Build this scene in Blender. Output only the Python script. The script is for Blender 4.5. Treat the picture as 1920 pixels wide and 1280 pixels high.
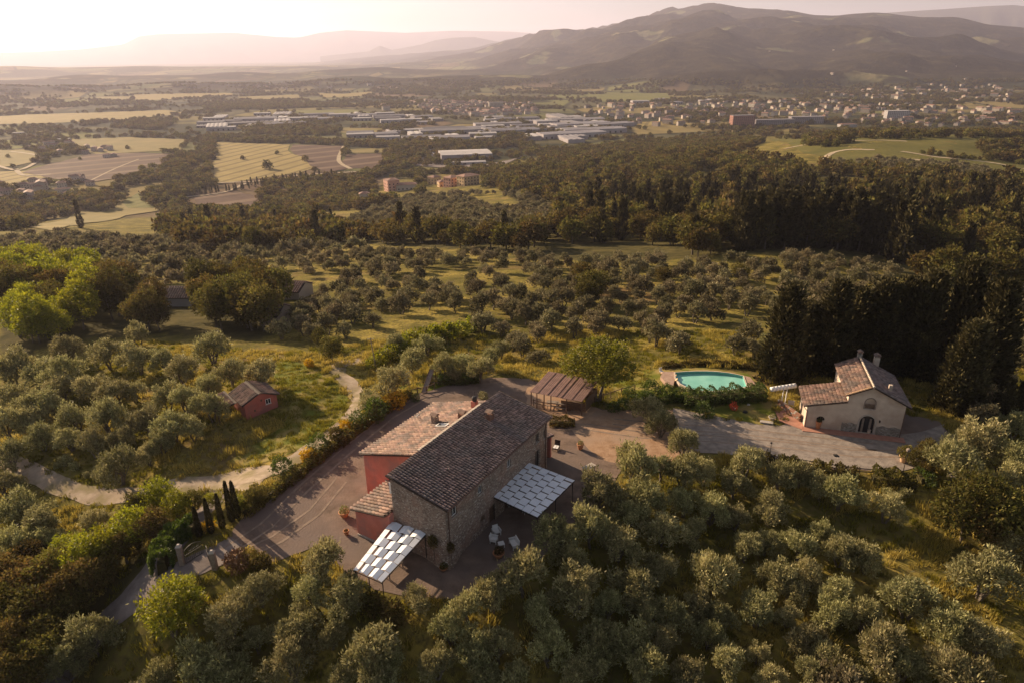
import bpy, math, random
import numpy as np
from math import radians, sin, cos, tan, atan2, pi, hypot
from mathutils import Vector, Matrix
from mathutils.geometry import delaunay_2d_cdt

# ------------------------------------------------------------------ clearing
for o in list(bpy.data.objects): bpy.data.objects.remove(o)
SC = bpy.context.scene
COL = SC.collection
R = np.random.default_rng(7)
random.seed(7)

# ------------------------------------------------------------------ camera
CAMH = 45.0; PITCH = radians(22.9); ROLL = radians(0.7); F = 1280.0
cd = bpy.data.cameras.new('camera'); cam = bpy.data.objects.new('camera', cd); COL.objects.link(cam)
cd.sensor_width = 36; cd.lens = 24; cd.clip_start = 0.5; cd.clip_end = 90000
_c, _s = cos(ROLL), sin(ROLL)
_X = Vector((1, 0, 0)); _U = Vector((0, sin(PITCH), cos(PITCH))); _D = Vector((0, cos(PITCH), -sin(PITCH)))
_r = _c*_X - _s*_U; _u = _s*_X + _c*_U
cam.matrix_world = Matrix(((_r.x, _u.x, -_D.x, 0), (_r.y, _u.y, -_D.y, 0), (_r.z, _u.z, -_D.z, CAMH), (0, 0, 0, 1)))
SC.camera = cam

# ------------------------------------------------------------------ world, sun, exposure
SUN_AZ = radians(138.5)          # math angle of the direction towards the sun
SUN_EL = radians(20.5)
W = bpy.data.worlds.new('World'); SC.world = W; W.use_nodes = True
nt = W.node_tree; nt.nodes.clear()
def N(t, typ, **k):
    n = t.nodes.new(typ)
    for a, v in k.items(): setattr(n, a, v)
    return n
sky = N(nt, 'ShaderNodeTexSky', sky_type='NISHITA', sun_disc=False)
sky.sun_elevation = SUN_EL; sky.sun_rotation = pi/2 - SUN_AZ
sky.altitude = 200; sky.air_density = 1.0; sky.dust_density = 1.6; sky.ozone_density = 1.0
tc = N(nt, 'ShaderNodeTexCoord')
mp = N(nt, 'ShaderNodeMapping'); mp.inputs['Scale'].default_value = (1.3, 1.3, 9)
nz = N(nt, 'ShaderNodeTexNoise'); nz.inputs['Scale'].default_value = 2.3; nz.inputs['Detail'].default_value = 7
cr = N(nt, 'ShaderNodeValToRGB'); cr.color_ramp.elements[0].position = .30; cr.color_ramp.elements[1].position = .72
cr.color_ramp.elements[0].color = (0, 0, 0, 1); cr.color_ramp.elements[1].color = (1, 1, 1, 1)
mul = N(nt, 'ShaderNodeMath', operation='MULTIPLY'); mul.inputs[1].default_value = .75
mx = N(nt, 'ShaderNodeMix', data_type='RGBA')
hs_ = N(nt, 'ShaderNodeHueSaturation'); hs_.inputs['Saturation'].default_value = .12; hs_.inputs['Value'].default_value = 1.25
hs0 = N(nt, 'ShaderNodeHueSaturation'); hs0.inputs['Saturation'].default_value = .8
bg = N(nt, 'ShaderNodeBackground'); bg.inputs['Strength'].default_value = 0.044
out = N(nt, 'ShaderNodeOutputWorld')
L = nt.links.new
L(tc.outputs['Generated'], mp.inputs['Vector']); L(mp.outputs['Vector'], nz.inputs['Vector'])
L(nz.outputs['Fac'], cr.inputs['Fac']); L(cr.outputs['Color'], mul.inputs[0]); L(mul.outputs[0], mx.inputs['Factor'])
L(sky.outputs['Color'], hs0.inputs['Color']); L(hs0.outputs['Color'], mx.inputs['A']); L(sky.outputs['Color'], hs_.inputs['Color']); L(hs_.outputs['Color'], mx.inputs['B']); L(mx.outputs['Result'], bg.inputs['Color']); L(bg.outputs['Background'], out.inputs['Surface'])
sl = bpy.data.lights.new('sun', 'SUN'); sun = bpy.data.objects.new('sun', sl); COL.objects.link(sun)
sl.energy = 5.0; sl.angle = radians(0.6); sl.color = (1.0, .76, .50)
sd = Vector((cos(SUN_AZ)*cos(SUN_EL), sin(SUN_AZ)*cos(SUN_EL), sin(SUN_EL)))
sun.rotation_euler = sd.to_track_quat('Z', 'Y').to_euler(); sun.location = (0, 0, 300)
SC.view_settings.view_transform = 'Standard'; SC.view_settings.look = 'None'
SC.view_settings.exposure = 1.2; SC.view_settings.gamma = 1; SC.view_settings.use_curve_mapping = False
SC.render.engine = 'CYCLES'
SC.cycles.max_bounces = 5; SC.cycles.diffuse_bounces = 3; SC.cycles.glossy_bounces = 2
SC.cycles.transmission_bounces = 3; SC.cycles.volume_bounces = 0; SC.cycles.transparent_max_bounces = 4
SC.cycles.caustics_reflective = False; SC.cycles.caustics_refractive = False

# ------------------------------------------------------------------ projection helpers (numpy, photo pixels 1920x1280)
def ray(px, py):
    x = np.asarray(px, float)-960; y = -(np.asarray(py, float)-640)
    x, y = x*_c + y*_s, -x*_s + y*_c
    return np.stack([x, F*cos(PITCH)+y*sin(PITCH), -F*sin(PITCH)+y*cos(PITCH)], -1)
def proj(x, y, z):
    z = np.asarray(z, float)-CAMH
    dep = np.maximum(y*cos(PITCH)-z*sin(PITCH), 1e-3); v = y*sin(PITCH)+z*cos(PITCH)
    a = x*F/dep; b = v*F/dep
    return 960+a*_c-b*_s, 640-(a*_s+b*_c)
def flat(px, py, z=0.0):
    d = ray(px, py); t = (z-CAMH)/d[..., 2]
    return d[..., 0]*t, d[..., 1]*t
def inpoly(x, y, poly):
    x = np.asarray(x); y = np.asarray(y); r = np.zeros(x.shape, bool)
    n = len(poly)
    for i in range(n):
        x1, y1 = poly[i]; x2, y2 = poly[(i+1) % n]
        if y1 == y2: continue
        c = ((y1 > y) != (y2 > y)) & (x < (x2-x1)*(y-y1)/(y2-y1)+x1)
        r ^= c
    return r
def polydist(x, y, poly):
    d = np.full(np.shape(x), 1e9); n = len(poly)
    for i in range(n):
        ax, ay = poly[i]; bx, by = poly[(i+1) % n]
        L2 = max((bx-ax)**2+(by-ay)**2, 1e-9)
        t = np.clip(((x-ax)*(bx-ax)+(y-ay)*(by-ay))/L2, 0, 1)
        d = np.minimum(d, np.hypot(x-ax-t*(bx-ax), y-ay-t*(by-ay)))
    return np.where(inpoly(x, y, poly), 0, d)
def smooth(t): t = np.clip(t, 0, 1); return t*t*(3-2*t)
_H = np.random.default_rng(3).random((256, 256))
def vnoise(x, y):
    xi = np.floor(x).astype(int); yi = np.floor(y).astype(int); fx = x-xi; fy = y-yi
    fx = fx*fx*(3-2*fx); fy = fy*fy*(3-2*fy)
    a = _H[xi & 255, yi & 255]; b = _H[(xi+1) & 255, yi & 255]; c = _H[xi & 255, (yi+1) & 255]; d = _H[(xi+1) & 255, (yi+1) & 255]
    return (a*(1-fx)+b*fx)*(1-fy)+(c*(1-fx)+d*fx)*fy
def fbm(x, y, o=4):
    s = 0; a = .5
    for i in range(o): s = s+a*(vnoise(x*2**i+17.3*i, y*2**i+9.1*i)-.5); a *= .5
    return s*2

# ------------------------------------------------------------------ the lie of the land
YARD_PX = [(395, 1050), (440, 985), (500, 925), (560, 880), (640, 820), (700, 778), (760, 742), (800, 722), (870, 712), (930, 706), (1000, 712),
           (1060, 745), (1130, 768), (1200, 768), (1290, 772), (1350, 788), (1460, 800), (1500, 775), (1620, 760), (1760, 790), (1780, 815), (1760, 850), (1715, 880),
           (1650, 886), (1560, 878), (1500, 866), (1425, 862), (1370, 850), (1290, 850), (1240, 880), (1170, 880), (1125, 925), (1080, 985), (1020, 1045),
           (930, 1090), (850, 1125), (780, 1120), (700, 1105), (630, 1060), (590, 1025), (520, 1052), (440, 1060)]
YARD = [tuple(float(v) for v in flat(a, b)) for a, b in YARD_PX]
PLAIN = -100.0
# control points: photo pixel of the ground and its height
CP = [(480, 1279, -4), (150, 1279, -6.5), (960, 1279, -3.5), (1500, 1279, -3), (1900, 1279, -2.5), (700, 1180, -1.5), (1000, 1150, -1.5), (1300, 1100, -2), (1600, 1050, -1.5),
      (1880, 1050, -1.5), (1900, 900, -1), (1300, 950, -1), (1500, 950, -1), (1700, 950, -.5), (300, 1150, -3), (100, 1100, -6), (0, 1180, -8), (300, 1040, -1.6), (420, 920, -2.0), (250, 925, -3), (60, 890, -4), (0, 980, -6),
      (550, 860, -1.2), (655, 770, -1.3), (640, 690, -1.8), (560, 760, 0), (480, 790, -.5), (380, 840, -1), (200, 800, -3), (300, 700, -3), (100, 720, -5), (0, 650, -8), (450, 650, -4), (600, 620, -5),
      (800, 680, -2), (950, 650, -3), (1200, 650, -3), (1330, 690, -.3), (1450, 690, -.5), (1650, 700, -1), (1850, 740, -2), (1330, 750, 0), (1800, 620, -6), (1910, 640, -7), (1000, 580, -6), (1300, 580, -6), (750, 560, -9), (500, 560, -12), (250, 580, -10), (30, 560, -13),
      (1000, 500, -13), (1300, 500, -11.5), (1500, 500, -11), (1650, 520, -11), (750, 500, -15), (500, 500, -19), (250, 500, -23), (20, 490, -25),
      (1850, 520, -15), (1400, 470, -13), (1200, 465, -18), (1600, 460, -17), (1900, 440, -24), (900, 455, -24), (650, 455, -34), (400, 455, -40), (150, 450, -48), (0, 440, -52),
      (1100, 400, -38), (1400, 410, -30), (1700, 400, -30), (1900, 380, -34), (850, 400, -50), (600, 410, -66), (400, 415, -76), (100, 420, -82), (1900, 330, -44),
      (1250, 350, -50), (1500, 360, -42), (1700, 350, -42), (1000, 345, -68), (850, 355, -82), (650, 370, -93), (450, 390, -98), (200, 410, -97), (0, 415, -97),
      (1500, 310, -46), (1300, 310, -58), (1120, 310, -74), (1600, 290, -45), (1800, 290, -46), (1900, 300, -50), (1650, 262, -44), (1800, 262, -45), (1560, 262, -50), (1920, 270, -50), (1400, 285, -60),
      (-400, 1279, -10), (2300, 1279, -3), (-400, 800, -12), (2300, 800, -6), (-400, 500, -35), (2300, 500, -25), (2300, 330, -50), (-400, 430, -75)]
_cx, _cy, _cz = [], [], []
for a, b, z in CP:
    X, Y = flat(a, b, z); _cx.append(float(X)); _cy.append(float(Y)); _cz.append(z)
for x, y, z in [(-500, 900, -100), (-150, 950, -100), (-700, 1300, -100), (0, 1100, -100), (200, 1150, -98), (420, 1250, -96), (700, 1300, -90), (1100, 1200, -80), (0, 1500, -100), (600, 1600, -100), (-900, 900, -100),
                (0, 12, -8), (-12, 8, -9), (12, 8, -8), (1500, 1000, -80), (0, 5, -9), (1000, 1700, -100)]:
    _cx.append(x); _cy.append(y); _cz.append(z)
_cx, _cy, _cz = map(np.array, (_cx, _cy, _cz))
def _uv(x, y): return np.arctan2(x, y)*1.6, np.log(np.hypot(x, y)+4.0)
cu, cv = _uv(_cx, _cy)
def _phi(r): return np.where(r > 1e-9, r*r*np.log(r+1e-12), 0)
_n = len(cu); A = np.zeros((_n+3, _n+3))
A[:_n, :_n] = _phi(np.hypot(cu[:, None]-cu[None], cv[:, None]-cv[None])) + np.eye(_n)*2e-4
A[:_n, _n] = 1; A[:_n, _n+1] = cu; A[:_n, _n+2] = cv; A[_n:, :_n] = A[:_n, _n:].T
_w = np.linalg.solve(A, np.concatenate([_cz, [0, 0, 0]]))
def rbf(x, y):
    u, v = _uv(x, y); u = np.clip(u, -1.15, 1.15)
    s = _w[_n]+_w[_n+1]*u+_w[_n+2]*v
    for i in range(_n): s = s+_w[i]*_phi(np.hypot(u-cu[i], v-cv[i]))
    return s
# the big mountain's skyline (photo pixels) and its foot
SKY = [(560, 112), (680, 108), (760, 101), (880, 92), (960, 72), (1020, 64), (1080, 56), (1130, 48), (1180, 37), (1215, 30), (1240, 21), (1257, 17), (1275, 20), (1300, 17), (1320, 13), (1345, 13), (1365, 19), (1400, 30),
       (1440, 35), (1480, 33), (1520, 36), (1560, 36), (1600, 32), (1640, 31), (1700, 37), (1760, 43), (1800, 44), (1850, 54), (1920, 61), (2050, 70), (2300, 85), (2700, 95)]
def _azel(px, py):
    d = ray(px, py); return np.arctan2(d[..., 0], d[..., 1]), d[..., 2]/np.hypot(d[..., 0], d[..., 1])
_sa, _se = _azel(*np.array(SKY, float).T)
_fa, _fe = _azel(*np.array([(560, 118), (700, 122), (850, 135), (960, 148), (1080, 162), (1250, 182), (1400, 190), (1600, 186), (1750, 176), (1920, 170), (2300, 170)], float).T)
def mountain(a, D, x, y):
    el = np.interp(a, _sa, _se, left=-.02); D0 = (CAMH-PLAIN)/np.maximum(-np.interp(a, _fa, _fe), .004)
    D0 = np.minimum(D0, 9000)
    Dr = np.interp(a, [-.25, 0.0, .2, .35, .6], [14000, 11500, 8600, 7600, 7000])
    zr = CAMH+Dr*el-PLAIN
    t = (D-D0)/(Dr-D0); tt = np.clip(t, 0, 1)
    base = zr*tt**1.15
    rid = 1-2*np.abs(vnoise(x/1500+3.1, y/1500+7.7)-.5)*1.6
    rid2 = 1-2*np.abs(vnoise(x/620+1.1, y/620+2.7)-.5)*1.6
    n = (rid-.55)*150+(rid2-.5)*95+fbm(x/260, y/260, 3)*70
    env = np.sin(pi*np.clip(tt, 0, 1))**.8*np.clip(zr/400, 0, 1)
    m = base+n*env*.9
    m = np.where(t > 1, zr*np.clip(1-(t-1)*2.2, 0, 1), m)
    return np.where(t > 0, np.maximum(m, 0), 0)*smooth((a+.29)/.1)
def land(x, y):
    D = np.hypot(x, y); a = np.arctan2(x, y)
    h = rbf(x, y)
    far = smooth((D-1100)/500)
    h = h*(1-far)+PLAIN*far
    h = np.maximum(h, PLAIN) if np.ndim(h) else max(h, PLAIN)
    und = fbm(x/38, y/38, 3)*np.clip((D-60)/300, .25, 2.4)*np.clip((h-PLAIN)/25, 0, 1)
    h = h+und
    # low wooded rises out on the plain
    w = np.exp(-((D-3700)/330)**2)*34*(.55+.9*vnoise(a*14+4, D/900))*smooth((.18-a)/.1)
    w = w+np.exp(-((D-5200)/500)**2)*46*(.5+.9*vnoise(a*17+40, D/900))*smooth((.12-a)/.1)
    w = w+np.exp(-((D-7800)/900)**2)*70*(.4+.9*vnoise(a*15+80, D/1500))
    h = h+w+mountain(a, D, x, y)
    d = polydist(x, y, YARD)
    k = smooth(1-(d-1.5)/9.0)
    return h*(1-k)
NA, ND = 460, 430
_aa = np.radians(np.linspace(-84, 84, NA)); _ll = np.linspace(math.log(3.0), math.log(31000), ND)
GA, GL = np.meshgrid(_aa, _ll)
GX = np.sin(GA)*np.exp(GL); GY = np.cos(GA)*np.exp(GL)
GZ = land(GX, GY)
def hgt(x, y):
    x = np.asarray(x, float); y = np.asarray(y, float)
    ia = np.clip((np.arctan2(x, y)-_aa[0])/(_aa[1]-_aa[0]), 0, NA-1.001); il = np.clip((np.log(np.hypot(x, y)+1e-6)-_ll[0])/(_ll[1]-_ll[0]), 0, ND-1.001)
    i = ia.astype(int); j = il.astype(int); fa = ia-i; fl = il-j
    return (GZ[j, i]*(1-fa)+GZ[j, i+1]*fa)*(1-fl)+(GZ[j+1, i]*(1-fa)+GZ[j+1, i+1]*fa)*fl
_T = np.exp(np.linspace(math.log(14), math.log(30000), 2600))
def at(px, py, dz=0.0):
    """point of the land (plus dz) seen at a photo pixel: x, y, ground height"""
    d = ray(px, py); hd = hypot(d[0], d[1]); xs = d[0]/hd*_T; ys = d[1]/hd*_T; zs = CAMH+d[2]/hd*_T
    g = zs-(hgt(xs, ys)+dz); k = np.argmax(g < 0)
    if k == 0: k = len(_T)-1
    t = g[k-1]/(g[k-1]-g[k]+1e-12); x = xs[k-1]+(xs[k]-xs[k-1])*t; y = ys[k-1]+(ys[k]-ys[k-1])*t
    return float(x), float(y), float(hgt(x, y))

# ------------------------------------------------------------------ object helpers
def tag(o, label=None, cat=None, group=None, kind=None):
    if label: o['label'] = label
    if cat: o['category'] = cat
    if group: o['group'] = group
    if kind: o['kind'] = kind
    return o
def thing(name, loc, az=0.0, label=None, cat=None, group=None):
    o = bpy.data.objects.new(name, None); COL.objects.link(o); o.empty_display_size = .3
    o.location = loc; o.rotation_euler = (0, 0, az); return tag(o, label, cat, group)
def link(name, me, parent=None, loc=None, rz=None, scale=None):
    o = bpy.data.objects.new(name, me); COL.objects.link(o)
    if parent: o.parent = parent
    if loc is not None: o.location = loc
    if rz is not None: o.rotation_euler = (0, 0, rz)
    if scale is not None: o.scale = scale
    return o
class MB:
    def __init__(s): s.v = []; s.f = []; s.m = []
    def add(s, vs, fs, mi=0):
        b = len(s.v); s.v += [tuple(v) for v in vs]; s.f += [tuple(i+b for i in f) for f in fs]; s.m += [mi]*len(fs); return s
    def box(s, x0, x1, y0, y1, z0, z1, mi=0):
        return s.add([(x0, y0, z0), (x1, y0, z0), (x1, y1, z0), (x0, y1, z0), (x0, y0, z1), (x1, y0, z1), (x1, y1, z1), (x0, y1, z1)],
                     [(0, 3, 2, 1), (4, 5, 6, 7), (0, 1, 5, 4), (1, 2, 6, 5), (2, 3, 7, 6), (3, 0, 4, 7)], mi)
    def hexa(s, bot, top, mi=0):
        n = len(bot); return s.add(list(bot)+list(top), [tuple(range(n))[::-1], tuple(range(n, 2*n))]+[(i, (i+1) % n, n+(i+1) % n, n+i) for i in range(n)], mi)
    def tube(s, p, q, r0, r1=None, n=6, mi=0):
        r1 = r0 if r1 is None else r1; p = Vector(p); q = Vector(q); d = (q-p).normalized()
        a = d.orthogonal().normalized(); b = d.cross(a)
        ring = lambda c, r: [c+(a*cos(2*pi*i/n)+b*sin(2*pi*i/n))*r for i in range(n)]
        return s.hexa(ring(p, r0), ring(q, r1), mi)
    def bar(s, p, q, w, h, mi=0):
        p = Vector(p); q = Vector(q); d = (q-p).normalized(); a = d.cross(Vector((0, 0, 1)))
        a = Vector((1, 0, 0)) if a.length < 1e-3 else a.normalized(); b = a.cross(d)
        c = lambda o: [o-a*w/2-b*h/2, o+a*w/2-b*h/2, o+a*w/2+b*h/2, o-a*w/2+b*h/2]
        return s.hexa(c(p), c(q), mi)
    def lathe(s, prof, c=(0, 0, 0), n=14, mi=0):
        vs = []; fs = []
        for r, z in prof: vs += [(c[0]+r*cos(2*pi*i/n), c[1]+r*sin(2*pi*i/n), c[2]+z) for i in range(n)]
        for k in range(len(prof)-1): fs += [(k*n+i, k*n+(i+1) % n, (k+1)*n+(i+1) % n, (k+1)*n+i) for i in range(n)]
        fs += [tuple(range(n))[::-1], tuple((len(prof)-1)*n+i for i in range(n))]
        return s.add(vs, fs, mi)
    def mesh(s, name, mats, smooth_=False):
        me = bpy.data.meshes.new(name); me.from_pydata(s.v, [], s.f)
        for m in (mats if isinstance(mats, (list, tuple)) else [mats]): me.materials.append(m)
        me.polygons.foreach_set('material_index', s.m)
        if smooth_: me.polygons.foreach_set('use_smooth', [True]*len(s.f))
        me.update(); return me
    def build(s, name, mats, parent=None, smooth_=False, **k): return link(name, s.mesh(name, mats, smooth_), parent, **k)
def npmesh(name, V, Fq, mats, mi=None, smooth_=False):
    me = bpy.data.meshes.new(name); V = np.asarray(V, np.float32); Fq = np.asarray(Fq, np.int32); k = Fq.shape[1]
    me.vertices.add(len(V)); me.vertices.foreach_set('co', V.ravel())
    me.loops.add(Fq.size); me.loops.foreach_set('vertex_index', Fq.ravel())
    me.polygons.add(len(Fq)); me.polygons.foreach_set('loop_start', np.arange(0, Fq.size, k, dtype=np.int32))
    me.polygons.foreach_set('loop_total', np.full(len(Fq), k, np.int32))
    for m in (mats if isinstance(mats, (list, tuple)) else [mats]): me.materials.append(m)
    if mi is not None: me.polygons.foreach_set('material_index', np.asarray(mi, np.int32))
    if smooth_: me.polygons.foreach_set('use_smooth', np.ones(len(Fq), bool))
    me.update(calc_edges=True); return me

# ------------------------------------------------------------------ materials
MATS = {}
def mat(name, c1, c2=None, scale=1.0, rough=.85, bump=0., bscale=None, detail=5, island=0.0, obj=0.0, spec=.3, trans=0.0, c3=None, s3=None, coord='Object', metal=0, bdist=.05, hue=0):
    m = bpy.data.materials.new(name); MATS[name] = m; m.use_nodes = True; t = m.node_tree; t.nodes.clear(); L = t.links.new
    o = N(t, 'ShaderNodeOutputMaterial'); p = N(t, 'ShaderNodeBsdfPrincipled')
    p.inputs['Roughness'].default_value = rough; p.inputs['Specular IOR Level'].default_value = spec if coord != 'World' else .03; p.inputs['Metallic'].default_value = metal
    tcn = N(t, 'ShaderNodeTexCoord'); co = tcn.outputs['Object' if coord == 'World' else coord]
    if coord == 'World': co = N(t, 'ShaderNodeNewGeometry').outputs['Position']
    col = None
    if c2 is not None:
        n = N(t, 'ShaderNodeTexNoise'); n.inputs['Scale'].default_value = scale; n.inputs['Detail'].default_value = detail; n.inputs['Roughness'].default_value = .65; L(co, n.inputs['Vector'])
        r = N(t, 'ShaderNodeValToRGB'); r.color_ramp.elements[0].position = .36; r.color_ramp.elements[1].position = .66
        r.color_ramp.elements[0].color = (*c1, 1); r.color_ramp.elements[1].color = (*c2, 1); L(n.outputs['Fac'], r.inputs['Fac']); col = r.outputs['Color']
        if c3 is not None:
            n2 = N(t, 'ShaderNodeTexNoise'); n2.inputs['Scale'].default_value = s3; n2.inputs['Detail'].default_value = 3; L(co, n2.inputs['Vector'])
            r2 = N(t, 'ShaderNodeValToRGB'); r2.color_ramp.elements[0].position = .45; r2.color_ramp.elements[1].position = .62; L(n2.outputs['Fac'], r2.inputs['Fac'])
            mx = N(t, 'ShaderNodeMix', data_type='RGBA'); mx.inputs['B'].default_value = (*c3, 1); L(r2.outputs['Color'], mx.inputs['Factor']); L(col, mx.inputs['A']); col = mx.outputs['Result']
    else:
        rgb = N(t, 'ShaderNodeRGB'); rgb.outputs[0].default_value = (*c1, 1); col = rgb.outputs[0]
    for amt, src in ((island, 'i'), (obj, 'o')):
        if amt:
            s = N(t, 'ShaderNodeNewGeometry').outputs['Random Per Island'] if src == 'i' else N(t, 'ShaderNodeObjectInfo').outputs['Random']
            mr = N(t, 'ShaderNodeMapRange'); mr.inputs['To Min'].default_value = 1-amt; mr.inputs['To Max'].default_value = 1+amt; L(s, mr.inputs['Value'])
            h = N(t, 'ShaderNodeHueSaturation'); L(col, h.inputs['Color']); L(mr.outputs[0], h.inputs['Value'])
            if hue:
                mh = N(t, 'ShaderNodeMapRange'); mh.inputs['To Min'].default_value = .5-hue; mh.inputs['To Max'].default_value = .5+hue
                w = N(t, 'ShaderNodeMath', operation='FRACT'); k = N(t, 'ShaderNodeMath', operation='MULTIPLY'); k.inputs[1].default_value = 7.31
                L(s, k.inputs[0]); L(k.outputs[0], w.inputs[0]); L(w.outputs[0], mh.inputs['Value']); L(mh.outputs[0], h.inputs['Hue'])
            col = h.outputs['Color']
    L(col, p.inputs['Base Color'])
    if bump:
        b = N(t, 'ShaderNodeBump'); b.inputs['Strength'].default_value = bump; b.inputs['Distance'].default_value = bdist
        nb = N(t, 'ShaderNodeTexNoise'); nb.inputs['Scale'].default_value = bscale or scale*3; nb.inputs['Detail'].default_value = 4; L(co, nb.inputs['Vector'])
        L(nb.outputs['Fac'], b.inputs['Height']); L(b.outputs['Normal'], p.inputs['Normal'])
    sh = p.outputs['BSDF']
    if trans:
        tr = N(t, 'ShaderNodeBsdfTranslucent'); h = N(t, 'ShaderNodeHueSaturation'); h.inputs['Saturation'].default_value = 1.08; h.inputs['Value'].default_value = 1.25; L(col, h.inputs['Color']); L(h.outputs['Color'], tr.inputs['Color'])
        ms = N(t, 'ShaderNodeMixShader'); ms.inputs['Fac'].default_value = trans; L(sh, ms.inputs[1]); L(tr.outputs[0], ms.inputs[2]); sh = ms.outputs[0]
    L(sh, o.inputs['Surface']); return m

M_olive = mat('olive_leaf', (.18, .17, .068), (.40, .36, .18), scale=1.3, island=.45, obj=.25, trans=.22, rough=.6, spec=.15, hue=.012)
M_olive2 = mat('olive_leaf_far', (.125, .108, .056), (.25, .215, .125), scale=1.3, island=.4, obj=.3, trans=.22, rough=.8, spec=.05, hue=.015)
M_broad = mat('broad_leaf', (.070, .060, .019), (.155, .122, .035), scale=.8, island=.4, obj=.35, trans=.3, rough=.8, spec=.08, hue=.025)
M_bright = mat('fresh_leaf', (.15, .165, .018), (.30, .28, .034), scale=1.0, island=.35, obj=.15, trans=.4, rough=.6, hue=.01)
M_dark = mat('dark_leaf', (.04, .036, .016), (.095, .078, .032), scale=.9, island=.4, obj=.2, trans=.12, rough=.8, spec=.08)
M_hedge = mat('clipped_leaf', (.05, .075, .014), (.10, .13, .022), scale=1.5, island=.35, obj=.1, trans=.3, rough=.6)
M_yellow = mat('yellow_flower', (.42, .26, .02), (.55, .36, .05), scale=2, island=.3, trans=.3)
M_red = mat('red_flower', (.5, .06, .03), (.6, .13, .05), scale=2, island=.3)
M_rust = mat('rusty_leaf', (.16, .085, .04), (.24, .13, .06), scale=2, island=.3)
M_bark = mat('bark', (.10, .08, .06), (.17, .14, .11), scale=6, bump=.4)
M_grassy = mat('grass_blade', (.28, .225, .05), (.46, .36, .11), scale=.25, island=.35, trans=.3, coord='World')
M_grassg = mat('grass_green', (.12, .12, .02), (.24, .20, .036), scale=.25, island=.3, trans=.35, coord='World')

# ------------------------------------------------------------------ plants
def leaves(P, Nrm, size, rng, aspect=.5, upb=.35, spread=1.0):
    """one small quad per point, long axis near the outward direction"""
    n = len(P); d = Nrm+rng.normal(0, .75*spread, (n, 3)); d[:, 2] += upb; d /= np.linalg.norm(d, axis=1)[:, None]+1e-9
    q = rng.normal(0, 1, (n, 3)); w = np.cross(d, q); w /= np.linalg.norm(w, axis=1)[:, None]+1e-9
    s = size*(.6+.8*rng.random(n))[:, None]; a = d*s; b = w*s*aspect*.5
    V = np.stack([P-a*.2, P+a*.35+b, P+a, P+a*.35-b], 1).reshape(-1, 3)
    return V, np.arange(4*n).reshape(-1, 4)
def sph(n, rng):
    v = rng.normal(0, 1, (n, 3)); return v/np.linalg.norm(v, axis=1)[:, None]
def crown(name, lobes, n, size, m, rng, aspect=.5, upb=.35, shoots=.3, squash=1.0, inner=.55):
    """leaf clumps: lobes = (x, y, z, r)"""
    lobes = np.array(lobes); w = lobes[:, 3]**2; k = rng.choice(len(lobes), n, p=w/w.sum())
    u = sph(n, rng); c = lobes[k, :3]; r = lobes[k, 3:4]
    nz_ = 1+.28*np.sin(u[:, :1]*5+k[:, None])*np.cos(u[:, 1:2]*6+2*k[:, None])+.2*np.sin(u[:, 2:3]*9+k[:, None]*3)
    rr = r*(inner+(1-inner)*rng.random((n, 1))**.45)*nz_
    rr *= 1+(rng.random((n, 1)) < shoots)*rng.random((n, 1))*.45*np.clip(u[:, 2:3]+.3, 0, 1)
    off = u*rr; off[:, 2] *= squash; P = c+off
    ins = np.zeros(n, bool)
    for j in range(len(lobes)):
        ins |= (np.linalg.norm((P-lobes[j, :3])/np.array([1, 1, squash]), axis=1) < lobes[j, 3]*.62) & (k != j)
    keep = ~ins & ~((u[:, 2] < -.55) & (rng.random(n) < .6))
    P = P[keep]; u = u[keep]
    V, Fq = leaves(P, u, size, rng, aspect, upb)
    return npmesh(name, V, Fq, m)
def limbs(name, base_r, stems, lobes, rng, lean=.25, fork=1.0):
    mb = MB()
    for sidx in range(stems):
        a = rng.random()*2*pi; p0 = Vector((cos(a)*base_r*.6*(stems > 1), sin(a)*base_r*.6*(stems > 1), -.3)); a2 = a+rng.normal(0, .4)
        p1 = Vector((p0.x+cos(a2)*lean, p0.y+sin(a2)*lean, fork*.55)); p2 = Vector((p1.x+cos(a2)*lean, p1.y+sin(a2)*lean, fork))
        mb.tube(p0, p1, base_r, base_r*.75, 7); mb.tube(p1, p2, base_r*.75, base_r*.6, 7)
        ls = [l for i, l in enumerate(lobes) if i % stems == sidx][:5]
        for l in ls:
            e = Vector(l[:3]); m_ = p2.lerp(e, .5)+Vector((rng.normal(0, .1), rng.normal(0, .1), .1))
            mb.tube(p2, m_, base_r*.42, base_r*.25, 5); mb.tube(m_, e, base_r*.25, base_r*.1, 5)
    return mb.mesh(name, M_bark)
def lob_olive(rng, n=15, Rr=1.8, z0=1.55, zt=1.6):
    out = []; ex = .8+.45*rng.random(); th = rng.random()*pi
    for i in range(n):
        a = 2*pi*(i*.618+rng.random()*.22); r = Rr*math.sqrt((i+.4)/n)*(.7+.5*rng.random()); u, v = r*cos(a)*ex, r*sin(a)/ex
        out.append((u*cos(th)-v*sin(th), u*sin(th)+v*cos(th), z0+zt*(1-(r/(Rr*1.2))**2)+rng.normal(0, .38), .38+.55*rng.random()**1.4))
    return out
def lob_ball(rng, n, Rx, Rz, zc, lr):
    out = [(0, 0, zc, lr*1.5)]
    for i in range(n):
        u = sph(1, rng)[0]; k = .62+.38*rng.random()
        out.append((u[0]*Rx*k, u[1]*Rx*k, zc+u[2]*Rz*k, lr*(.65+.6*rng.random())))
    return out
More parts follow.
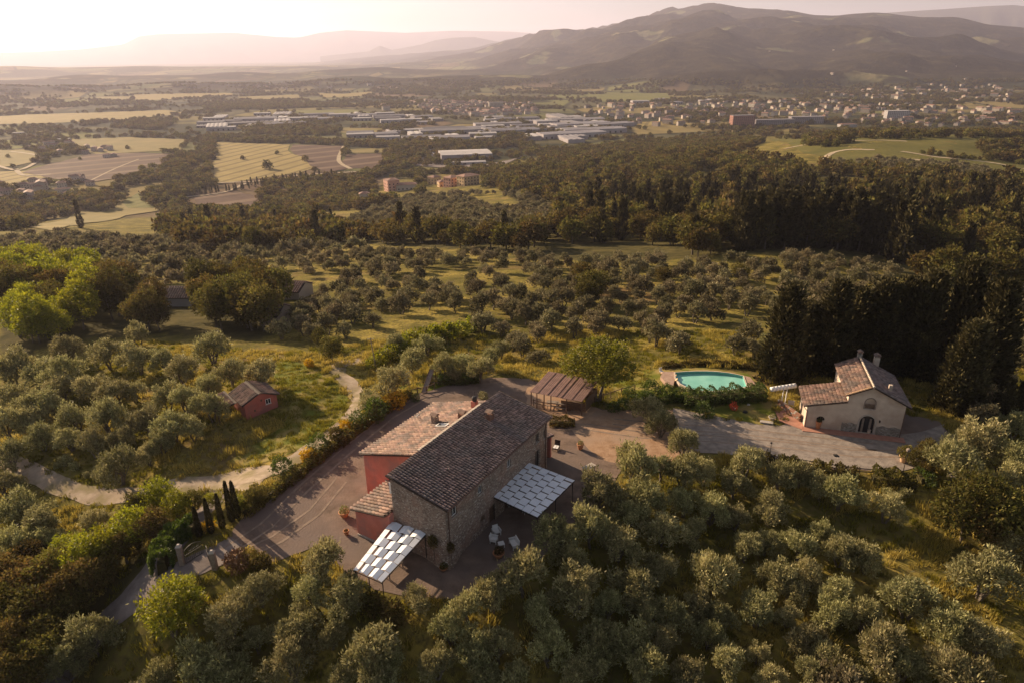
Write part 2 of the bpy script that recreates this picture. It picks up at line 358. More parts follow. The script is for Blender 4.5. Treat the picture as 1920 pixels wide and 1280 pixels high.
def cypress_mesh(name, H, Rr, n, size, m, rng, ragged=.25, power=.75, tufts=0):
    """column with ragged upward tufts"""
    prof = lambda t: Rr*np.minimum(1, (t*7+.35))*np.clip(1-t, 0, 1)**power
    if tufts:
        tz = H*rng.random(tufts)**1.1; ta = rng.random(tufts)*2*pi; tr = prof(tz/H)*(.55+.6*rng.random(tufts)); k = rng.integers(0, tufts, n)
        sg = (.11+.09*rng.random(tufts))*Rr; P = np.stack([tr*np.cos(ta), tr*np.sin(ta), tz], 1)[k]+rng.normal(0, 1, (n, 3))*sg[k][:, None]*np.array([1, 1, 2.4]); P[:, 2] = np.clip(P[:, 2], .1, H*1.02)
        a = ta[k]
    else:
        z = H*rng.random(n)**1.05; t = z/H; a = rng.random(n)*2*pi
        lump = 1+ragged*np.sin(a*3+z*1.3)*np.cos(z*2.1+a)+ragged*.8*np.sin(a*5-z*2.9)+rng.normal(0, ragged*.25, n)
        r = prof(t)*lump*(.6+.42*rng.random(n)**.5); P = np.stack([r*np.cos(a), r*np.sin(a), z+.05], 1)
    u = np.stack([np.cos(a)*.7, np.sin(a)*.7, np.full(n, .8)], 1)
    V, Fq = leaves(P, u, size, rng, .45, .5, .55)
    return npmesh(name, V, Fq, m)
def trunk_mesh(name, h, r):
    return MB().tube((0, 0, -.4), (.05, .03, h), r, r*.5, 7).mesh(name, M_bark)

PROTO = {}
def proto(kind, c, t): PROTO.setdefault(kind, []).append((c, t))
for i in range(9):
    g = np.random.default_rng(100+i); lb = lob_olive(g, 17+i % 3)
    proto('olive_hero', crown('crown', lb, 6500, .25, M_olive, g, .40, .8, shoots=.55), limbs('trunk', .17, 2+i % 2, lb, g))
for i in range(5):
    g = np.random.default_rng(200+i); lb = lob_olive(g, 14)
    proto('olive', crown('crown', lb, 1700, .40, M_olive2, g, .5, .4), limbs('trunk', .17, 2, lb, g))
for i in range(4):
    g = np.random.default_rng(250+i); lb = lob_olive(g, 10)
    proto('olive_far', crown('crown', lb, 520, .7, M_olive2, g, .6, .3), None)
for i in range(5):
    g = np.random.default_rng(300+i); lb = lob_ball(g, 26, 2.9, 2.4, 4.7, 1.15)
    proto('broad_hero', crown('crown', lb, 7000, .34, M_broad, g, .6, .2), limbs('trunk', .22, 1+i % 2, lb[1:], g, .2, 2.0))
for i in range(3):
    g = np.random.default_rng(330+i); lb = lob_ball(g, 26, 2.9, 2.4, 4.7, 1.15)
    proto('bright', crown('crown', lb, 6500, .34, M_bright, g, .6, .2), limbs('trunk', .2, 1+i % 2, lb[1:], g, .2, 2.0))
for i in range(5):
    g = np.random.default_rng(350+i); lb = lob_ball(g, 20, 3.0, 2.5, 4.4, 1.3)
    proto('broad', crown('crown', lb, 1900, .62, M_broad, g, .65, .2), trunk_mesh('trunk', 3, .25))
for i in range(5):
    g = np.random.default_rng(380+i); lb = lob_ball(g, 12, 2.9, 1.9, 3.2, 1.5)
    proto('broad_far', crown('crown', lb, 520, 1.15, M_broad, g, .7, .2), None)
for i in range(3):
    g = np.random.default_rng(400+i)
    proto('cypress_big', cypress_mesh('crown', 15.5, 2.7, 12000, .5, M_dark, g, .2, .7, 110), trunk_mesh('trunk', 6, .35))
for i in range(3):
    g = np.random.default_rng(420+i)
    proto('cypress_mid', cypress_mesh('crown', 14, 1.6, 1700, .85, M_dark, g, .16, .75, 45), trunk_mesh('trunk', 5, .25))
for i in range(2):
    g = np.random.default_rng(440+i)
    proto('cypress_far', cypress_mesh('crown', 13, 1.6, 260, 1.8, M_dark, g, .1, .6), None)
    proto('cypress_slim', cypress_mesh('crown', 4.6, .36, 3000, .16, M_dark, g, .05, .45), trunk_mesh('trunk', 1, .08))
for i in range(3):
    g = np.random.default_rng(460+i); lb = lob_ball(g, 12, .75, .6, .75, .42)
    proto('bush', crown('foliage', lb, 1800, .17, M_broad, g, .6, .2), trunk_mesh('stem', .5, .05))
    proto('bush_hedge', crown('foliage', lob_ball(g, 14, .6, .5, .8, .5), 2600, .14, M_hedge, g, .6, .2, shoots=.05), trunk_mesh('stem', .5, .05))
    proto('bush_olive', crown('foliage', lb, 1500, .19, M_olive, g, .5, .4), trunk_mesh('stem', .5, .05))
    proto('bush_bright', crown('foliage', lb, 1700, .2, M_bright, g, .6, .2), trunk_mesh('stem', .5, .05))

TREES = []     # (object, kind phrase, x, y) for labelling at the end
CROWN_R = dict(olive_hero=2.8, olive=2.6, olive_far=2.6, broad_hero=4.1, bright=4.1, broad=4.2, broad_far=4.3, cypress_big=2.9, cypress_mid=1.5, cypress_slim=.48, bush=1.2, bush_hedge=1.1, bush_olive=1.2, bush_bright=1.2)
CROWN_Z = dict(olive_hero=2.8, olive=2.6, broad_hero=4.7, bright=4.7, broad=4.4, bush=.8, bush_hedge=.8, bush_olive=.8, bush_bright=.8)
def plant(kind, x, y, z, s=1.0, sz=None, name=None, what=None, cat='tree', group=None, label=None, one=False, rz=None, var=None):
    pr = PROTO[kind]; c, t = pr[int(R.integers(len(pr))) if var is None else var % len(pr)]; sz = sz or s
    rz = float(R.random()*2*pi) if rz is None else rz
    if t is None or one:
        o = link(name, c, None, (x, y, z-.05), rz, (s, s, sz)); tag(o, label, cat, group)
    else:
        o = thing(name, (x, y, z-.05), rz, label, cat, group); o.scale = (s*(.9+.22*R.random()), s*(.9+.22*R.random()), sz)
        nm = ('foliage', 'stem') if kind.startswith('bush') else ('crown', 'trunk')
        link(nm[0], c, o); link(nm[1], t, o)
    TREES.append((o, what, x, y, group, label is not None)); return o
def plant_px(kind, px, py, rpx, **k):
    """place by the photo pixel of the crown's middle and its radius in pixels"""
    cz = CROWN_Z[kind]; cr_ = CROWN_R[kind]; s = 1.0
    for _ in range(3):
        x, y, z = at(px, py, cz*s); sl_ = math.sqrt(x*x+y*y+(CAMH-z-cz*s)**2); s = rpx*sl_/F/cr_
    return plant(kind, x, y, z, s, s*k.pop('tall', 1.0), **k)

def scatter(polys, sp, jit=.35, ang=0.0, keep=1.0, xr=(-600, 600), yr=(60, 900), excl=(), seed=1, dmax=None, dmin=None, zoff=0):
    g = np.random.default_rng(seed)
    nx = int((xr[1]-xr[0])/sp*1.5)+2; ny = int((yr[1]-yr[0])/sp*1.5)+2
    cx = (xr[0]+xr[1])/2; cy = (yr[0]+yr[1])/2
    i, j = np.meshgrid(np.arange(nx)-nx/2, np.arange(ny)-ny/2); x = (i*sp).ravel(); y = (j*sp).ravel()
    x = x+g.normal(0, jit*sp, x.shape)*.6; y = y+g.normal(0, jit*sp, y.shape)*.6
    ca, sa = cos(ang), sin(ang); x, y = x*ca-y*sa+cx, x*sa+y*ca+cy
    m = (x > xr[0]) & (x < xr[1]) & (y > yr[0]) & (y < yr[1]) & (g.random(x.shape) < keep); x, y = x[m], y[m]
    z = hgt(x, y); px, py = proj(x, y, z+zoff)
    ok = np.zeros(x.shape, bool)
    for p in polys: ok |= inpoly(px, py, p)
    for p in excl: ok &= ~inpoly(px, py, p)
    D = np.hypot(x, y)
    if dmax: ok &= D < dmax
    if dmin: ok &= D >= dmin
    return x[ok], y[ok], z[ok]

def gn_scatter(name, x, y, z, s, sz, kinds, label=None, cat=None, protos=None, parent=None, tilt=0.0, seed=5):
    """one object for what nobody could count: instances of leaf clumps on points"""
    g = np.random.default_rng(seed); n = len(x)
    me = bpy.data.meshes.new(name); me.vertices.add(n); me.vertices.foreach_set('co', np.stack([x, y, z], 1).astype(np.float32).ravel())
    a = me.attributes.new('scl', 'FLOAT_VECTOR', 'POINT'); a.data.foreach_set('vector', np.stack([s, s, sz], 1).astype(np.float32).ravel())
    a = me.attributes.new('rot', 'FLOAT_VECTOR', 'POINT'); a.data.foreach_set('vector', np.stack([g.normal(0, tilt, n), g.normal(0, tilt, n), g.random(n)*2*pi], 1).astype(np.float32).ravel())
    meshes = protos or [c for k in kinds for c, t in PROTO[k]]
    a = me.attributes.new('idx', 'INT', 'POINT'); a.data.foreach_set('value', g.integers(0, len(meshes), n).astype(np.int32))
    o = link(name, me, parent)
    tr = bpy.data.node_groups.new(name, 'GeometryNodeTree')
    tr.interface.new_socket('Geometry', in_out='INPUT', socket_type='NodeSocketGeometry'); tr.interface.new_socket('Geometry', in_out='OUTPUT', socket_type='NodeSocketGeometry')
    gi = N(tr, 'NodeGroupInput'); go = N(tr, 'NodeGroupOutput'); ip = N(tr, 'GeometryNodeInstanceOnPoints'); ip.inputs['Pick Instance'].default_value = True
    ti = N(tr, 'GeometryNodeGeometryToInstance')
    for m in meshes[::-1]:
        po = bpy.data.objects.get('pr_'+m.name) or bpy.data.objects.new('pr_'+m.name, m)
        oi = N(tr, 'GeometryNodeObjectInfo'); oi.inputs['Object'].default_value = po; tr.links.new(oi.outputs['Geometry'], ti.inputs[0])
    def att(nm, ty):
        q = N(tr, 'GeometryNodeInputNamedAttribute', data_type=ty); q.inputs['Name'].default_value = nm; return q.outputs[0]
    tr.links.new(gi.outputs[0], ip.inputs['Points']); tr.links.new(ti.outputs[0], ip.inputs['Instance'])
    tr.links.new(att('idx', 'INT'), ip.inputs['Instance Index']); tr.links.new(att('scl', 'FLOAT_VECTOR'), ip.inputs['Scale'])
    er = N(tr, 'FunctionNodeEulerToRotation'); tr.links.new(att('rot', 'FLOAT_VECTOR'), er.inputs[0]); tr.links.new(er.outputs[0], ip.inputs['Rotation'])
    tr.links.new(ip.outputs[0], go.inputs[0])
    md = o.modifiers.new('scatter', 'NODES'); md.node_group = tr
    return tag(o, label, cat, None, 'stuff')

# ------------------------------------------------------------------ ground sheet
def ground_material():
    m = bpy.data.materials.new('ground'); m.use_nodes = True; t = m.node_tree; t.nodes.clear(); L = t.links.new
    o = N(t, 'ShaderNodeOutputMaterial'); p = N(t, 'ShaderNodeBsdfPrincipled'); p.inputs['Roughness'].default_value = 1; p.inputs['Specular IOR Level'].default_value = .02
    L(p.outputs[0], o.inputs['Surface']); pos = N(t, 'ShaderNodeNewGeometry').outputs['Position']
    def noise(s, d=5, vec=pos, r=.6):
        n = N(t, 'ShaderNodeTexNoise'); n.inputs['Scale'].default_value = s; n.inputs['Detail'].default_value = d; n.inputs['Roughness'].default_value = r; L(vec, n.inputs['Vector']); return n.outputs['Fac']
    def ramp(f, stops, const=False):
        r = N(t, 'ShaderNodeValToRGB'); L(f, r.inputs['Fac']); e = r.color_ramp.elements
        if const: r.color_ramp.interpolation = 'CONSTANT'
        while len(e) < len(stops): e.new(.5)
        for k, (q, c) in enumerate(stops): e[k].position = q; e[k].color = (*c, 1) if len(c) == 3 else c
        return r.outputs['Color']
    def mix(f, a, b):
        x = N(t, 'ShaderNodeMix', data_type='RGBA')
        if hasattr(f, 'is_output'): L(f, x.inputs['Factor'])
        else: x.inputs['Factor'].default_value = f
        L(a, x.inputs['A']); L(b, x.inputs['B']); return x.outputs['Result']
    bw = lambda a, b: [(a, (0, 0, 0)), (b, (1, 1, 1))]
    # grass
    g = ramp(noise(.09, 6), [(.3, (.06, .06, .016)), (.48, (.145, .125, .03)), (.6, (.29, .225, .055)), (.75, (.35, .26, .08))])
    g = mix(ramp(noise(1.7, 6), bw(.42, .62)), g, ramp(noise(.4, 3), [(.4, (.07, .06, .022)), (.7, (.20, .15, .055))]))
    g = mix(ramp(noise(.035, 4), bw(.56, .70)), g, ramp(noise(2.5, 4), [(.3, (.13, .085, .04)), (.7, (.26, .17, .08))]))
    # plain: a patchwork
    mp_ = N(t, 'ShaderNodeMapping'); mp_.inputs['Scale'].default_value = (1, .62, 1); mp_.inputs['Rotation'].default_value = (0, 0, .5); L(pos, mp_.inputs['Vector'])
    def vor(s, feat='F1'):
        v = N(t, 'ShaderNodeTexVoronoi', feature=feat); v.inputs['Scale'].default_value = s; L(mp_.outputs[0], v.inputs['Vector']); return v
    v = vor(.0052); sep = N(t, 'ShaderNodeSeparateColor'); L(v.outputs['Color'], sep.inputs[0])
    f = ramp(sep.outputs[0], [(0, (.075, .07, .035)), (.24, (.24, .185, .075)), (.40, (.13, .13, .05)), (.56, (.15, .10, .065)), (.70, (.20, .165, .065)), (.82, (.09, .085, .045)), (.93, (.17, .17, .06))], True)
    f = mix(ramp(noise(.02, 5), bw(.35, .65)), f, mix(.55, f, ramp(noise(.2, 3), [(.3, (.08, .07, .035)), (.7, (.2, .16, .08))])))
    ve = vor(.0052, 'DISTANCE_TO_EDGE'); edge = ramp(ve.outputs['Distance'], [(.02, (1, 1, 1)), (.06, (0, 0, 0))])
    f = mix(edge, f, ramp(noise(.05), [(.4, (.035, .035, .02)), (.6, (.07, .065, .035))]))
    wd = ramp(noise(.0016, 5), bw(.50, .56)); f = mix(wd, f, ramp(noise(.03, 5), [(.35, (.022, .026, .013)), (.7, (.055, .055, .028))]))
    # mountain forest
    k = ramp(noise(.012, 8), [(.3, (.012, .010, .006)), (.55, (.034, .027, .013)), (.75, (.085, .066, .028))])
    lt = N(t, 'ShaderNodeTexNoise'); lt.inputs['Scale'].default_value = .0026; lt.inputs['Detail'].default_value = 3; L(pos, lt.inputs['Vector'])
    k = mix(ramp(lt.outputs['Fac'], bw(.62, .65)), k, ramp(noise(.008, 3), [(.4, (.10, .105, .045)), (.6, (.19, .165, .08))]))
    # forest floor
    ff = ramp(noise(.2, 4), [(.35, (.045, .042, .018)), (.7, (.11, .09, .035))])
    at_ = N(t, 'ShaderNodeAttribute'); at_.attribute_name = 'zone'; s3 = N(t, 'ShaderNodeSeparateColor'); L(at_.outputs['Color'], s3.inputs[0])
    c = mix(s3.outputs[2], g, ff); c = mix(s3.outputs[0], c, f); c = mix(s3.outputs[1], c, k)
    L(c, p.inputs['Base Color'])
    b = N(t, 'ShaderNodeBump'); b.inputs['Strength'].default_value = .5; b.inputs['Distance'].default_value = .25; L(noise(1.6, 6), b.inputs['Height'])
    b2 = N(t, 'ShaderNodeBump'); b2.inputs['Strength'].default_value = 1.0; b2.inputs['Distance'].default_value = 14.0; L(noise(.03, 6), b2.inputs['Height']); L(b.outputs[0], b2.inputs['Normal'])
    mm = N(t, 'ShaderNodeMix', data_type='VECTOR'); L(s3.outputs[1], mm.inputs['Factor']); L(b.outputs[0], mm.inputs[4]); L(b2.outputs[0], mm.inputs[5]); L(mm.outputs[1], p.inputs['Normal'])
    return m
FOREST_PX = [[(560, 480), (640, 455), (900, 470), (1060, 490), (1240, 490), (1400, 474), (1560, 474), (1700, 520), (1800, 560), (1930, 560), (1930, 345), (1760, 330), (1560, 322), (1430, 300), (1300, 285), (1150, 290), (1000, 310), (930, 330), (930, 350), (1000, 400), (900, 440), (700, 430), (500, 400), (430, 395), (300, 430), (330, 470)],
             [(0, 680), (130, 640), (300, 625), (470, 640), (560, 610), (500, 560), (250, 540), (120, 530), (0, 500)],
             [(-50, 1290), (90, 1290), (190, 1150), (300, 1030), (330, 930), (250, 950), (150, 1040), (-50, 1080)]]
MEADOW_PX = [(1440, 262), (1540, 248), (1700, 245), (1930, 262), (1930, 345), (1780, 330), (1700, 318), (1560, 300), (1500, 285)]
def build_ground():
    V = np.stack([GX, GY, GZ], -1).reshape(-1, 3)
    i, j = np.meshgrid(np.arange(NA-1), np.arange(ND-1)); a = (j*NA+i).ravel()
    me = npmesh('ground', V, np.stack([a, a+1, a+NA+1, a+NA], 1), ground_material(), smooth_=True)
    D = np.hypot(GX, GY).ravel(); z = GZ.ravel()
    hh = GZ.ravel()
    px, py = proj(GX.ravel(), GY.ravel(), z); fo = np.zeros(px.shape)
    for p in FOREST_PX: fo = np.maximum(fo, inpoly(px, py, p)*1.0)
    mt = smooth((mountain(GA.ravel(), D, GX.ravel(), GY.ravel())-14)/30)
    low = np.exp(-((D-3700)/330)**2)*smooth((.18-GA.ravel())/.1)+np.exp(-((D-5200)/500)**2)*smooth((.12-GA.ravel())/.1)
    mt = np.maximum(mt, np.clip(low*1.3, 0, 1)*(vnoise(GA.ravel()*30, D/300) > .25))
    pl = smooth((PLAIN+6-rbf(GX.ravel(), GY.ravel()))/4); pl = np.maximum(pl, smooth((D-1300)/300))
    ca = me.color_attributes.new('zone', 'FLOAT_COLOR', 'POINT')
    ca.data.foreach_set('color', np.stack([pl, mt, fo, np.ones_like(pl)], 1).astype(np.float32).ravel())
    tag(link('ground', me), kind='structure')
build_ground()

def sheet(name, poly, m, off=.05, step=1.5, kind='structure', px=True, label=None, cat=None, parent=None, edge=None):
    """a sheet draped on the land inside a polygon"""
    P = [flat_land(a, b) for a, b in poly] if px else list(poly)
    if edge:   # denser, slightly uneven edge
        Q = []
        for k in range(len(P)):
            (x1, y1), (x2, y2) = P[k], P[(k+1) % len(P)]; d = hypot(x2-x1, y2-y1); n = max(1, int(d/step))
            for q in range(n):
                t = q/n; w = edge*(vnoise(np.array((x1+(x2-x1)*t)*.45), np.array((y1+(y2-y1)*t)*.45))-.5)*2
                w += edge*.5*(vnoise(np.array((x1+(x2-x1)*t)*1.5), np.array((y1+(y2-y1)*t)*1.5))-.5)*2
                Q.append((x1+(x2-x1)*t-(y2-y1)/d*w, y1+(y2-y1)*t+(x2-x1)/d*w))
        P = Q
    xs = [p[0] for p in P]; ys = [p[1] for p in P]
    gx, gy = np.meshgrid(np.arange(min(xs), max(xs), step), np.arange(min(ys), max(ys), step)); gx = gx.ravel(); gy = gy.ravel()
    k = inpoly(gx, gy, P); gx, gy = gx[k], gy[k]
    vs = [Vector(p) for p in P]+[Vector((float(a), float(b))) for a, b in zip(gx, gy)]; n = len(P)
    v2, e2, f2, *_ = delaunay_2d_cdt(vs, [(i, (i+1) % n) for i in range(n)], [], 1, 1e-4)
    cx = np.array([[sum(v2[i][0] for i in f)/len(f), sum(v2[i][1] for i in f)/len(f)] for f in f2])
    ok = inpoly(cx[:, 0], cx[:, 1], P)
    vv = np.array([(v[0], v[1]) for v in v2]); z = hgt(vv[:, 0], vv[:, 1])+off
    me = bpy.data.meshes.new(name); me.from_pydata([(a, b, c) for (a, b), c in zip(vv, z)], [], [f for f, q in zip(f2, ok) if q]); me.materials.append(m)
    me.polygons.foreach_set('use_smooth', [True]*len(me.polygons))
    return tag(link(name, me, parent), label, cat, None, kind)
def flat_land(px, py):
    x, y, z = at(px, py); return (x, y)
def ribbon(pts, w):
    """polygon of a strip of width w along photo-pixel points"""
    P = [Vector(flat_land(*p)) for p in pts]
    # resample smoothly
    Q = []
    for i in range(len(P)-1):
        p0 = P[max(i-1, 0)]; p1 = P[i]; p2 = P[i+1]; p3 = P[min(i+2, len(P)-1)]
        for k in range(5):
            t = k/5; Q.append(.5*((2*p1)+(p2-p0)*t+(2*p0-5*p1+4*p2-p3)*t*t+(3*p1-p0-3*p2+p3)*t*t*t))
    Q.append(P[-1]); l = []; r = []
    for i, q in enumerate(Q):
        d = (Q[min(i+1, len(Q)-1)]-Q[max(i-1, 0)]).normalized(); nn = Vector((-d.y, d.x)); ww = (w[min(int(i/5), len(w)-1)] if isinstance(w, list) else w)/2
        l.append(tuple(q+nn*ww)); r.append(tuple(q-nn*ww))
    return l+r[::-1]
M_gravel = mat('gravel', (.13, .095, .075), (.235, .17, .135), scale=.55, detail=12, bump=.8, bscale=5, coord='World', c3=(.17, .132, .115), s3=.12, bdist=.06)  # courtyard gravel, darkened for the broad shade left of the house
M_sunlit = mat('sunlit_gravel', (.27, .165, .10), (.42, .28, .185), scale=.7, detail=12, bump=.8, bscale=5, coord='World', c3=(.33, .235, .17), s3=.15, bdist=.06)  # the yard gravel again, sunlight put into a brighter orange colour
M_gravel2 = mat('grey_gravel', (.19, .16, .14), (.33, .28, .24), scale=.9, detail=12, bump=.8, bscale=5, coord='World', bdist=.05)
M_dirt = mat('chalky_dirt', (.27, .21, .155), (.42, .335, .255), scale=.5, detail=7, bump=.6, bscale=3, coord='World', c3=(.22, .18, .10), s3=.35)
M_asph = mat('worn_drive', (.15, .125, .115), (.25, .21, .19), scale=.5, detail=7, bump=.3, bscale=8, coord='World')
M_lawn = mat('lawn', (.10, .115, .02), (.20, .185, .035), scale=.35, detail=6, bump=.5, bscale=6, coord='World', c3=(.25, .19, .07), s3=.35)
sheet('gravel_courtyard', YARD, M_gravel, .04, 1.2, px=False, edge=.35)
sheet('sunlit_yard', [(985, 740), (1000, 722), (1050, 742), (1130, 770), (1200, 770), (1268, 768), (1280, 800), (1272, 832), (1290, 848), (1240, 876), (1170, 876), (1120, 850), (1080, 815), (1040, 790), (1000, 765)], M_sunlit, .046, 1.0, edge=.8)  # sunlit part of the yard, laid as a brighter sheet
sheet('grey_gravel_drive', [(1262, 765), (1350, 783), (1460, 797), (1500, 790), (1600, 812), (1700, 815), (1770, 795), (1770, 830), (1752, 850), (1712, 880), (1650, 884), (1560, 876), (1500, 864), (1425, 860), (1370, 850), (1310, 850), (1270, 830)], M_gravel2, .05, 1.2, edge=.3)
TRACK = [(-120, 815), (-40, 845), (20, 868), (70, 892), (130, 916), (200, 930), (280, 924), (370, 906), (450, 898), (505, 885), (560, 856), (610, 823), (650, 790), (672, 757), (668, 735), (652, 714), (634, 697), (640, 684), (672, 677), (700, 668)]
sheet('dirt_track', ribbon(TRACK, [2.7]*6+[3.1]*3+[2.6]*4+[2.4]*3+[2.9]*3+[2.2]*2), M_dirt, .06, .9, px=False, edge=.3)
sheet('dirt_clearing', [(350, 915), (400, 895), (450, 878), (510, 872), (500, 895), (470, 925), (440, 935), (400, 950), (370, 960), (360, 940)], M_dirt, .045, .9, edge=.3)
sheet('entrance_road', ribbon([(20, 1360), (90, 1280), (185, 1180), (240, 1120), (290, 1062), (325, 1015), (362, 975), (392, 945), (420, 915)], 3.4), M_asph, .05, .9, px=False, edge=.15)
sheet('gate_drive', ribbon([(235, 1130), (300, 1092), (350, 1065), (410, 1040), (450, 1020)], 3.6), M_asph, .055, .9, px=False, edge=.15)
sheet('pool_lawn', [(1225, 690), (1300, 690), (1400, 700), (1425, 720), (1420, 742), (1300, 748), (1200, 745), (1140, 730), (1170, 700)], M_lawn, .05, 1.5, edge=.3)
sheet('front_lawn', [(1290, 760), (1330, 757), (1450, 752), (1455, 790), (1430, 797), (1370, 786), (1310, 772)], M_lawn, .065, 1.0, edge=.25)
sheet('grass_bank', [(500, 690), (530, 672), (590, 690), (632, 722), (650, 752), (640, 788), (600, 818), (560, 840), (520, 858), (470, 872), (430, 868), (470, 840), (530, 800), (550, 765), (530, 725)], M_lawn, .05, 1.5, edge=.5)
sheet('play_lawn', [(740, 722), (800, 700), (880, 697), (950, 700), (900, 712), (860, 716), (820, 728), (770, 740)], M_lawn, .06, 1.0, edge=.2)
M_wheel = mat('wheel_worn_gravel', (.19, .145, .115), (.30, .23, .18), scale=1.2, detail=10, coord='World')
for pts in ([(425, 1035), (500, 985), (570, 915), (650, 845), (730, 780), (800, 740)], [(440, 1048), (520, 1010), (590, 960), (640, 900)], [(1010, 800), (1100, 800), (1200, 815), (1330, 822), (1480, 835), (1600, 850), (1690, 850)], [(1150, 790), (1240, 800), (1370, 806), (1500, 822), (1640, 838)]):
    P = [Vector(flat_land(*p)) for p in pts]; d = (P[-1]-P[0]).normalized(); nn = Vector((-d.y, d.x))
    for s_ in (-.75, .75):
        Q = [p+nn*s_ for p in P]; l = []; r = []
        for i, q in enumerate(Q): dd = (Q[min(i+1, len(Q)-1)]-Q[max(i-1, 0)]).normalized(); m2 = Vector((-dd.y, dd.x)); l.append(tuple(q+m2*.14)); r.append(tuple(q-m2*.14))
        sheet('wheel_track', l+r[::-1], M_wheel, .056, .8, px=False, edge=.06)
# meadow of the right-hand hill and the terrace strips
M_vine = mat('vineyard', (.10, .095, .028), (.165, .14, .042), scale=.02, detail=6, coord='World', bump=.6, bscale=.4, bdist=1)
M_path = mat('farm_path', (.34, .27, .18), (.42, .34, .24), scale=.05, coord='World')
sheet('hill_meadow', MEADOW_PX, M_vine, .25, 14, edge=2)
# ---- fields of the plain
M_wheat = mat('wheat_field', (.24, .185, .07), (.32, .245, .095), scale=.03, detail=6, coord='World')
M_wheat2 = mat('stubble_field', (.175, .145, .055), (.25, .195, .075), scale=.02, detail=6, coord='World')
M_soil = mat('ploughed_soil', (.085, .055, .042), (.12, .078, .058), scale=.03, detail=7, coord='World')
M_green = mat('green_field', (.14, .14, .045), (.20, .18, .06), scale=.02, detail=6, coord='World')
def stripes(m, ang, sc, dark, amt):
    t = m.node_tree; L = t.links.new; p = next(n for n in t.nodes if n.type == 'BSDF_PRINCIPLED'); src = p.inputs['Base Color'].links[0].from_socket
    pos = N(t, 'ShaderNodeNewGeometry').outputs['Position']; mp_ = N(t, 'ShaderNodeMapping'); mp_.inputs['Rotation'].default_value = (0, 0, ang); L(pos, mp_.inputs['Vector'])
    w = N(t, 'ShaderNodeTexWave'); w.inputs['Scale'].default_value = sc; w.inputs['Distortion'].default_value = 1.2; w.inputs['Detail Scale'].default_value = .1; L(mp_.outputs[0], w.inputs['Vector'])
    r = N(t, 'ShaderNodeValToRGB'); r.color_ramp.elements[0].position = .72; r.color_ramp.elements[1].position = .9; L(w.outputs['Fac'], r.inputs['Fac'])
    k = N(t, 'ShaderNodeMath', operation='MULTIPLY'); k.inputs[1].default_value = amt; L(r.outputs['Color'], k.inputs[0])
    x = N(t, 'ShaderNodeMix', data_type='RGBA'); x.inputs['B'].default_value = (*dark, 1); L(k.outputs[0], x.inputs['Factor']); L(src, x.inputs['A']); L(x.outputs['Result'], p.inputs['Base Color'])
stripes(M_wheat, .25, .012, (.16, .12, .05), .8); stripes(M_soil, .9, .006, (.24, .17, .11), .5); stripes(M_vine, 1.2, .05, (.07, .075, .02), .55); stripes(M_green, .4, .02, (.09, .09, .03), .5)
FIELDS = [('wheat_field', M_wheat, [(392, 267), (545, 272), (540, 285), (582, 300), (600, 312), (560, 325), (400, 347), (398, 310), (408, 290)]),
          ('stubble_field', M_wheat, [(447, 306), (510, 302), (520, 318), (450, 322)]),
          ('ploughed_field', M_soil, [(548, 272), (646, 275), (640, 300), (650, 318), (610, 325), (582, 312), (575, 298), (545, 286)]),
          ('ploughed_field', M_soil, [(648, 290), (728, 288), (712, 318), (655, 316), (645, 303)]),
          ('wheat_field', M_wheat2, [(650, 280), (735, 278), (728, 287), (660, 288)]),
          ('ploughed_field', M_soil, [(60, 318), (170, 290), (260, 288), (330, 290), (300, 310), (230, 333), (160, 345), (90, 334), (40, 325)]),
          ('ploughed_field', M_soil, [(365, 370), (440, 360), (488, 368), (470, 388), (420, 395), (372, 397)]),
          ('wheat_field', M_wheat2, [(120, 262), (240, 258), (350, 262), (340, 282), (270, 286), (180, 290), (150, 280)]),
          ('stubble_field', M_wheat2, [(-60, 282), (50, 282), (80, 292), (70, 303), (30, 312), (-60, 320)]),
          ('wheat_field', M_wheat, [(-60, 322), (60, 322), (95, 332), (20, 350), (-60, 350)]),
          ('wheat_field', M_wheat2, [(50, 425), (140, 400), (220, 385), (300, 372), (305, 395), (240, 405), (160, 420), (90, 435)]),
          ('green_field', M_green, [(225, 380), (260, 362), (300, 378), (300, 390), (240, 392)]),
          ('wheat_field', M_wheat, [(-60, 222), (60, 215), (200, 211), (310, 207), (350, 213), (230, 225), (100, 231), (-60, 235)]),
          ('wheat_field', M_wheat2, [(180, 182), (245, 181), (245, 190), (190, 189)]), ('wheat_field', M_wheat, [(250, 178), (430, 175), (440, 178), (340, 186), (252, 190)]),
          ('green_field', M_green, [(550, 208), (660, 206), (700, 212), (640, 218), (560, 217)]), ('wheat_field', M_wheat, [(590, 175), (640, 177), (700, 172), (690, 180), (610, 184)]),
          ('wheat_field', M_wheat2, [(445, 182), (560, 178), (562, 187), (455, 188)]), ('wheat_field', M_wheat2, [(640, 240), (720, 242), (700, 252), (640, 250)]),
          ('green_field', M_green, [(1090, 178), (1250, 175), (1260, 188), (1130, 192)]), ('wheat_field', M_wheat, [(1195, 230), (1280, 226), (1275, 233), (1205, 238)]),
          ('wheat_field', M_wheat2, [(1450, 203), (1510, 201), (1512, 207), (1440, 209)]), ('green_field', M_green, [(1610, 211), (1660, 209), (1655, 214), (1600, 214)])]
for i, (nm, m, p) in enumerate(FIELDS): sheet(nm, p, m, .5+.12*(i % 3), 22, edge=3)
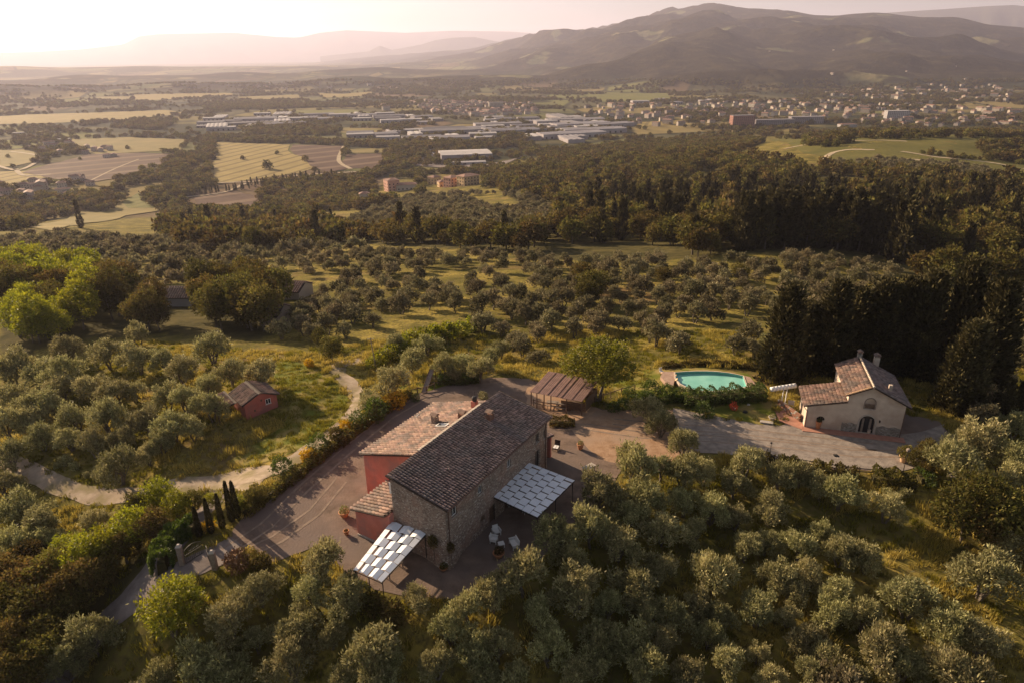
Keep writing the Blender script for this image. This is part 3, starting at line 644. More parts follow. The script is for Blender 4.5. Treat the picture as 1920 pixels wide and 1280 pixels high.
for p, w in (([(393, 345), (500, 340), (560, 330)], 5), ([(30, 318), (45, 330), (95, 328)], 6), ([(-10, 310), (36, 320), (75, 300), (70, 292), (20, 285)], 6), ([(645, 275), (635, 302), (658, 318)], 6),
             ([(160, 345), (215, 318), (260, 300)], 3), ([(340, 372), (420, 362), (460, 345)], 5), ([(555, 330), (640, 325), (700, 322)], 5)):
    sheet('farm_road', ribbon(p, float(w)), M_path, .9, 12, px=False)
for p in ([(1470, 280), (1545, 268), (1640, 264), (1700, 266)], [(1545, 300), (1570, 285), (1640, 282)], [(1690, 285), (1760, 296), (1850, 305), (1925, 318)], [(1560, 322), (1700, 300), (1770, 312)]):
    sheet('farm_road', ribbon(p, 5.0), M_path, .45, 8, px=False)

# ---- distant ranges far beyond the plain
def distant(name, pts, Dd, depth):
    P = np.array(pts, float); n = 160; xs = np.linspace(P[0, 0], P[-1, 0], n); ys = np.interp(xs, P[:, 0], P[:, 1])
    a, e = _azel(xs, ys); zz = CAMH+Dd*e; V = []; rows = 10
    for k in range(rows+1):
        t = k/rows; dd = Dd-depth*(1-t); z = PLAIN+(zz-PLAIN)*np.maximum(t, 0)**1.2+fbm(a*90+k*.3, np.full(n, t*4+3), 4)*(zz-PLAIN)*.16*sin(pi*t)
        V.append(np.stack([np.sin(a)*dd, np.cos(a)*dd, z], 1))
    V.append(np.stack([np.sin(a)*(Dd+depth*.6), np.cos(a)*(Dd+depth*.6), np.full(n, PLAIN)], 1)); V = np.concatenate(V)
    i, j = np.meshgrid(np.arange(n-1), np.arange(rows+1)); q = (j*n+i).ravel()
    tag(link(name, npmesh(name, V, np.stack([q, q+1, q+n+1, q+n], 1), M_far, smooth_=True)), kind='structure')
M_far = mat('far_forest', (.04, .04, .03), (.08, .075, .05), scale=.001, coord='World')
distant('distant_mountains', [(-200, 104), (60, 98), (150, 93), (230, 84), (262, 68), (300, 64), (440, 62), (520, 70), (560, 71), (600, 62), (650, 57), (690, 59), (760, 62), (850, 58), (960, 60), (1100, 70), (1300, 90)], 24000, 5000)
distant('distant_hills', [(600, 106), (690, 97), (712, 86), (735, 94), (790, 84), (815, 76), (850, 71), (890, 70), (930, 78), (1000, 86), (1150, 100)], 16500, 2500)
distant('distant_mountains', [(1450, 60), (1560, 36), (1640, 26), (1700, 22), (1780, 17), (1850, 12), (1900, 10), (1960, 16), (2050, 30), (2300, 60)], 14500, 3500)

# ---- haze in the air
hz = MB().box(-33000, 33000, -400, 34500, -103, 1090, 0).build('haze', [bpy.data.materials.new('haze')])
hm = hz.data.materials[0]; hm.use_nodes = True; hm.node_tree.nodes.clear()
ho = N(hm.node_tree, 'ShaderNodeOutputMaterial'); hv = N(hm.node_tree, 'ShaderNodeVolumePrincipled')
hv.inputs['Density'].default_value = 0.000062; hv.inputs['Color'].default_value = (.80, .77, .98, 1); hv.inputs['Anisotropy'].default_value = .3
hm.node_tree.links.new(hv.outputs[0], ho.inputs['Volume']); tag(hz, kind='stuff')

# ------------------------------------------------------------------ building materials
def stone_mat(name, cols, mortar, sc=3.2, bump=.8, brick=(.30, .13, .08), bamt=.35):
    m = bpy.data.materials.new(name); m.use_nodes = True; t = m.node_tree; t.nodes.clear(); L = t.links.new
    o = N(t, 'ShaderNodeOutputMaterial'); p = N(t, 'ShaderNodeBsdfPrincipled'); p.inputs['Roughness'].default_value = .92; p.inputs['Specular IOR Level'].default_value = .15; L(p.outputs[0], o.inputs['Surface'])
    tc_ = N(t, 'ShaderNodeTexCoord'); mp_ = N(t, 'ShaderNodeMapping'); mp_.inputs['Scale'].default_value = (1, 1, 1.7); L(tc_.outputs['Object'], mp_.inputs['Vector'])
    nn = N(t, 'ShaderNodeTexNoise'); nn.inputs['Scale'].default_value = 2.2; L(tc_.outputs['Object'], nn.inputs['Vector'])
    ad = N(t, 'ShaderNodeVectorMath', operation='MULTIPLY_ADD'); ad.inputs[1].default_value = (.25, .25, .25); L(nn.outputs['Color'], ad.inputs[0]); L(mp_.outputs[0], ad.inputs[2])
    v = N(t, 'ShaderNodeTexVoronoi'); v.inputs['Scale'].default_value = sc; L(ad.outputs[0], v.inputs['Vector'])
    e = N(t, 'ShaderNodeTexVoronoi', feature='DISTANCE_TO_EDGE'); e.inputs['Scale'].default_value = sc; L(ad.outputs[0], e.inputs['Vector'])
    sp = N(t, 'ShaderNodeSeparateColor'); L(v.outputs['Color'], sp.inputs[0])
    r = N(t, 'ShaderNodeValToRGB'); r.color_ramp.interpolation = 'CONSTANT'; L(sp.outputs[0], r.inputs['Fac']); el = r.color_ramp.elements
    while len(el) < len(cols): el.new(.5)
    for k, c in enumerate(cols): el[k].position = k/len(cols); el[k].color = (*c, 1)
    n2 = N(t, 'ShaderNodeTexNoise'); n2.inputs['Scale'].default_value = .45; n2.inputs['Detail'].default_value = 4; L(tc_.outputs['Object'], n2.inputs['Vector'])
    r2 = N(t, 'ShaderNodeValToRGB'); r2.color_ramp.elements[0].position = .5; r2.color_ramp.elements[1].position = .62; L(n2.outputs['Fac'], r2.inputs['Fac'])
    k = N(t, 'ShaderNodeMath', operation='MULTIPLY'); k.inputs[1].default_value = bamt; L(r2.outputs['Color'], k.inputs[0])
    x = N(t, 'ShaderNodeMix', data_type='RGBA'); x.inputs['B'].default_value = (*brick, 1); L(k.outputs[0], x.inputs['Factor']); L(r.outputs['Color'], x.inputs['A'])
    er = N(t, 'ShaderNodeValToRGB'); er.color_ramp.elements[0].position = .03; er.color_ramp.elements[1].position = .10; L(e.outputs['Distance'], er.inputs['Fac'])
    y = N(t, 'ShaderNodeMix', data_type='RGBA'); y.inputs['A'].default_value = (*mortar, 1); L(er.outputs['Color'], y.inputs['Factor']); L(x.outputs['Result'], y.inputs['B'])
    n3 = N(t, 'ShaderNodeTexNoise'); n3.inputs['Scale'].default_value = .9; n3.inputs['Detail'].default_value = 6; L(tc_.outputs['Object'], n3.inputs['Vector'])
    hs = N(t, 'ShaderNodeHueSaturation'); mr = N(t, 'ShaderNodeMapRange'); mr.inputs['To Min'].default_value = .6; mr.inputs['To Max'].default_value = 1.4; L(n3.outputs['Fac'], mr.inputs['Value']); L(mr.outputs[0], hs.inputs['Value']); L(y.outputs['Result'], hs.inputs['Color'])
    L(hs.outputs['Color'], p.inputs['Base Color'])
    b = N(t, 'ShaderNodeBump'); b.inputs['Strength'].default_value = bump; b.inputs['Distance'].default_value = .06; L(er.outputs['Color'], b.inputs['Height']); L(b.outputs[0], p.inputs['Normal']); return m
M_stone = stone_mat('rubble_stone', [(.28, .21, .165), (.19, .14, .115), (.35, .27, .215), (.24, .165, .13), (.30, .22, .17), (.38, .31, .25), (.26, .19, .15), (.31, .245, .20), (.52, .46, .40)], (.27, .205, .165), 5.0, bump=.6)
M_stone2 = stone_mat('exposed_stone', [(.30, .28, .25), (.20, .18, .16), (.38, .36, .33), (.25, .21, .18)], (.34, .31, .27), 4, bamt=.1)
M_brick = stone_mat('old_brick', [(.26, .11, .07), (.20, .09, .06), (.32, .16, .10), (.24, .13, .10)], (.26, .18, .14), 5, bamt=.4)
M_pink = mat('terracotta_plaster', (.58, .185, .13), (.67, .235, .17), scale=.8, detail=7, bump=.15, bscale=12, c3=(.47, .20, .16), s3=.6)
M_cream = mat('cream_plaster', (.50, .41, .33), (.60, .50, .41), scale=.7, detail=7, bump=.15, bscale=12, c3=(.44, .34, .27), s3=.45)
M_white = mat('white_paint', (.72, .70, .68), rough=.5)
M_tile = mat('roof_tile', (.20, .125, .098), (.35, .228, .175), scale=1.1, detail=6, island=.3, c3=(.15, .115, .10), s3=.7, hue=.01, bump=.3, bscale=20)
M_tiled = mat('dark_roof_tile', (.17, .12, .112), (.30, .21, .185), scale=1.1, detail=6, island=.32, c3=(.19, .15, .14), s3=.6, hue=.01, bump=.3, bscale=20)  # the roof tile in a darker, greyer tone
M_under = mat('roof_underlay', (.04, .027, .022), (.07, .047, .036), scale=3)
M_mortar = mat('ridge_mortar', (.50, .40, .31), (.62, .52, .42), scale=3, bump=.3)
M_glass = mat('dark_glass', (.02, .022, .026), rough=.15, spec=.6)
M_wood = mat('dark_wood', (.10, .06, .04), (.16, .10, .065), scale=4, bump=.2)
M_woodg = mat('grey_wood', (.19, .15, .125), (.28, .23, .195), scale=4, bump=.2)
M_metal = mat('dark_metal', (.05, .045, .045), rough=.5, metal=.5)
M_copper = mat('brown_gutter', (.13, .075, .06), rough=.5)
M_terra = mat('terracotta', (.40, .17, .08), (.50, .24, .12), scale=3, bump=.2)
M_terral = mat('pale_terracotta', (.58, .36, .20), (.66, .44, .27), scale=3)
M_paver = mat('brick_paving', (.34, .16, .11), (.43, .22, .155), scale=1.6, detail=6, bump=.4, bscale=8)
M_fabric = mat('white_canvas', (.72, .74, .80), (.80, .82, .86), scale=1.2, rough=.9)
M_black = mat('black_plastic', (.02, .02, .02), rough=.5)
M_shedroof = mat('rust_sheet', (.17, .10, .085), (.26, .155, .13), scale=1.5, detail=7, bump=.3, bscale=8, island=.15)
M_step = mat('pale_stone', (.36, .31, .27), (.46, .41, .36), scale=2, bump=.3)

def frame(px=None, py=None, xy=None, az=0.0, z=0.0):
    x, y = flat(px, py, z) if xy is None else xy
    return (float(x), float(y), float(z)), az
def on_plane(fr, px, py, axis, val):
    """local coordinates of the point of a wall plane seen at a photo pixel"""
    (ox, oy, oz), az = fr; d = ray(px, py); c, s = cos(az), sin(az)
    o = (-ox*c-oy*s, ox*s-oy*c, CAMH-oz); dl = (d[0]*c+d[1]*s, -d[0]*s+d[1]*c, d[2])
    t = (val-o[axis])/dl[axis]; return tuple(float(o[i]+dl[i]*t) for i in range(3))
def wall(name, A, B, top, holes, m, parent, thick=.35, z0=-.4, out=1):
    """wall from A to B (local xy); top = [(u, z), ...] outline; holes = outlines in (u, z); thickness to the left of A->B times out"""
    A = Vector(A); B = Vector(B); Lw = (B-A).length; d = (B-A)/Lw; nrm = Vector((-d.y, d.x))*out
    outer = [(0, z0), (Lw, z0)]+[(u, z) for u, z in top[::-1]]
    loops = [outer]+holes; vs = []; es = []
    for lp in loops:
        b = len(vs); vs += [Vector(p) for p in lp]; es += [(b+i, b+(i+1) % len(lp)) for i in range(len(lp))]
    v2, e2, f2, *_ = delaunay_2d_cdt(vs, es, [], 1, 1e-5)
    fs = []
    for f in f2:
        c = (sum(v2[i][0] for i in f)/len(f), sum(v2[i][1] for i in f)/len(f))
        if not any(bool(inpoly(np.array([c[0]]), np.array([c[1]]), h)[0]) for h in holes): fs.append(tuple(f))
    P = lambda u, z, k: (A.x+d.x*u+nrm.x*k, A.y+d.y*u+nrm.y*k, z)
    mb = MB(); mb.add([P(v[0], v[1], 0) for v in v2], fs); mb.add([P(v[0], v[1], thick) for v in v2], [f[::-1] for f in fs])
    for lp in loops: n = len(lp); mb.add([P(u, z, 0) for u, z in lp]+[P(u, z, thick) for u, z in lp], [(i, (i+1) % n, n+(i+1) % n, n+i) for i in range(n)])
    return mb.build(name, m, parent), P
def rect(u, z, w, h): return [(u-w/2, z-h/2), (u+w/2, z-h/2), (u+w/2, z+h/2), (u-w/2, z+h/2)]
def arch(u, z0, w, zs, n=8): return [(u-w/2, z0), (u+w/2, z0)]+[(u+w/2*cos(pi*k/n), zs+w/2*sin(pi*k/n)) for k in range(n+1)]
def window(parent, P, u, z, w, h, fm, depth=.14, leaf=True):
    mb = MB(); t = .07; dd = (depth, depth+.05)
    def bx(u0, u1, z0, z1, k0, k1, b): b.hexa([P(u0, z0, k0), P(u1, z0, k0), P(u1, z0, k1), P(u0, z0, k1)], [P(u0, z1, k0), P(u1, z1, k0), P(u1, z1, k1), P(u0, z1, k1)])
    bx(u-w/2, u+w/2, z-h/2, z-h/2+t, *dd, mb); bx(u-w/2, u+w/2, z+h/2-t, z+h/2, *dd, mb); bx(u-w/2, u-w/2+t, z-h/2+t, z+h/2-t, *dd, mb); bx(u+w/2-t, u+w/2, z-h/2+t, z+h/2-t, *dd, mb)
    bx(u-.03, u+.03, z-h/2+t, z+h/2-t, dd[0], dd[1]-.002, mb)
    f = mb.build('window', fm, parent)
    g = MB(); bx(u-w/2+t, u-.03, z-h/2+t, z+h/2-t, depth+.02, depth+.03, g); g.build('pane', M_glass, f); g = MB(); bx(u+.03, u+w/2-t, z-h/2+t, z+h/2-t, depth+.02, depth+.03, g); g.build('pane', M_glass, f)
    s = MB(); bx(u-w/2-.08, u+w/2+.08, z-h/2-.07, z-h/2-.002, -.06, depth, s); s.build('sill', M_step, f); return f
def tiles(name, O, U, Vv, nu_len, nv_len, m, parent, sp=.34, lp=.42, seed=1, cut=None):
    """barrel tiles on a slope: O corner at the eave, U along the eave, V up the slope (3-D unit vectors)"""
    g = np.random.default_rng(seed); O = np.array(O, float); U = np.array(U, float); Vv = np.array(Vv, float); Nn = np.cross(U, Vv); Nn /= np.linalg.norm(Nn)
    if Nn[2] < 0: Nn = -Nn
    nu = int(nu_len/sp); nv = int(nv_len/lp); VV = []; FF = []; seg = 4; b = 0
    for i in range(nu):
        for j in range(nv):
            if cut and not cut((i+.5)*sp, (j+.5)*lp): continue
            cu_ = (i+.5)*sp+g.normal(0, .012); v0 = j*lp-.03+g.normal(0, .02); v1 = v0+lp*1.16; r0, r1 = sp*.33, sp*.27; tl = g.normal(0, .012)
            hgt0, hgt1 = .05+abs(g.normal(0, .01)), .01
            for k in range(seg+1):
                a = pi*k/seg
                VV.append(O+U*(cu_-r0*cos(a))+Vv*v0+Nn*(hgt0+r0*sin(a)*1.1)); VV.append(O+U*(cu_+tl-r1*cos(a))+Vv*v1+Nn*(hgt1+r1*sin(a)*1.1))
            FF += [(b+2*k, b+2*k+1, b+2*k+3, b+2*k+2) for k in range(seg)]; FF.append((b, b+2, b+6, b+8)); b += 2*(seg+1)
    return tag(link(name, npmesh(name, np.array(VV), np.array(FF), m), parent), kind='stuff')
def slab(name, pts, th, m, parent):
    mb = MB(); mb.hexa([(x, y, z-th) for x, y, z in pts], pts); return mb.build(name, m, parent)
def chimney(parent, x, y, z0, h, w, m=None, cap=True, pot=False):
    mb = MB(); mb.box(x-w/2, x+w/2, y-w/2, y+w/2, z0-.5, z0+h); c = mb.build('chimney', m or M_brick, parent)
    if cap:
        k = MB(); e = w/2+.05
        for sx in (-1, 1):
            for sy in (-1, 1): k.box(x+sx*(e-.12)-.06, x+sx*(e-.12)+.06, y+sy*(e-.12)-.06, y+sy*(e-.12)+.06, z0+h, z0+h+.28)
        k.hexa([(x-e-.06, y-e-.06, z0+h+.28), (x+e+.06, y-e-.06, z0+h+.28), (x+e+.06, y+e+.06, z0+h+.28), (x-e-.06, y+e+.06, z0+h+.28)], [(x-.03, y-e-.06, z0+h+.5), (x+.03, y-e-.06, z0+h+.5), (x+.03, y+e+.06, z0+h+.5), (x-.03, y+e+.06, z0+h+.5)])
        k.build('chimney_cap', M_tile, c)
    return c
def unit(a, b):
    v = np.array(b, float)-np.array(a, float); l = np.linalg.norm(v); return v/l, l

# ------------------------------------------------------------------ the long stone farmhouse
HAZ = radians(58.6)
FH = frame(xy=(-6.1, 50.95), az=HAZ)
def farmhouse():
    r = thing('farmhouse', FH[0], HAZ, 'long stone farmhouse under a dark tiled roof, with a terracotta-red wing', 'house')
    LX, WY, ZE, ZR = 20.4, 7.1, 6.9, 8.35; sl_ = (ZR-ZE)/WY; zt = lambda y: ZE+sl_*y-.12
    x0, x1, y0, y1 = .35, LX-.35, .5, WY-.25
    # eave wall (faces the lower right), windows at the photo's places
    W_ = []
    for (px, py, w, h) in ((851.5, 958, .85, 1.0), (900.5, 917.5, .75, .95), (954.5, 868.5, .75, .95), (1007.5, 820.5, .8, 1.15), (1020.5, 813, .35, 1.1), (1007.5, 860, .95, 2.3), (905, 971, .8, .8)):
        a = on_plane(FH, px, py, 1, y0); W_.append((a[0]-x0, a[2], w, h))
    W_ = [(u, min(z, zt(y0)-h/2-.12), w, h) for u, z, w, h in W_]
    doors = [(11.2-x0, 1.05, 1.2, 2.1), (14.0-x0, 1.05, 1.1, 2.1), (8.2-x0, 1.05, 1.1, 2.1)]
    hol = [rect(*q) for q in W_[:6]]+[arch(W_[6][0], W_[6][1]-.4, .8, W_[6][1])]+[rect(*q) for q in doors]
    w1, P1_ = wall('wall', (x0, y0), (x1, y0), [(0, zt(y0)), (x1-x0, zt(y0))], hol, M_stone, r); tag(w1, 'long stone wall below the eave')
    for k, q in enumerate(W_[:6]): window(r, P1_, *q, M_white if k in (0, 1, 2) else M_woodg)
    for q in doors+[(W_[6][0], W_[6][1]+.1, .9, 1.1)]:
        d = MB(); u, z, w, h = q; d.hexa([P1_(u-w/2, z-h/2, .2), P1_(u+w/2, z-h/2, .2), P1_(u+w/2, z-h/2, .26), P1_(u-w/2, z-h/2, .26)], [P1_(u-w/2, z+h/2, .2), P1_(u+w/2, z+h/2, .2), P1_(u+w/2, z+h/2, .26), P1_(u-w/2, z+h/2, .26)]); dd = d.build('door', M_wood, r)
        if h > 2: MB().tube(P1_(u+.35, z, .19), P1_(u+.35, z+.15, .19), .02).build('handle', M_metal, dd)
    w2, P2_ = wall('wall', (x0+.001, y1), (x0+.001, y0+.351), [(0, zt(y1)), (y1-y0-.351, zt(y0+.351))], [rect(y1-y0-2.2, 1.05, 1.1, 2.1)], M_stone, r); tag(w2, 'stone gable wall facing the canvas pergola')
    dd = MB(); dd.hexa([P2_(y1-y0-2.75, 0, .2), P2_(y1-y0-1.65, 0, .2), P2_(y1-y0-1.65, 0, .26), P2_(y1-y0-2.75, 0, .26)], [P2_(y1-y0-2.75, 2.1, .2), P2_(y1-y0-1.65, 2.1, .2), P2_(y1-y0-1.65, 2.1, .26), P2_(y1-y0-2.75, 2.1, .26)]); dd.build('door', M_wood, r)
    wall('wall', (x1-.001, y0+.351), (x1-.001, y1), [(0, zt(y0+.351)), (y1-y0-.351, zt(y1))], [], M_stone, r)
    wall('wall', (x1-.351, y1-.001), (x0+.351, y1-.001), [(0, zt(y1)), (x1-x0-.702, zt(y1))], [], M_stone, r)
    # battered foot of the near corner
    mb = MB(); n = 10
    pts = [(x0-.02, y0+3.0), (x0-.02, y0-.02), (x0+2.2, y0-.02)]; base = [(x0-.05, y0+3.0), (x0-.62, y0+.6), (x0-.35, y0-.4), (x0+.3, y0-.5), (x0+2.2, y0-.05)]; tp = [(x0-.01, y0+3.0), (x0-.012, y0+.3), (x0-.01, y0-.01), (x0+.2, y0-.012), (x0+2.2, y0-.01)]
    mb.add([(a, b, -.3) for a, b in base]+[(a, b, 3.4-.3*i) for i, (a, b) in enumerate(tp)], [(i, i+1, 6+i, 5+i) for i in range(4)]); mb.build('buttress', M_stone, r)
    # quoin-coloured brick band under the gable verge
    P = lambda x, y, dz=0: (x, y, ZE+sl_*y+dz)
    rf = slab('roof', [P(0, 0), P(LX, 0), P(LX, WY), P(0, WY)], .14, M_under, r); tag(rf, 'dark roof slope')
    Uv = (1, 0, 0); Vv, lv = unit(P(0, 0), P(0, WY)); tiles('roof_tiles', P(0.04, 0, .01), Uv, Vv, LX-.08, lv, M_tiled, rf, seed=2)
    # mortared ridge strip, broken before the far end
    g = MB()
    for k in range(38):
        a = 5.0+k*.3; 
        if a < 18.9-.3: g.box(a, a+.27, WY-.13+.02*(k % 2), WY+.14, ZR-.02, ZR+.11+.015*(k % 3))
    g.build('ridge_strip', M_mortar, rf)
    g = MB()
    for k in range(66): g.lathe([(.10, 0), (.10, .02)], (k*.31+.15, WY-.02, ZR+.02), 4) if (k*.31 < 4.6 or k*.31 > 15.3) else None
    mb = MB(); mb.tube((.05, -.07, ZE-.06), (LX-.05, -.07, ZE-.06), .075, n=8); gu = mb.build('gutter', M_copper, rf)
    for xx in (.75, LX-.85): q = MB(); q.tube((xx, -.07, ZE-.1), (xx, y0-.09, ZE-.7), .05); q.tube((xx, y0-.09, ZE-.7), (xx, y0-.09, 0), .05); q.build('downpipe', M_copper, gu)
    chimney(r, *on_plane_roof(915+3.5, 786, WY, ZE, sl_), .75, .62)
    # white pane on the ridge-side wall near the gable, opened outward
    q = MB(); q.box(.9, .95, y1+.01, y1+.75, 5.6, 6.85); q.build('shutter', M_white, r)
    # climbing plants on the near corner
    # ---- terracotta wing behind the ridge wall
    xs, xe = 5.0, 18.9; wy = 8.4; zl, zh = 5.3, 7.75; s2 = (zh-zl)/wy; Z = lambda y: zh-s2*(y-WY)
    P = lambda x, y, dz=0: (x, y, Z(y)+dz)
    yw = WY+wy-.35
    wl, Pw = wall('wing_wall', (xs+.35, yw), (xs+.35, WY-.2), [(0, Z(yw)-.14), (yw-WY+.2, Z(WY-.2)-.14)], [], M_pink, r); tag(wl, 'terracotta red end wall of the wing')
    wall('wing_wall', (xe-.3, yw-.001), (xs+.701, yw-.001), [(0, Z(yw)-.14), (xe-xs-1.001, Z(yw)-.14)], [rect(3, 4.0, .9, 1.2), rect(7, 4.0, .9, 1.2), rect(10.5, 4.0, .9, 1.2), rect(5, 1.05, 1.1, 2.1)], M_pink, r)
    wall('wing_wall', (xe-.3, WY), (xe-.3, yw-.36), [(0, Z(WY)-.14), (yw-.36-WY, Z(yw-.36)-.14)], [], M_pink, r)
    rf2 = slab('roof', [P(xs, WY+.01), P(xe, WY+.01), P(xe, WY+wy), P(xs, WY+wy)], .13, M_under, r); tag(rf2, 'sunlit red-brown roof of the wing')
    Vv, lv = unit(P(0, WY+wy), P(0, WY+.01)); tiles('roof_tiles', P(xs+.04, WY+wy, .01), (1, 0, 0), Vv, xe-xs-.05, lv, M_tile, rf2, sp=.45, lp=.5, seed=3)
    g = MB()
    for k in range(21): g.tube(P(xs+.07, WY+.1+k*.31, .1), P(xs+.07, WY+.1+k*.31+.33, .07), .10, .085, 6)
    g.build('verge_tiles', M_tile, rf2)
    def onwing(px, py):
        d = ray(px, py); (ox, oy, oz), az = FH; c, s = cos(az), sin(az); o = (-ox*c-oy*s, ox*s-oy*c, CAMH); dl = (d[0]*c+d[1]*s, -d[0]*s+d[1]*c, d[2])
        t = (zh-s2*(o[1]-WY)-o[2])/(dl[2]+s2*dl[1]); return tuple(float(o[i]+dl[i]*t) for i in range(3))
    chimney(r, *onwing(816, 793), .85, .62, M_stone); chimney(r, *onwing(867, 784), .6, .7)
    c = chimney(r, *onwing(890, 764), .9, .6, M_pink, cap=False); x, y, z = onwing(890, 764)
    MB().lathe([(.24, 0), (.3, .12), (.3, .45), (.2, .6)], (x, y, z+.9), 10).build('chimney_pot', M_metal, c); MB().tube((x+.1, y, z+1.4), (x+.1, y, z+2.1), .025).build('aerial', M_metal, c)
    x, y, z = onwing(829, 799); sk = MB(); sk.hexa([(x-.35, y-.75, Z(y-.75)+.1), (x+.35, y-.75, Z(y-.75)+.1), (x+.35, y+.75, Z(y+.75)+.1), (x-.35, y+.75, Z(y+.75)+.1)], [(x-.35, y-.75, Z(y-.75)+.24), (x+.35, y-.75, Z(y-.75)+.24), (x+.35, y+.75, Z(y+.75)+.24), (x-.35, y+.75, Z(y+.75)+.24)])
    f = sk.build('skylight', M_white, rf2); g = MB(); g.add([(x-.25, y-.6, Z(y-.6)+.245), (x+.25, y-.6, Z(y-.6)+.245), (x+.25, y+.6, Z(y+.6)+.245), (x-.25, y+.6, Z(y+.6)+.245)], [(0, 1, 2, 3)]); g.build('pane', M_glass, f)
    x, y, z = onwing(783, 785); MB().tube((x, y, z), (x, y, z+.5), .05).tube((x-.25, y, z+.5), (x+.25, y, z+.5), .03).build('vent_pipe', M_white, rf2)
    # ---- low lean-to store at the near end of the ridge wall
    ax0, ax1, ay1 = -.35, 5.0, WY+4.5; zh3, zl3 = 4.0, 3.15; s3 = (zh3-zl3)/(ay1-WY+.3)
    Z3 = lambda y: zh3-s3*(y-WY)
    P = lambda x, y, dz=0: (x, y, Z3(y)+dz)
    wl, _ = wall('store_wall', (ax0, ay1-.3), (ax0, WY-.24), [(0, Z3(ay1-.3)-.12), (ay1-.06-WY, Z3(WY-.24)-.12)], [], M_pink, r); tag(wl, 'terracotta red wall of the lean-to store')
    wall('store_wall', (ax1+.34, ay1-.301), (ax0+.351, ay1-.301), [(0, Z3(ay1-.3)-.12), (ax1-ax0-.01, Z3(ay1-.3)-.12)], [rect(1.6, 1.0, .9, 2.0)], M_pink, r)
    rf3 = slab('roof', [P(ax0-.35, WY+.002), P(ax1+.34, WY+.002), P(ax1+.34, ay1+.1), P(ax0-.35, ay1+.1)], .1, M_under, r); tag(rf3, 'small sunlit lean-to roof')
    Vv, lv = unit(P(0, ay1+.1), P(0, WY)); tiles('roof_tiles', P(ax0-.34, ay1+.1, .01), (1, 0, 0), Vv, ax1-ax0+.65, lv, M_tile, rf3, sp=.48, lp=.5, seed=4)
    wall('store_wall', (ax0+.352, WY-.24), (x0-.002, WY-.24), [(0, 3.9), (x0-ax0-.354, 3.9)], [], M_pink, r, thick=.2)
    MB().box(ax0-.12, ax0, WY-.2, ay1-.35, -.1, .22).build('plinth', M_step, r)
    # ---- low red porch beyond the far gable
    bx0, bx1, by0, by1 = x1+.01, x1+2.6, .9, 4.4; zz0, zz1 = 2.9, 3.7
    Zb = lambda x: zz1-(zz1-zz0)*(x-bx0)/(bx1-bx0)
    wall('porch_wall', (bx0, by1), (bx0+.001, by1), [(0, 3), (.001, 3)], [], M_pink, r, z0=2.9) if False else None
    wl, _ = wall('porch_wall', (bx0, by1-.3), (bx1-.35, by1-.3), [(0, zz1-.15), (bx1-bx0-.35, Zb(bx1-.35)-.1)], [], M_pink, r, thick=.25)
    wl, _ = wall('porch_wall', (bx1-.35, by0+.2), (bx1-.35, by1-.301), [(0, Zb(bx1-.35)-.1), (by1-by0-.501, Zb(bx1-.35)-.1)], [], M_pink, r, thick=.25, out=1); tag(wl, 'terracotta red porch wall')
    rf4 = slab('roof', [(bx0, by0, zz1), (bx1, by0, zz0), (bx1, by1, zz0), (bx0, by1, zz1)], .1, M_under, r); tag(rf4, 'small roof of the porch')
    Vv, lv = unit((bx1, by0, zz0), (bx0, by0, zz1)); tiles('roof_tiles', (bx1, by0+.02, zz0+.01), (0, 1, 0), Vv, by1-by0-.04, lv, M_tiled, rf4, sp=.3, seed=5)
    return r
def on_plane_roof(px, py, WY, ZE, sl_):
    d = ray(px, py); (ox, oy, oz), az = FH; c, s = cos(az), sin(az); o = (-ox*c-oy*s, ox*s-oy*c, CAMH); dl = (d[0]*c+d[1]*s, -d[0]*s+d[1]*c, d[2])
    t = (ZE+sl_*o[1]-o[2])/(dl[2]-sl_*dl[1]); return tuple(float(o[i]+dl[i]*t) for i in range(3))
farmhouse()

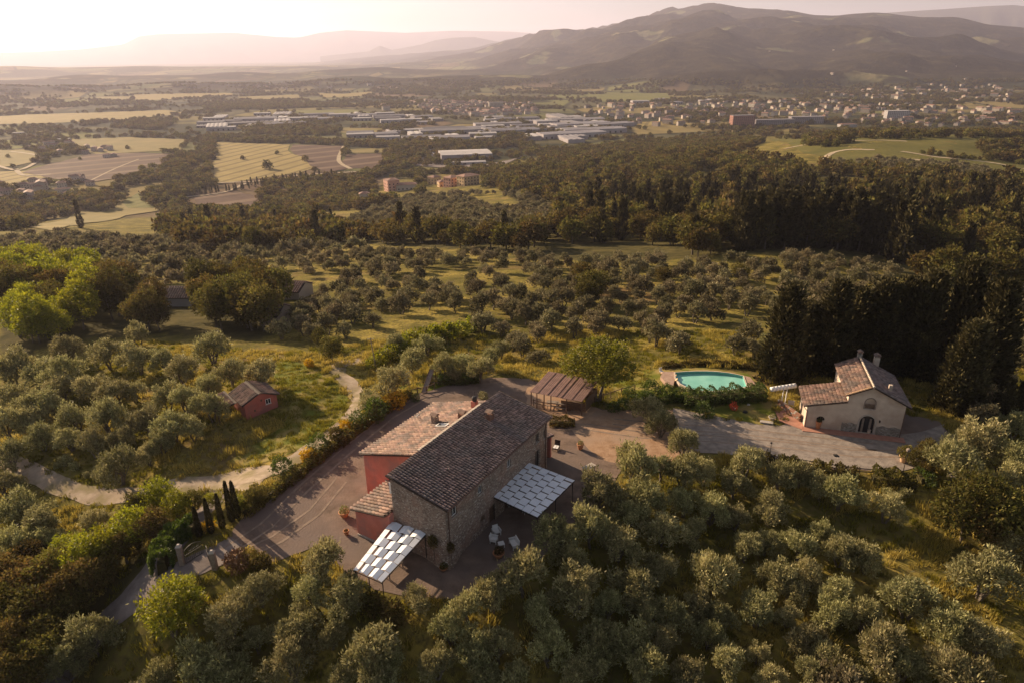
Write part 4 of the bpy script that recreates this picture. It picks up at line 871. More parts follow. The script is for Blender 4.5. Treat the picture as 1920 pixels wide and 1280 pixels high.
# ------------------------------------------------------------------ woven canvas pergolas
def pergola(P0, P1, P2, P3, rows, cols, label, amp=.16, gap=.03):
    """P0-P1 along the house wall, P3/P2 the outer edge (world xyz of the roof corners)"""
    P0, P1, P2, P3 = map(Vector, (P0, P1, P2, P3))
    o = thing('canvas_pergola', (P0.x, P0.y, 0), 0, label, 'pergola'); b = Vector((P0.x, P0.y, 0))
    S = lambda u, v, dz=0: (P0.lerp(P1, u)).lerp(P3.lerp(P2, u), v)-b+Vector((0, 0, dz))
    for u, v in ((0.02, .97), (.98, .97), (.5, .97), (.02, .04), (.98, .04)):
        q = S(u, v); MB().tube((q.x, q.y, -.1), (q.x, q.y, q.z-.06), .05).build('post', M_metal, o)
    for v in np.linspace(0, 1, rows+1): MB().bar(S(0, v, -.07), S(1, v, -.07), .05, .06).build('crossbar', M_metal, o)
    for u in (0, 1): MB().bar(S(u, 0, -.14), S(u, 1, -.14), .06, .08).build('rail', M_metal, o)
    for r_ in range(rows):
        v0, v1 = r_/rows, (r_+1)/rows; odd = r_ % 2; cuts = [0]+[(c+(.5 if odd else 1))/cols for c in range(cols)]
        if cuts[-1] < 1: cuts.append(1)
        for k in range(len(cuts)-1):
            u0, u1 = cuts[k]+(.012 if k else 0), cuts[k+1]-(gap if k < len(cuts)-2 else 0); vs = []; fs = []; n = 6; g0 = .004
            full = (u1-u0)*cols > .7
            for i in range(n+1):
                t = i/n; a = u0+(u1-u0)*t; sag = (.17*t if full else .05+.1*t)*(1 if t < .98 else 1)
                sag = amp*(1-abs(2*t-1)) if full else amp*.7*(t if k == 0 else 1-t)
                vs += [S(a, v0+g0, sag+.01*(r_ % 2)), S(a, v1-g0, sag+.01*(r_ % 2))]
            top = len(vs); vs += [Vector(q)-Vector((0, 0, .012)) for q in vs]
            fs = [(2*i, 2*i+1, 2*i+3, 2*i+2) for i in range(n)]+[(top+2*i, top+2*i+2, top+2*i+3, top+2*i+1) for i in range(n)]
            MB().add(vs, fs).build('canvas_panel', M_fabric, o)
    return o
def wp(px, py, z): x, y = flat(px, py, z); return (float(x), float(y), z)
pergola(wp(801, 997, 3.0), wp(733, 977, 3.0), wp(662, 1068, 2.7), wp(715, 1091, 2.7), 6, 3, 'sunlit white woven canvas pergola at the stone gable end, nearest the gate')
pergola(wp(921, 928, 3.0), wp(988, 865, 3.0), wp(1078, 900, 2.8), wp(1008, 969, 2.8), 6, 6, 'bluish-white woven canvas pergola along the shaded long wall of the farmhouse', .07, .010)

# ------------------------------------------------------------------ the cream house on the right
WAZ = radians(-15.5); WH = frame(1507, 800, az=WAZ)
def cream_house():
    r = thing('cream_house', WH[0], WAZ, 'cream plastered house with an arched doorway, in front of the tall dark cypresses', 'house')
    a = 4.55; b = 11.15; rg = 7.1; D = 9.2; zr, zl, zrr = 6.7, 5.4, 4.65; zt = lambda x: zl+(zr-zl)*(x-a)/(rg-a) if x < rg else zr+(zrr-zr)*(x-rg)/(b-rg)
    px2 = lambda px, py: on_plane(WH, px, py, 1, 0)
    dr = px2(1623, 805); ni = px2(1632, 756); lo = px2(1540, 777); zn = ni[2]
    hol = [arch(dr[0]-a, .12, 1.75, 1.75), arch(ni[0]-a, zn-.75, 1.15, zn+.1)]
    w, P = wall('wall', (a, 0), (b, 0), [(0, zt(a)-.12), (rg-a, zr-.12), (b-a, zrr-.12)], hol, M_cream, r); tag(w, 'cream gable wall with the arched doorway')
    # recessed door
    d = MB(); u = dr[0]-a
    d.hexa([P(u-.9, .12, .30), P(u+.9, .12, .30), P(u+.9, .12, .34), P(u-.9, .12, .34)], [P(u-.9, 2.7, .30), P(u+.9, 2.7, .30), P(u+.9, 2.7, .34), P(u-.9, 2.7, .34)]); dd = d.build('door', M_glass, r)
    for k in (-.55, .3): g = MB(); g.hexa([P(u+k, .14, .25), P(u+k+.25, .14, .25), P(u+k+.25, .14, .295), P(u+k, .14, .295)], [P(u+k, 2.1, .25), P(u+k+.25, 2.1, .25), P(u+k+.25, 2.1, .295), P(u+k, 2.1, .295)]); g.build('door_leaf', M_woodg, dd)
    # surround of the door
    def ring(name, uc, z0, w, zs, t, m, proud=.03):
        o_ = [(uc-w/2-t, z0)]+[(uc-(w/2+t)*cos(pi*k/10), zs+(w/2+t)*sin(pi*k/10)) for k in range(11)]+[(uc+w/2+t, z0)]
        i_ = [(uc-w/2, z0)]+[(uc-(w/2)*cos(pi*k/10), zs+(w/2)*sin(pi*k/10)) for k in range(11)]+[(uc+w/2, z0)]
        n = len(o_); vs = [P(x, z, -proud) for x, z in o_]+[P(x, z, -proud) for x, z in i_]+[P(x, z, .004) for x, z in o_]+[P(x, z, .1) for x, z in i_]
        fs = [(i, i+1, n+i+1, n+i) for i in range(n-1)]+[(i+1, i, 2*n+i, 2*n+i+1) for i in range(n-1)]+[(n+i, n+i+1, 3*n+i+1, 3*n+i) for i in range(n-1)]
        return MB().add(vs, fs).build(name, m, r)
    ring('door_surround', u, .0, 1.75, 1.75, .2, M_step); ring('niche_surround', ni[0]-a, zn-.75, 1.15, zn+.1, .13, M_woodg)
    g = MB(); uu = ni[0]-a; g.hexa([P(uu-.6, zn-.8, .25), P(uu+.6, zn-.8, .25), P(uu+.6, zn-.8, .3), P(uu-.6, zn-.8, .3)], [P(uu-.6, zn+.8, .25), P(uu+.6, zn+.8, .25), P(uu+.6, zn+.8, .3), P(uu-.6, zn+.8, .3)]); nb = g.build('niche_back', M_cream, r)
    g = MB(); [g.hexa([P(uu-.5+k*.14, zn-.7, .06), P(uu-.44+k*.14, zn-.7, .06), P(uu-.44+k*.14, zn-.7, .1), P(uu-.5+k*.14, zn-.7, .1)], [P(uu-.5+k*.14, zn-.1, .06), P(uu-.44+k*.14, zn-.1, .06), P(uu-.44+k*.14, zn-.1, .1), P(uu-.5+k*.14, zn-.1, .1)]) for k in range(8)]; g.build('railing', M_wood, r)
    g = MB(); g.hexa([P(uu-.65, zn-.86, -.08), P(uu+.65, zn-.86, -.08), P(uu+.65, zn-.86, .1), P(uu-.65, zn-.86, .1)], [P(uu-.65, zn-.76, -.08), P(uu+.65, zn-.76, -.08), P(uu+.65, zn-.76, .1), P(uu-.65, zn-.76, .1)]); g.build('sill', M_step, r)
    # exposed stone at the foot, either side of the door
    def patch(x0, x1, z1, m, nm='stone_patch'):
        xs = np.linspace(x0, x1, 9); top = [(x-a, z1+.09*math.sin(x*5)) for x in xs]
        vs = [P(x-a, .0, -.035) for x in xs]+[P(x, z, -.035) for x, z in top]+[P(x-a, .0, .002) for x in xs]+[P(x, z, .002) for x, z in top]; n = 9
        MB().add(vs, [(i, i+1, n+i+1, n+i) for i in range(8)]+[(n+i, n+i+1, 3*n+i+1, 3*n+i) for i in range(8)]+[(0, n, 3*n, 2*n), (n-1, 3*n-1, 4*n-1, 2*n-1)]).build(nm, m, r)
    patch(px2(1576, 800)[0]+.05, dr[0]-1.12, 1.35, M_stone2); patch(dr[0]+1.12, b-.02, 1.35, M_stone2)
    wall('wall', (b-.001, .351), (b-.001, D), [(0, zrr-.12), (D-.351, zrr-.12)], [], M_cream, r)
    wall('wall', (a+.001, D), (a+.001, .351), [(0, zl-.12), (D-.351, zl-.12)], [], M_cream, r)
    wall('wall', (b-.351, D-.001), (a+.351, D-.001), [(0, zt(b-.351)-.12), (b-rg-.351, zr-.12), (b-a-.702, zt(a+.351)-.12)], [], M_cream, r)
    ov = .35; f0, f1 = -.3, D+.3; sL = (zr-zl)/(rg-a); sR = (zr-zrr)/(b-rg)
    A0 = (a-ov, f0, zl-sL*ov); A1 = (rg, f0, zr); A2 = (rg, f1, zr); A3 = (a-ov, f1, zl-sL*ov)
    rl = slab('roof', [A0, A1, A2, A3], .12, M_under, r); tag(rl, 'left, sunlit slope of the main roof'); Vv, lv = unit(A0, A1); tiles('roof_tiles', np.array(A0)+(0, .03, .01), (0, 1, 0), Vv, f1-f0-.06, lv, M_tile, rl, seed=6)
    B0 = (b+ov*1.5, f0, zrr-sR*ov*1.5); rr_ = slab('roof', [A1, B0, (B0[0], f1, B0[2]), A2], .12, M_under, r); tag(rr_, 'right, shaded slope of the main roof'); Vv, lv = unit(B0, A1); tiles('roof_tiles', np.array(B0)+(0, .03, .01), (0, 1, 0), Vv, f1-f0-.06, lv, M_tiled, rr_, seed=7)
    g = MB(); [g.tube((rg, f0+k*.42, zr+.07), (rg, f0+k*.42+.40, zr+.04), .14, .11, 6) for k in range(23)]; g.build('ridge_tiles', M_mortar, rl)
    g = MB(); [g.tube(tuple(np.array(A0)+np.array(unit(A0, A1)[0])*k*.36+(0, .08, .13)), tuple(np.array(A0)+np.array(unit(A0, A1)[0])*(k*.36+.4)+(0, .08, .1)), .11, .09, 6) for k in range(8)]; g.build('verge_tiles', M_terral, rl)
    MB().tube((B0[0]+.05, f0, B0[2]-.1), (B0[0]+.05, f1, B0[2]-.1), .07).tube((b+.02, -.06, zrr-.9), (b+.02, -.06, 0), .045).build('gutter', M_copper, rr_)
    # low wing
    d2 = 5.3; z0_, z1_ = 3.25, 4.35; s2 = (z1_-z0_)/4.6; Z = lambda x: z0_+s2*x
    wl, P2 = wall('wing_wall', (0, .001), (a-.001, .001), [(0, Z(0)-.1), (a-.001, Z(a)-.1)], [arch(lo[0], 1.25, 1.0, 1.35, 8)], M_cream, r); tag(wl, 'low cream wing wall with a half-round window')
    g = MB(); g.hexa([P2(lo[0]-.6, 1.2, .2), P2(lo[0]+.6, 1.2, .2), P2(lo[0]+.6, 1.2, .24), P2(lo[0]-.6, 1.2, .24)], [P2(lo[0]-.6, 1.95, .2), P2(lo[0]+.6, 1.95, .2), P2(lo[0]+.6, 1.95, .24), P2(lo[0]-.6, 1.95, .24)]); wn = g.build('window', M_glass, r)
    g = MB(); [g.hexa([P2(lo[0]+k-.02, 1.25, .12), P2(lo[0]+k+.02, 1.25, .12), P2(lo[0]+k+.02, 1.25, .15), P2(lo[0]+k-.02, 1.25, .15)], [P2(lo[0]+k-.02, 1.8, .12), P2(lo[0]+k+.02, 1.8, .12), P2(lo[0]+k+.02, 1.8, .15), P2(lo[0]+k-.02, 1.8, .15)]) for k in (-.25, 0, .25)]; g.build('bar', M_wood, wn)
    wall('wing_wall', (.001, d2), (.001, .351), [(0, Z(0)-.1), (d2-.351, Z(0)-.1)], [rect(1.8, 1.1, 1.0, 2.1)], M_cream, r)
    wall('wing_wall', (a-.01, d2-.001), (.351, d2-.001), [(0, Z(a)-.1), (a-.361, Z(.351)-.1)], [], M_cream, r)
    C0 = (-.4, -.28, Z(-.4)); C1 = (a-.02, -.28, Z(a-.02)); rw = slab('roof', [C0, C1, (C1[0], d2+.25, C1[2]), (C0[0], d2+.25, C0[2])], .1, M_under, r); tag(rw, 'sunlit roof of the low wing')
    Vv, lv = unit(C0, C1); tiles('roof_tiles', np.array(C0)+(0, .03, .01), (0, 1, 0), Vv, d2+.5, lv, M_tile, rw, seed=8)
    MB().tube((-.45, -.28, C0[2]-.08), (-.45, d2+.25, C0[2]-.08), .06).tube((-.45, -.26, C0[2]-.1), (.1, -.07, C0[2]-.75), .045).tube((.1, -.07, C0[2]-.75), (.1, -.07, 0), .045).build('gutter', M_copper, rw)
    chimney(r, rg-.05, D-.1, zr, .55, .55, M_stone2); chimney(r, b-1.9, D+.1, zrr+1.1, 1.1, .65, M_cream); chimney(r, b-1.75, 1.6, zt(b-1.75), .9, .38, M_cream, cap=False)
    # brick pavement step
    MB().box(-.3, b+.5, -1.25, -.002, -.2, .12).box(dr[0]-1, dr[0]+1, -.002, .3, -.2, .119).build('brick_pavement', M_paver, r)
    MB().lathe([(.14, 0), (.2, .2), (.16, .45), (.22, .5)], (dr[0]+.45, .12, .13), 10).build('door_vase', M_cream, r)
    MB().tube((dr[0]+1.35, -.12, 1.9), (dr[0]+1.35, -.12, 2.2), .07, .1).tube((dr[0]+1.35, 0, 2.1), (dr[0]+1.35, -.14, 2.1), .02).build('wall_lantern', M_metal, r)
    return r
cream_house()

# ------------------------------------------------------------------ small red hut on the left
M_redp = mat('dull_red_plaster', (.36, .105, .08), (.45, .15, .115), scale=.9, detail=7, bump=.15, bscale=12, c3=(.30, .12, .10), s3=.7)
def red_hut():
    x0, y0, z0 = at(463, 787); x1, y1, z1 = at(522, 762); az = atan2(y1-y0, x1-x0); w = hypot(x1-x0, y1-y0); zb = min(z0, z1)
    r = thing('red_hut', (x0, y0, zb), az, 'small terracotta-red hut with a ribbed tile roof, among the olives left of the track', 'hut'); D = 4.6; e, rg = 2.35, 3.35
    wl, P = wall('wall', (0, 0), (w, 0), [(0, e), (w*.5, rg), (w, e)], [rect(w*.72, 1.75, .75, .8)], M_redp, r, thick=.2, z0=-1); tag(wl, 'red gable wall with a pale window')
    window(r, P, w*.72, 1.75, .75, .8, M_white, .03)
    for u, z in ((w*.52, 2.2), (w*.28, 1.0)): g = MB(); g.hexa([P(u-.12, z-.15, -.02), P(u+.12, z-.15, -.02), P(u+.12, z-.15, .01), P(u-.12, z-.15, .01)], [P(u-.12, z+.15, -.02), P(u+.12, z+.15, -.02), P(u+.12, z+.15, .01), P(u-.12, z+.15, .01)]); g.build('air_vent', M_wood, r)
    wall('wall', (0.001, D), (0.001, .201), [(0, e), (D-.201, e)], [rect(D-1, 1.75, .6, .7)], M_redp, r, thick=.2, z0=-1); wall('wall', (w-.001, .201), (w-.001, D), [(0, e), (D-.201, e)], [], M_redp, r, thick=.2, z0=-1)
    wall('wall', (w-.201, D-.001), (.201, D-.001), [(0, e), (w*.5-.2, rg), (w-.402, e)], [], M_redp, r, thick=.2, z0=-1)
    for s_ in (0, 1):
        xe_ = -.35 if s_ == 0 else w+.35; ze = e+.1-.35*(rg-e)/(w*.5)
        E0 = (xe_, -.25, ze); R0 = (w*.5, -.25, rg+.1); E1 = (xe_, D+.25, ze); R1 = (w*.5, D+.25, rg+.1)
        sb = slab('roof', [E0, R0, R1, E1] if s_ == 0 else [R0, E0, E1, R1], .08, M_under, r); Vv, lv = unit(E0, R0); tiles('roof_tiles', np.array(E0)+(0, .03, .01), (0, 1, 0), Vv, D+.45, lv, M_tile, sb, sp=.42, lp=.5, seed=9+s_)
    E0 = (-3.2, D*.35, 1.7); R0 = (-.36, D*.35, 2.2); sb = slab('roof', [E0, R0, (R0[0], D+1.8, 2.2), (E0[0], D+1.8, 1.7)], .08, M_under, r); tag(sb, 'sunlit roof of the lean-to'); Vv, lv = unit(E0, R0); tiles('roof_tiles', np.array(E0)+(0, .02, .01), (0, 1, 0), Vv, D*.65+1.7, lv, M_tile, sb, sp=.42, lp=.5, seed=12)
    for p in ((-3, D*.35+.1), (-3, D+1.6), (-.5, D+1.6)): MB().box(p[0]-.07, p[0]+.07, p[1]-.07, p[1]+.07, -1, 2.02 if p[0] > -1 else 1.62).build('post', M_wood, r)
red_hut()

# ------------------------------------------------------------------ open shed, roof of rusty sheets
def shed():
    A = Vector(wp(993, 733, 2.6)); B = Vector(wp(1092, 752, 2.3)); D_ = Vector(wp(1027, 696, 3.3)); C_ = B+(D_-A)
    o = thing('open_shed', (A.x, A.y, 0), 0, 'open timber shed with a purple-brown sheet roof, under the round leafy tree', 'shed'); b = Vector((A.x, A.y, 0))
    S = lambda u, v, dz=0: A.lerp(B, u).lerp(D_.lerp(C_, u), v)-b+Vector((0, 0, dz))
    cuts = [0, .155, .34, .51, .60, .80, 1.0]
    for k in range(6):
        u0, u1 = cuts[k]+.008, cuts[k+1]-.004; n = max(3, int((u1-u0)*30)); vs = []; fs = []
        for i in range(2*n+1):
            u = u0+(u1-u0)*i/(2*n); dz = .02*(i % 2)+.012*(k % 2); vs += [S(u, -.02, dz), S(u, 1.02, dz), S(u, -.02, dz-.03), S(u, 1.02, dz-.03)]
        for i in range(2*n): q = 4*i; fs += [(q, q+4, q+5, q+1), (q+2, q+3, q+7, q+6), (q, q+2, q+6, q+4), (q+1, q+5, q+7, q+3)]
        MB().add(vs, fs).build('roof_sheet', M_shedroof, o)
        if k: MB().bar(S(cuts[k], -.02, .04), S(cuts[k], 1.02, .04), .1, .06).build('batten', M_shedroof, o)
    for u in (.02, .13, .27, .40, .7, .985): q = S(u, .03); MB().box(q.x-.07, q.x+.07, q.y-.07, q.y+.07, -.3, q.z-.05).build('post', M_wood, o)
    for u in (.02, .3, .6, .98): q = S(u, .97); MB().box(q.x-.07, q.x+.07, q.y-.07, q.y+.07, -.5, q.z-.05).build('post', M_wood, o)
    for v in (.03, .97): MB().bar(S(0, v, -.09), S(1, v, -.09), .1, .12).build('beam', M_wood, o)
    def brd(u0, v0, u1, v1, n=7):
        for k in range(n):
            z0, z1 = -.2+k*.3, .08+k*.3
            p, q = S(u0, v0), S(u1, v1)
            if z1 < min(p.z, q.z)-.1: MB().bar((p.x, p.y, (z0+z1)/2), (q.x, q.y, (z0+z1)/2), .03, z1-z0).build('board', M_wood, o)
    brd(.52, .25, .985, .25, 5); brd(.985, .26, .985, .96); brd(.52, .97, .985, .97)
shed()

# ------------------------------------------------------------------ swimming pool
def pool():
    pts = [(1265.5, 703), (1285, 701.5), (1305, 700.8), (1325, 700.8), (1345, 701.8), (1365, 704), (1380, 706.8), (1392, 709.5), (1399, 729.5), (1380, 734), (1360, 736.5), (1335, 738), (1310, 737), (1290, 732), (1275, 724), (1266.5, 714)]
    w = [tuple(float(v) for v in flat(*p)) for p in pts]; x0, y0 = w[0]; r = thing('swimming_pool', (x0, y0, 0), 0, 'turquoise swimming pool with a curved far edge, beyond the clipped hedge', 'pool')
    P = [Vector((a-x0, b-y0)) for a, b in w]; c = sum(P, Vector((0, 0)))/len(P)
    # smooth outline
    def sm(P):
        Q = []
        n = len(P)
        for i in range(n):
            a, b, c_, d = P[i-1], P[i], P[(i+1) % n], P[(i+2) % n]
            if i in (4, 9, 0, 5): pass
            Q.append(b)
            if i not in (4, 9): Q.append(b*.5+c_*.5+((b-a)+(c_-d))*.06)
        return Q
    n = len(P); out = [p+(p-c).normalized()*.2 for p in P]
    M_water = bpy.data.materials.new('pool_water'); M_water.use_nodes = True; t = M_water.node_tree; p = t.nodes['Principled BSDF']; p.inputs['Base Color'].default_value = (.35, .75, .62, 1); p.inputs['Roughness'].default_value = .05; p.inputs['IOR'].default_value = 1.33; p.inputs['Transmission Weight'].default_value = .0; p.inputs['Specular IOR Level'].default_value = .25
    nzz = N(t, 'ShaderNodeTexNoise'); nzz.inputs['Scale'].default_value = .35; nzz.inputs['Detail'].default_value = 3; rr = N(t, 'ShaderNodeValToRGB'); rr.color_ramp.elements[0].color = (.17, .44, .37, 1); rr.color_ramp.elements[1].color = (.27, .57, .48, 1); rr.color_ramp.elements[0].position = .35; rr.color_ramp.elements[1].position = .7
    tc_ = N(t, 'ShaderNodeTexCoord'); t.links.new(tc_.outputs['Object'], nzz.inputs['Vector']); t.links.new(nzz.outputs['Fac'], rr.inputs['Fac']); t.links.new(rr.outputs['Color'], p.inputs['Base Color'])
    n2 = N(t, 'ShaderNodeTexNoise'); n2.inputs['Scale'].default_value = 2.5; bb = N(t, 'ShaderNodeBump'); bb.inputs['Strength'].default_value = .15; bb.inputs['Distance'].default_value = .03; t.links.new(tc_.outputs['Object'], n2.inputs['Vector']); t.links.new(n2.outputs['Fac'], bb.inputs['Height']); t.links.new(bb.outputs[0], p.inputs['Normal'])
    M_liner = mat('pool_liner', (.16, .38, .33), rough=.5)
    MB().add([(q.x, q.y, .10) for q in P], [tuple(range(n))[::-1]]).build('water', M_water, r)
    MB().add([(q.x, q.y, .50) for q in P]+[(q.x, q.y, -.1) for q in P], [(i, (i+1) % n, n+(i+1) % n, n+i) for i in range(n)]).build('basin', M_liner, r)
    MB().add([(q.x, q.y, .51) for q in P]+[(q.x, q.y, .51) for q in out]+[(q.x, q.y, -.05) for q in out], [(i, (i+1) % n, n+(i+1) % n, n+i) for i in range(n)]+[(n+i, n+(i+1) % n, 2*n+(i+1) % n, 2*n+i) for i in range(n)]).build('coping', M_mortar, r)
    M_deck = mat('pool_paving', (.30, .19, .14), (.42, .29, .22), scale=2, bump=.3)
    # paved decks at both ends
    for poly in ([(1243, 701), (1263, 701), (1264, 718), (1262, 727), (1248, 722), (1238, 710)], [(1396, 709), (1406, 711), (1418, 728), (1403, 730)]):
        q = [flat(*v) for v in poly]; m = len(q); MB().add([(a-x0, b-y0, .44) for a, b in q]+[(a-x0, b-y0, -.1) for a, b in q], [tuple(range(m))[::-1]]+[(i, m+i, m+(i+1) % m, (i+1) % m) for i in range(m)]).build('paved_deck', M_deck, r)
pool()
def boulder(px, py, s, label, m=None, seed=0):
    x, y, z = at(px, py); g = np.random.default_rng(seed); mb = MB(); pr = [(.01, -.15), (.5, -.1), (.62, .15), (.5, .38), (.2, .5), (.01, .52)]; mb.lathe(pr, n=9)
    mb.v = [(a*s*(1+g.normal(0, .12)), b*s*(1+g.normal(0, .12)), c*s*(1+g.normal(0, .1))) for a, b, c in mb.v]
    tag(mb.build('boulder', m or M_step, smooth_=False, loc=(x, y, z+.02)), label, 'boulder')

# ------------------------------------------------------------------ small things about the yard
def P0(px, py, dz=0): x, y, z = at(px, py); return (x, y, z+dz)
def armchair(px, py, rz, label, w=.75, group=None):
    o = thing('garden_armchair', P0(px, py, .05), rz, label, 'armchair', group); h = w/2
    MB().box(-h+.1, h-.1, -.32, .3, .30, .42).build('seat', M_white, o); MB().hexa([(-h+.05, .24, .36), (h-.05, .24, .36), (h-.05, .34, .36), (-h+.05, .34, .36)], [(-h+.08, .34, .9), (h-.08, .34, .9), (h-.08, .42, .9), (-h+.08, .42, .9)]).build('backrest', M_white, o)
    for s_ in (-1, 1):
        MB().box(s_*h-.05, s_*h+.05, -.36, .34, .56, .63).box(s_*h-.03, s_*h+.03, -.3, .3, .3, .56).build('armrest', M_white, o)
        for y in (-.3, .28): MB().box(s_*(h-.04)-.035, s_*(h-.04)+.035, y-.035, y+.035, 0, .31).build('leg', M_white, o)
    return o
armchair(931, 1001, radians(25), 'white garden armchair nearest the house wall, the farther of the two by the pot')
armchair(926, 1016, radians(75), 'white garden armchair directly behind the dark round potted plant on the terrace')
so = armchair(964, 1024, radians(-70), 'white two-seat garden sofa across the low table on the shaded terrace', 1.25); so.name = 'garden_sofa'; so['category'] = 'sofa'
o = thing('coffee_table', P0(940, 1024, .05), .3, 'low white table between the white armchairs and sofa on the terrace', 'table'); MB().box(-.3, .3, -.3, .3, .34, .40).build('table_top', M_white, o)
for a in (-.25, .25):
    for b in (-.25, .25): MB().box(a-.03, a+.03, b-.03, b+.03, 0, .34).build('leg', M_white, o)
def potted(px, py, r, h, kind, s, label, m=None, zs=.6, name='potted_plant', cat='potted plant'):
    x, y, z = at(px, py); o = thing(name, (x, y, z+.04), 0, label, cat)
    MB().lathe([(r*.55, 0), (r*.62, .05), (r*.9, h*.7), (r, h*.9), (r*1.08, h*.92), (r*1.08, h), (r*.9, h), (r*.85, h*.93)], n=14).build('pot', m or M_terra, o, True)
    if kind:
        c, t = PROTO[kind][1]; q = link('foliage', c, o, (0, 0, h-.1), 1.0, (s, s, s*zs/.6))
    return o
potted(935, 1044, .55, .55, 'bush', .5, 'dark round shrub in a wide terracotta pot nearest the white armchairs on the terrace')
potted(1088, 842, .42, .75, 'bush_olive', .38, 'spiky plant in a dark terracotta pot standing alone beside the red porch')
potted(646, 968, .55, .6, 'bush_olive', .55, 'leafy plant in a big sunlit terracotta pot at the corner of the lean-to store')
potted(650, 1002, .3, .5, 'bush', .2, 'small dark pot with a low plant in front of the lean-to store')
potted(1533, 804, .36, 1.15, 'bush', .3, 'tall orange terracotta jar at the corner of the brick pavement of the cream house', M_terra)
potted(1693, 866, .5, .8, 'bush', .95, 'round dark shrub in a pale sunlit terracotta pot at the right end of the drive', M_terral)
potted(832, 1068, .4, .3, 'bush', .42, 'low dark shrub at the battered stone corner of the farmhouse')
potted(1447, 787, .45, .45, 'bush_olive', .35, 'pale boulder-like planter at the corner of the front lawn by the brick path', M_step)
for px, py, s_, lb in ((812, 1018, .75, 'bushy dark climbing plant on the gable wall beside the canvas pergola'), (845, 1028, .6, 'smaller dark climbing plant on the corner of the stone house by the downpipe')):
    a = on_plane(FH, px, py, 0, .1) if px < 830 else on_plane(FH, px, py, 1, .25); (ox, oy, oz), az = FH; x = ox+a[0]*cos(az)-a[1]*sin(az); y = oy+a[0]*sin(az)+a[1]*cos(az)
    o = thing('climbing_plant', (x, y, a[2]), 0, lb, 'plant'); c, t = PROTO['bush'][0]; link('foliage', c, o, (0, 0, -.5*s_), 0, (s_*.8, s_*.8, s_)); MB().tube((0, 0, -.2), (.1, -.1, -a[2]), .03).build('stem', M_bark, o)
# things in the red porch: dark chair with white cushions
o = thing('garden_lounger', P0(1043, 842, .05), radians(-20), 'dark garden lounge chair with white cushions in front of the red porch', 'lounge chair')
MB().box(-.35, .35, -.5, .4, .25, .33).build('seat', M_black, o); MB().hexa([(-.35, .38, .3), (.35, .38, .3), (.35, .44, .3), (-.35, .44, .3)], [(-.35, .6, .95), (.35, .6, .95), (.35, .66, .95), (-.35, .66, .95)]).build('backrest', M_black, o)
MB().box(-.3, -.02, -.45, .3, .335, .40).build('cushion', M_white, o); MB().box(.02, .3, -.45, .3, .335, .40).build('cushion', M_white, o)
for a in (-.3, .3):
    for b in (-.45, .35): MB().box(a-.03, a+.03, b-.03, b+.03, 0, .25).build('leg', M_black, o)
o = thing('garden_bench', P0(1104, 884, .05), radians(40), 'pale garden table at the edge of the terrace, half under the olive crown', 'table'); MB().box(-.8, .8, -.4, .4, .68, .74).build('table_top', M_step, o)
o.name = 'garden_table'
for a in (-.65, .65): MB().box(a-.08, a+.08, -.3, .3, 0, .68).build('leg', M_step, o)
for px, py, az_, lb in ((985, 962, .5, 'white chair under the near edge of the bluish canvas pergola'), (956, 948, 2.0, 'white chair half hidden below the left corner of the bluish canvas pergola')):
    o = thing('garden_chair', P0(px, py, .05), az_, lb, 'chair'); MB().box(-.22, .22, -.22, .22, .42, .46).build('seat', M_white, o); MB().box(-.22, .22, .2, .24, .46, .88).build('backrest', M_white, o)
    for a in (-.2, .2):
        for b in (-.2, .2): MB().box(a-.02, a+.02, b-.02, b+.02, 0, .42).build('leg', M_white, o)
o = thing('dining_table', P0(1000, 945, .05), HAZ, 'dining table under the bluish canvas pergola', 'table'); MB().box(-1.1, 1.1, -.45, .45, .7, .75).build('table_top', M_woodg, o)
for a in (-.95, .95):
    for b in (-.35, .35): MB().box(a-.04, a+.04, b-.04, b+.04, 0, .7).build('leg', M_woodg, o)
o = thing('dining_table', P0(738, 1072, .05), HAZ, 'wooden table under the sunlit canvas pergola by the gable', 'table'); MB().box(-1.1, 1.1, -.45, .45, .7, .75).build('table_top', M_woodg, o)
for a in (-.95, .95):
    for b in (-.35, .35): MB().box(a-.04, a+.04, b-.04, b+.04, 0, .7).build('leg', M_woodg, o)
# picnic tables and rail fence by the shed
for px, py, lb in ((1036, 762, 'grey picnic table by the open shed, the left one'), (1054, 766, 'picnic table with white things on it by the open shed, the right one')):
    o = thing('picnic_table', P0(px, py, .04), radians(-12), lb, 'picnic table'); MB().box(-.8, .8, -.35, .35, .72, .77).build('table_top', M_woodg, o)
    for s_ in (-1, 1): MB().box(-.8, .8, s_*.65-.13, s_*.65+.13, .42, .46).build('bench_seat', M_woodg, o)
    for a in (-.6, .6): MB().bar((a, -.7, 0), (a, -.25, .72), .06, .08).bar((a, .7, 0), (a, .25, .72), .06, .08).box(a-.03, a+.03, -.7, .7, .36, .42).build('trestle', M_woodg, o)
def rail_fence(pts, label, h=1.0, rails=(.45, .85), m=None, sp=None, r=.06):
    P = [P0(*p) for p in pts]; o = thing('rail_fence', P[0], 0, label, 'fence'); b = Vector(P[0])
    for p in P: q = Vector(p)-b; MB().box(q.x-r, q.x+r, q.y-r, q.y+r, q.z-.2, q.z+h).build('post', m or M_wood, o)
    for i in range(len(P)-1):
        for z in rails: p = Vector(P[i])-b; q = Vector(P[i+1])-b; MB().bar((p.x, p.y, p.z+z), (q.x, q.y, q.z+z), .05, .10).build('rail', m or M_wood, o)
    return o
rail_fence([(1000, 759), (1018, 764), (1070, 770), (1088, 771)], 'low timber rail fence along the yard side of the open shed')
rail_fence([(1088, 772), (1100, 762), (1115, 755), (1131, 748)], 'timber rail fence running back towards the forked leafy tree')
rail_fence([(1128, 752), (1145, 745), (1165, 738), (1190, 732)], 'rail fence climbing right of the leafy tree to the pool garden', rails=(.85,))
